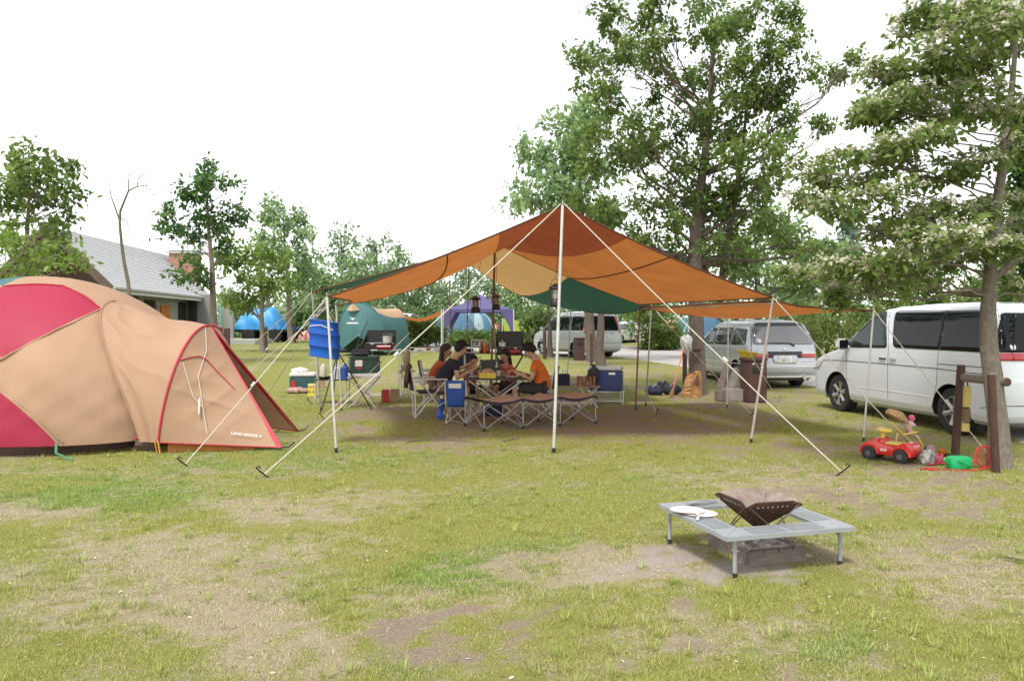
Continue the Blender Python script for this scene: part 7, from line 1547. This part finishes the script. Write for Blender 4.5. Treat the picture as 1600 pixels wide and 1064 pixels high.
for k in range(4):
    a_, b_ = rim[k], rim[(k + 1) % 4]; rows = []
    for i in range(9):
        t = i / 8; row = []
        for j in range(13):
            u = j / 12; cu_ = abs(2 * u - 1); p = a_.lerp(b_, u); p = p + Vector((0, 0, -.026 * max(0, cu_ - .7) / .3)); nrm = (a_ + b_) * .5; nrm.z = 0; nrm.normalize()
            row.append(p.lerp(tip, t * .985) + nrm * (.004 * math.sin(math.pi * t)))
        rows.append(row)
    out_ = MB().grid(rows).build('plate', M_rust, fp, sharp=60); out_.modifiers.new('t', 'SOLIDIFY').thickness = .003
    inn_ = MB().grid([[p + (Vector((0, 0, zr)) - p) * .02 + Vector((0, 0, .004)) for p in r] for r in rows]).build('inner_face', M_ashin, out_, sharp=60)
    e_ = MB().tube([p for p in rows[0]], .0035, 5).build('rim_fold', M_rust, out_)
    for j in range(7):
        u = .2 + .1 * j; p = rows[0][0].lerp(rows[0][12], u).lerp(tip, .13); nrm = ((a_ + b_) * .5); nrm.z = 0; nrm.normalize(); p = p + nrm * .006 + Vector((0, 0, .016))
        MB().lathe([(.0065, -.002), (.0065, .002)], p, 8, M=Matrix.Rotation(math.atan2(nrm.y, nrm.x), 3, 'Z') @ Matrix.Rotation(math.pi / 2 + .75, 3, 'Y')).build('lit_hole_disc', mat('hole_daylight', (.5, .46, .42), .8), out_)  # pale discs: daylight showing through the rim holes put into their colour
for k in range(4):
    a_, b_ = rim[k].lerp(tip, .1), rim[(k + 1) % 4].lerp(tip, .1); nrm = (a_ + b_) * .5; nrm.z = 0; nrm.normalize(); o_ = nrm * .012; gz = .113
    mb = MB(); fa2 = rim[k] * .8; fb2 = rim[(k + 1) % 4] * .8; fa2.z = fb2.z = gz; mb.tube([a_ + o_, a_.lerp(fb2, .5) + o_ * 1.0 , fb2 + o_], .004, 6); mb.tube([b_ + o_ * 1.4, b_.lerp(fa2, .5) + o_ * 1.6, fa2 + o_ * 1.4], .004, 6); mb.tube([fa2 + o_ * 1.4, fb2 + o_], .004, 6); mb.build('wire_leg', mat('wire_dark', (.16, .14, .13), .4, .2, metal=.7), fp)
for lb, dx, dy, z_, rz_, m in [('upper white round paper fan lying on the hearth table', -.40, .16, .292, 2.0, M_paper), ('lower round fan with pinkish rim beneath the other fan', -.34, .10, .280, .4, mat('paper_pink', (.72, .62, .58), .7, .12, 20))]:
    q = Matrix.Rotation(fa_, 3, 'Z') @ Vector((dx, dy, 0)) + fc; q.z = z_; t = thing('paper_fan', lb, 'fan', q, rz_ if m is M_paper else -.3)
    pts = [(.125 * math.cos(a), .105 * math.sin(a) * (1 - .06 * math.cos(3 * a))) for a in [2 * math.pi * k / 40 for k in range(40)]]; MB().prism(pts, 'z', 0, .003).build('leaf', m, t, smooth=False); MB().box((0, -.15, .004), (.018, .12, .006), bev=.002).build('handle', M_white, t)
    if m is M_paper: t.rotation_euler = (0, .04, math.radians(15))
gl = Matrix.Rotation(fa_, 3, 'Z') @ Vector((-.18, .36, 0)) + fc; gl.z = .275; t = thing('tongs', 'grey metal tongs lying at the far left side of the hearth table', 'tongs', gl, .5); MB().tube([(-.14, 0, .02), (0, .012, .022), (.14, .004, .015)], [.012, .007, .006], 6).tube([(-.14, 0, .02), (0, -.03, .018), (.14, -.02, .012)], [.012, .007, .006], 6).build('tongs', M_ftab, t)

# ------------------------------------------------------------------ toys by the dogwood
rc_ = G(1391, 719); ra = math.atan2(.76, -.65); rt = thing('ride_on_car', 'red plastic ride-on toy car with yellow steering wheel and seat', 'toy car', rc_, ra)
prof = [(.30, .07), (.315, .14), (.27, .19), (.19, .215), (.13, .265), (.07, .26), (.03, .20), (-.10, .195), (-.17, .215), (-.24, .25), (-.30, .215), (-.31, .12), (-.29, .07)]
pp_ = rounded(prof, .03, 3); rows = []
for y, k in ((-.135, .90), (-.13, .95), (-.115, .985), (-.09, 1.0), (0, 1.01), (.09, 1.0), (.115, .985), (.13, .95), (.135, .90)): rows.append([Vector((p.x * k, y, .15 + (p.y - .15) * k)) for p in pp_] + [Vector((pp_[0].x * k, y, .15 + (pp_[0].y - .15) * k))])
mb = MB().grid(rows); n = len(rows[0]) - 1; mb.f += [tuple(range(n)), tuple(len(rows[0]) * 8 + i for i in range(n))]; mb.m += [0, 0]; mb.build('body', mat('toy_red', (.62, .02, .02), .25, .06, coat=.5), rt, sharp=40)
M_toyy = mat('toy_yellow', (.80, .58, .10), .35, .06, coat=.3)
MB().box((-.06, 0, .205), (.19, .17, .03), bev=.012).build('seat', M_toyy, rt); mb = MB(); mb.tube([(.09, 0, .25), (.075, 0, .335)], .022, 10); mb.build('steering_column', M_toyy, rt); MB().lathe([(.02, 0), (.075, -.004), (.088, .006), (.088, .022), (.075, .03), (.02, .024)], n=24).xf(Matrix.Translation((.07, 0, .335)) @ Matrix.Rotation(-.12, 4, 'Y')).build('steering_wheel', M_toyy, rt)
for x in (.185, -.175):
    for s_ in (-1, 1):
        M_ = Matrix.Translation((x, s_ * .135, .08)) @ Matrix.Rotation(math.pi / 2, 4, 'X'); w_ = MB().lathe([(.02, -.03), (.06, -.032), (.078, -.026), (.08, -.015), (.08, .015), (.078, .026), (.06, .032), (.02, .03)], n=24).xf(M_).build('wheel', M_rubber, rt); MB().lathe([(.032, -.036), (.03, .036)], n=16).xf(M_).build('hub', mat('hub_grey', (.09, .09, .1), .5), w_)
        MB().tube([(x + .098 * math.cos(a), s_ * .137, .08 + .098 * math.sin(a)) for a in [math.pi * k / 12 for k in range(13)]], .016, 6).build('mudguard', mat('toy_red', (.62, .02, .02), .25), rt)
MB().box((.02, .137, .135), (.075, .006, .03), bev=.002).build('sticker', mat('sticker_pinkwhite', (.75, .5, .48), .5, .3, 60), rt); MB().box((-.245, .05, .235), (.05, .06, .02), ry=.3, bev=.004).build('sticker', mat('sticker_pinkwhite', (.75, .5, .48), .5), rt)
def sp(x, y, dy=0): return P(x, y, 9.5 + dy)
st_ = thing('doll_stroller', 'yellow doll stroller with straw hood and a doll, toppled behind the red car', 'toy stroller', (sp(1425, 700).x, 9.5, 0)); M_sty = mat('stroller_yellow', (.75, .50, .13), .4, .08)
for dy in (-.10, .10):
    MB().tube([sp(1392, 660, dy), sp(1420, 688, dy), sp(1452, 706, dy)], .010, 8).build('frame_tube', M_sty, st_, world=True); MB().tube([sp(1416, 662, dy), sp(1434, 684, dy), sp(1447, 704, dy)], .010, 8).build('frame_tube', M_sty, st_, world=True)
mb = MB(); mb.tube([sp(1412, 679, -.12), sp(1432, 675, -.12), sp(1432, 675, .1), sp(1412, 679, .1), sp(1412, 679, -.12)], .012, 8); mb.build('tray_bar', M_sty, st_, world=True); MB().tube([sp(1400, 690, -.1), sp(1402, 678, -.1), sp(1412, 672, 0)], .010, 8).build('frame_tube', M_sty, st_, world=True)
hc = sp(1399, 655); rows = []
for i in range(9):
    f = math.pi * .5 * i / 8; rows.append([hc + Vector((-.14 * math.cos(f) * math.cos(a) * .9 + .02, .13 * math.sin(a), .10 * math.sin(f) + .10 * math.cos(f) * math.cos(a) * .7)) for a in [2 * math.pi * k / 18 for k in range(19)]])
MB().grid(rows).build('straw_hood', mat('straw', (.50, .32, .15), .85, .3, 40, bump=.7, bs=60), st_, solid=.008, world=True); MB().grid([[sp(1402, 668, -.09), sp(1402, 668, .09)], [sp(1420, 690, -.09), sp(1420, 690, .09)], [sp(1436, 700, -.08), sp(1436, 700, .08)]]).build('sling_seat', mat('straw', (.5, .32, .15)), st_, solid=.01, world=True)
for x, y, dy in ((1436, 708, -.12), (1454, 703, -.08), (1440, 707, .12), (1456, 702, .12)): c_ = sp(x, y, dy); c_.z = max(.05, c_.z); MB().lathe([(.01, -.012), (.05, -.014), (.055, 0), (.05, .014), (.01, .012)], n=18).xf(Matrix.Translation(c_) @ Matrix.Rotation(math.pi / 2, 4, 'X')).build('wheel', mat('wheel_mauve', (.45, .28, .33), .5), st_, world=True)
dl = thing('doll', 'small doll in white and pink sitting in the toy stroller', 'doll', sp(1415, 672)); V = [Vector(v) for v in [(0, 0, -.02), (.02, 0, .04), (.045, 0, .09), (.065, 0, .125), (.09, -.07, .06), (.09, .07, .06), (.09, -.05, -.06), (.09, .05, -.06), (.14, -.05, -.09), (.14, .05, -.09)]]
skin('body', V, [(0, 1), (1, 2), (2, 3), (2, 4), (2, 5), (0, 6), (0, 7), (6, 8), (7, 9)], [.045, .045, .03, .042, .018, .018, .022, .022, .016, .016], mat('doll_dress', (.68, .62, .68), .7, .25, 20, col2=(.75, .3, .4)), dl); MB().ball((.072, 0, .145), (.04, .04, .045), 8, 12).build('hat', M_pink, dl)
zb_ = G(1449, 726); t = thing('zebra_bag', 'black and white zebra striped cloth bag lying by the stroller', 'bag', zb_, .2); MB().ball((0, 0, .07), (.085, .07, .095), 10, 16, warp=lambda d: 1 + .12 * math.sin(8 * d.x + 5 * d.z)).build('bag', mat('zebra', (.02, .02, .02), .8, 0, 18, col2=(.7, .68, .62), stretch=(2.2, .5, .7)), t); t.scale = (1, 1, 1.05)
t = thing('pink_ball', 'hot pink round toy pot beside the zebra bag', 'toy', G(1464, 723)); MB().lathe([(.01, 0), (.055, .01), (.068, .05), (.06, .09), (.045, .10), (.01, .104)], n=20).build('pot', M_pink, t); MB().tube([(-.06, 0, .06), (0, -.07, .115), (.06, 0, .06)], .006, 6).build('handle', M_redp, t)
t = thing('toy_spade', 'red toy spade lying in front of the pink pot', 'toy', G(1464, 727), .3); MB().tube([(-.13, 0, .014), (.05, 0, .02)], .010, 8).build('handle', M_redp, t); MB().ball((.11, 0, .02), (.08, .05, .012), 6, 12).build('blade', M_redp, t)
t = thing('orange_bucket', 'bright orange toy bucket behind the pink pot', 'toy', G(1472, 718)); MB().lathe([(.03, 0), (.04, .11), (.047, .112), (.042, .105), (.028, .01)], n=18).build('bucket', M_orangep, t); MB().tube([(-.04, 0, .105), (0, -.01, .15), (.04, 0, .105)], .004, 5).build('handle', M_redp, t)
t = thing('yellow_ball', 'small yellow-green toy ball before the orange bucket', 'ball', G(1477, 723)); MB().ball((0, 0, .032), .032, 10, 14).build('ball', mat('ball_lime', (.62, .60, .06), .45), t); MB().tube([(.032 * math.cos(a), .032 * math.sin(a), .032) for a in [k * .4 for k in range(17)]], .002, 4).build('seam', M_yellow, t)
t = thing('toy_roller', 'black toy wheel lying right of the orange bucket', 'toy', G(1480, 719)); MB().lathe([(.012, -.02), (.035, -.022), (.042, 0), (.035, .022), (.012, .02)], (0, 0, .042), 16, M=Matrix.Rotation(1.3, 3, 'X')).build('wheel', M_rubber, t); MB().lathe([(.014, -.024), (.014, .024)], (0, 0, .042), 10, M=Matrix.Rotation(1.3, 3, 'X')).build('hub', M_redp, t)
t = thing('toy_basket', 'green plastic toy watering can lying at the dark stake foot', 'toy', G(1498, 733), .1); MB().ball((0, 0, .072), (.125, .075, .075), 10, 20, warp=lambda d: (abs(d.x) ** 5 + abs(d.y) ** 5 + abs(d.z) ** 5) ** (-1 / 5)).build('tank', M_greenp, t); MB().tube([(-.10, -.04, .12), (-.03, -.10, .10), (.05, -.10, .06), (.10, -.05, .02)], .008, 6).build('handle', M_greenp, t); MB().tube([(-.12, 0, .06), (-.18, -.02, .11)], [.02, .012], 8).build('spout', M_greenp, t); t.name = 'watering_can'
rf_ = P(1540, 716, 8.62); rf_.z = max(rf_.z, .13); t = thing('toy_racket', 'round red netted toy racket leaning on the dogwood trunk', 'toy racket', (rf_.x, rf_.y, 0)); mb = MB(); cz = .125; R_ = .115
mb.tube([(R_ * math.cos(a), .02 * math.sin(a), cz + R_ * math.sin(a)) for a in [2 * math.pi * k / 30 for k in range(31)]], .010, 6); mb.tube([(-R_, 0, cz - .03), (-.19, -.03, .03), (-.27, -.05, .015)], [.012, .016, .016], 8); mb.build('frame', M_redp, t)
mb = MB(); [mb.tube([(x, 0, cz - math.sqrt(R_ ** 2 - x * x)), (x, 0, cz + math.sqrt(R_ ** 2 - x * x))], .0025, 4) for x in np.linspace(-.1, .1, 9)]; [mb.tube([(-math.sqrt(R_ ** 2 - z * z), .003, cz + z), (math.sqrt(R_ ** 2 - z * z), .003, cz + z)], .0025, 4) for z in np.linspace(-.1, .1, 9)]; mb.build('net', M_redp, t)
t = thing('skipping_rope', 'red toy rope lying in loops on the soil below the watering can', 'toy rope', G(1500, 735)); q = [(-.42, .02), (-.30, .08), (-.22, .02), (-.30, -.04), (-.36, .02), (-.2, .05), (-.05, -.06), (.1, -.07), (.25, .0), (.36, .06), (.30, .1)]
MB().tube(sum([bez((*((Vector(q[max(0, i - 1)]) + Vector(q[i])) / 2), .012), (*q[i], .012), (*((Vector(q[i]) + Vector(q[min(len(q) - 1, i + 1)])) / 2), .012), 5)[:-1] for i in range(len(q))], []), .009, 6).build('cord', M_redp, t); MB().tube([(.30, .1, .018), (.38, .14, .018)], .016, 8).build('handle', M_redp, t)
t = thing('toy_stick', 'thin wooden toy stick lying beside the red car rear wheel', 'toy', G(1425, 722), -.1); MB().tube([(-.20, .02, .02), (.16, -.01, .03)], .008, 6).build('stick', M_woodw, t); MB().ball((.17, -.01, .03), .014, 6, 8).build('knob', M_redp, t)
# sticks and litter
for i, (lb, a_, b_, c_, r_) in enumerate([('long curved dead branch lying on the soil left of the camp bed', (636, 692), (690, 686), (742, 692), .009), ('short pale stick on the bare soil left of the silver peak pole', (786, 691), (798, 688), (810, 686), .011), ('dead twig on the lawn right of the hearth table', (1568, 874), (1585, 878), (1605, 879), .006)]):
    A1, B1, C1 = G(*a_), G(*b_), G(*c_); t = thing('stick', lb, 'stick', A1); o_ = Vector((0, 0, .015)); MB().tube(bez(A1 + o_, B1 + o_ * 2, C1 + o_, 8), [r_ * (1 - .07 * k) for k in range(9)], 6).build('wood', M_bark if i != 1 else M_barkl, t, world=True); MB().tube([B1 + o_, B1 + Vector((.06, -.05, .03))], [r_ * .6, r_ * .3], 5).build('side_twig', M_bark, t, world=True)
def litter():
    r = np.random.default_rng(12); n = 1500; Y = 3.0 * (15 / 3.0) ** r.random(n); X = (r.random(n) * 2 - 1) * Y * .68; Z = zg(X, Y) + .008; a = r.random(n) * 6.28; s = (.004 + .009 * r.random(n) ** 3)[:, None]
    d = np.stack([np.cos(a), np.sin(a), .15 * r.normal(size=n)], -1); e = np.stack([-np.sin(a), np.cos(a), .3 * r.normal(size=n)], -1); p = np.stack([X, Y, Z], -1)
    V = np.stack([p - d * s * 1.6, p + e * s * .5, p + d * s * 1.6, p - e * s * .5], 1).reshape(-1, 3)
    o = fastmesh('leaf_litter', V, 4, leafmat('litter', (.10, .05, .03), (.30, .21, .13), (.62, .57, .48), 0), None, r.random(n)); tag(o, 'scattered dry leaf scraps on the lawn', 'leaf litter', None, 'stuff')
litter()
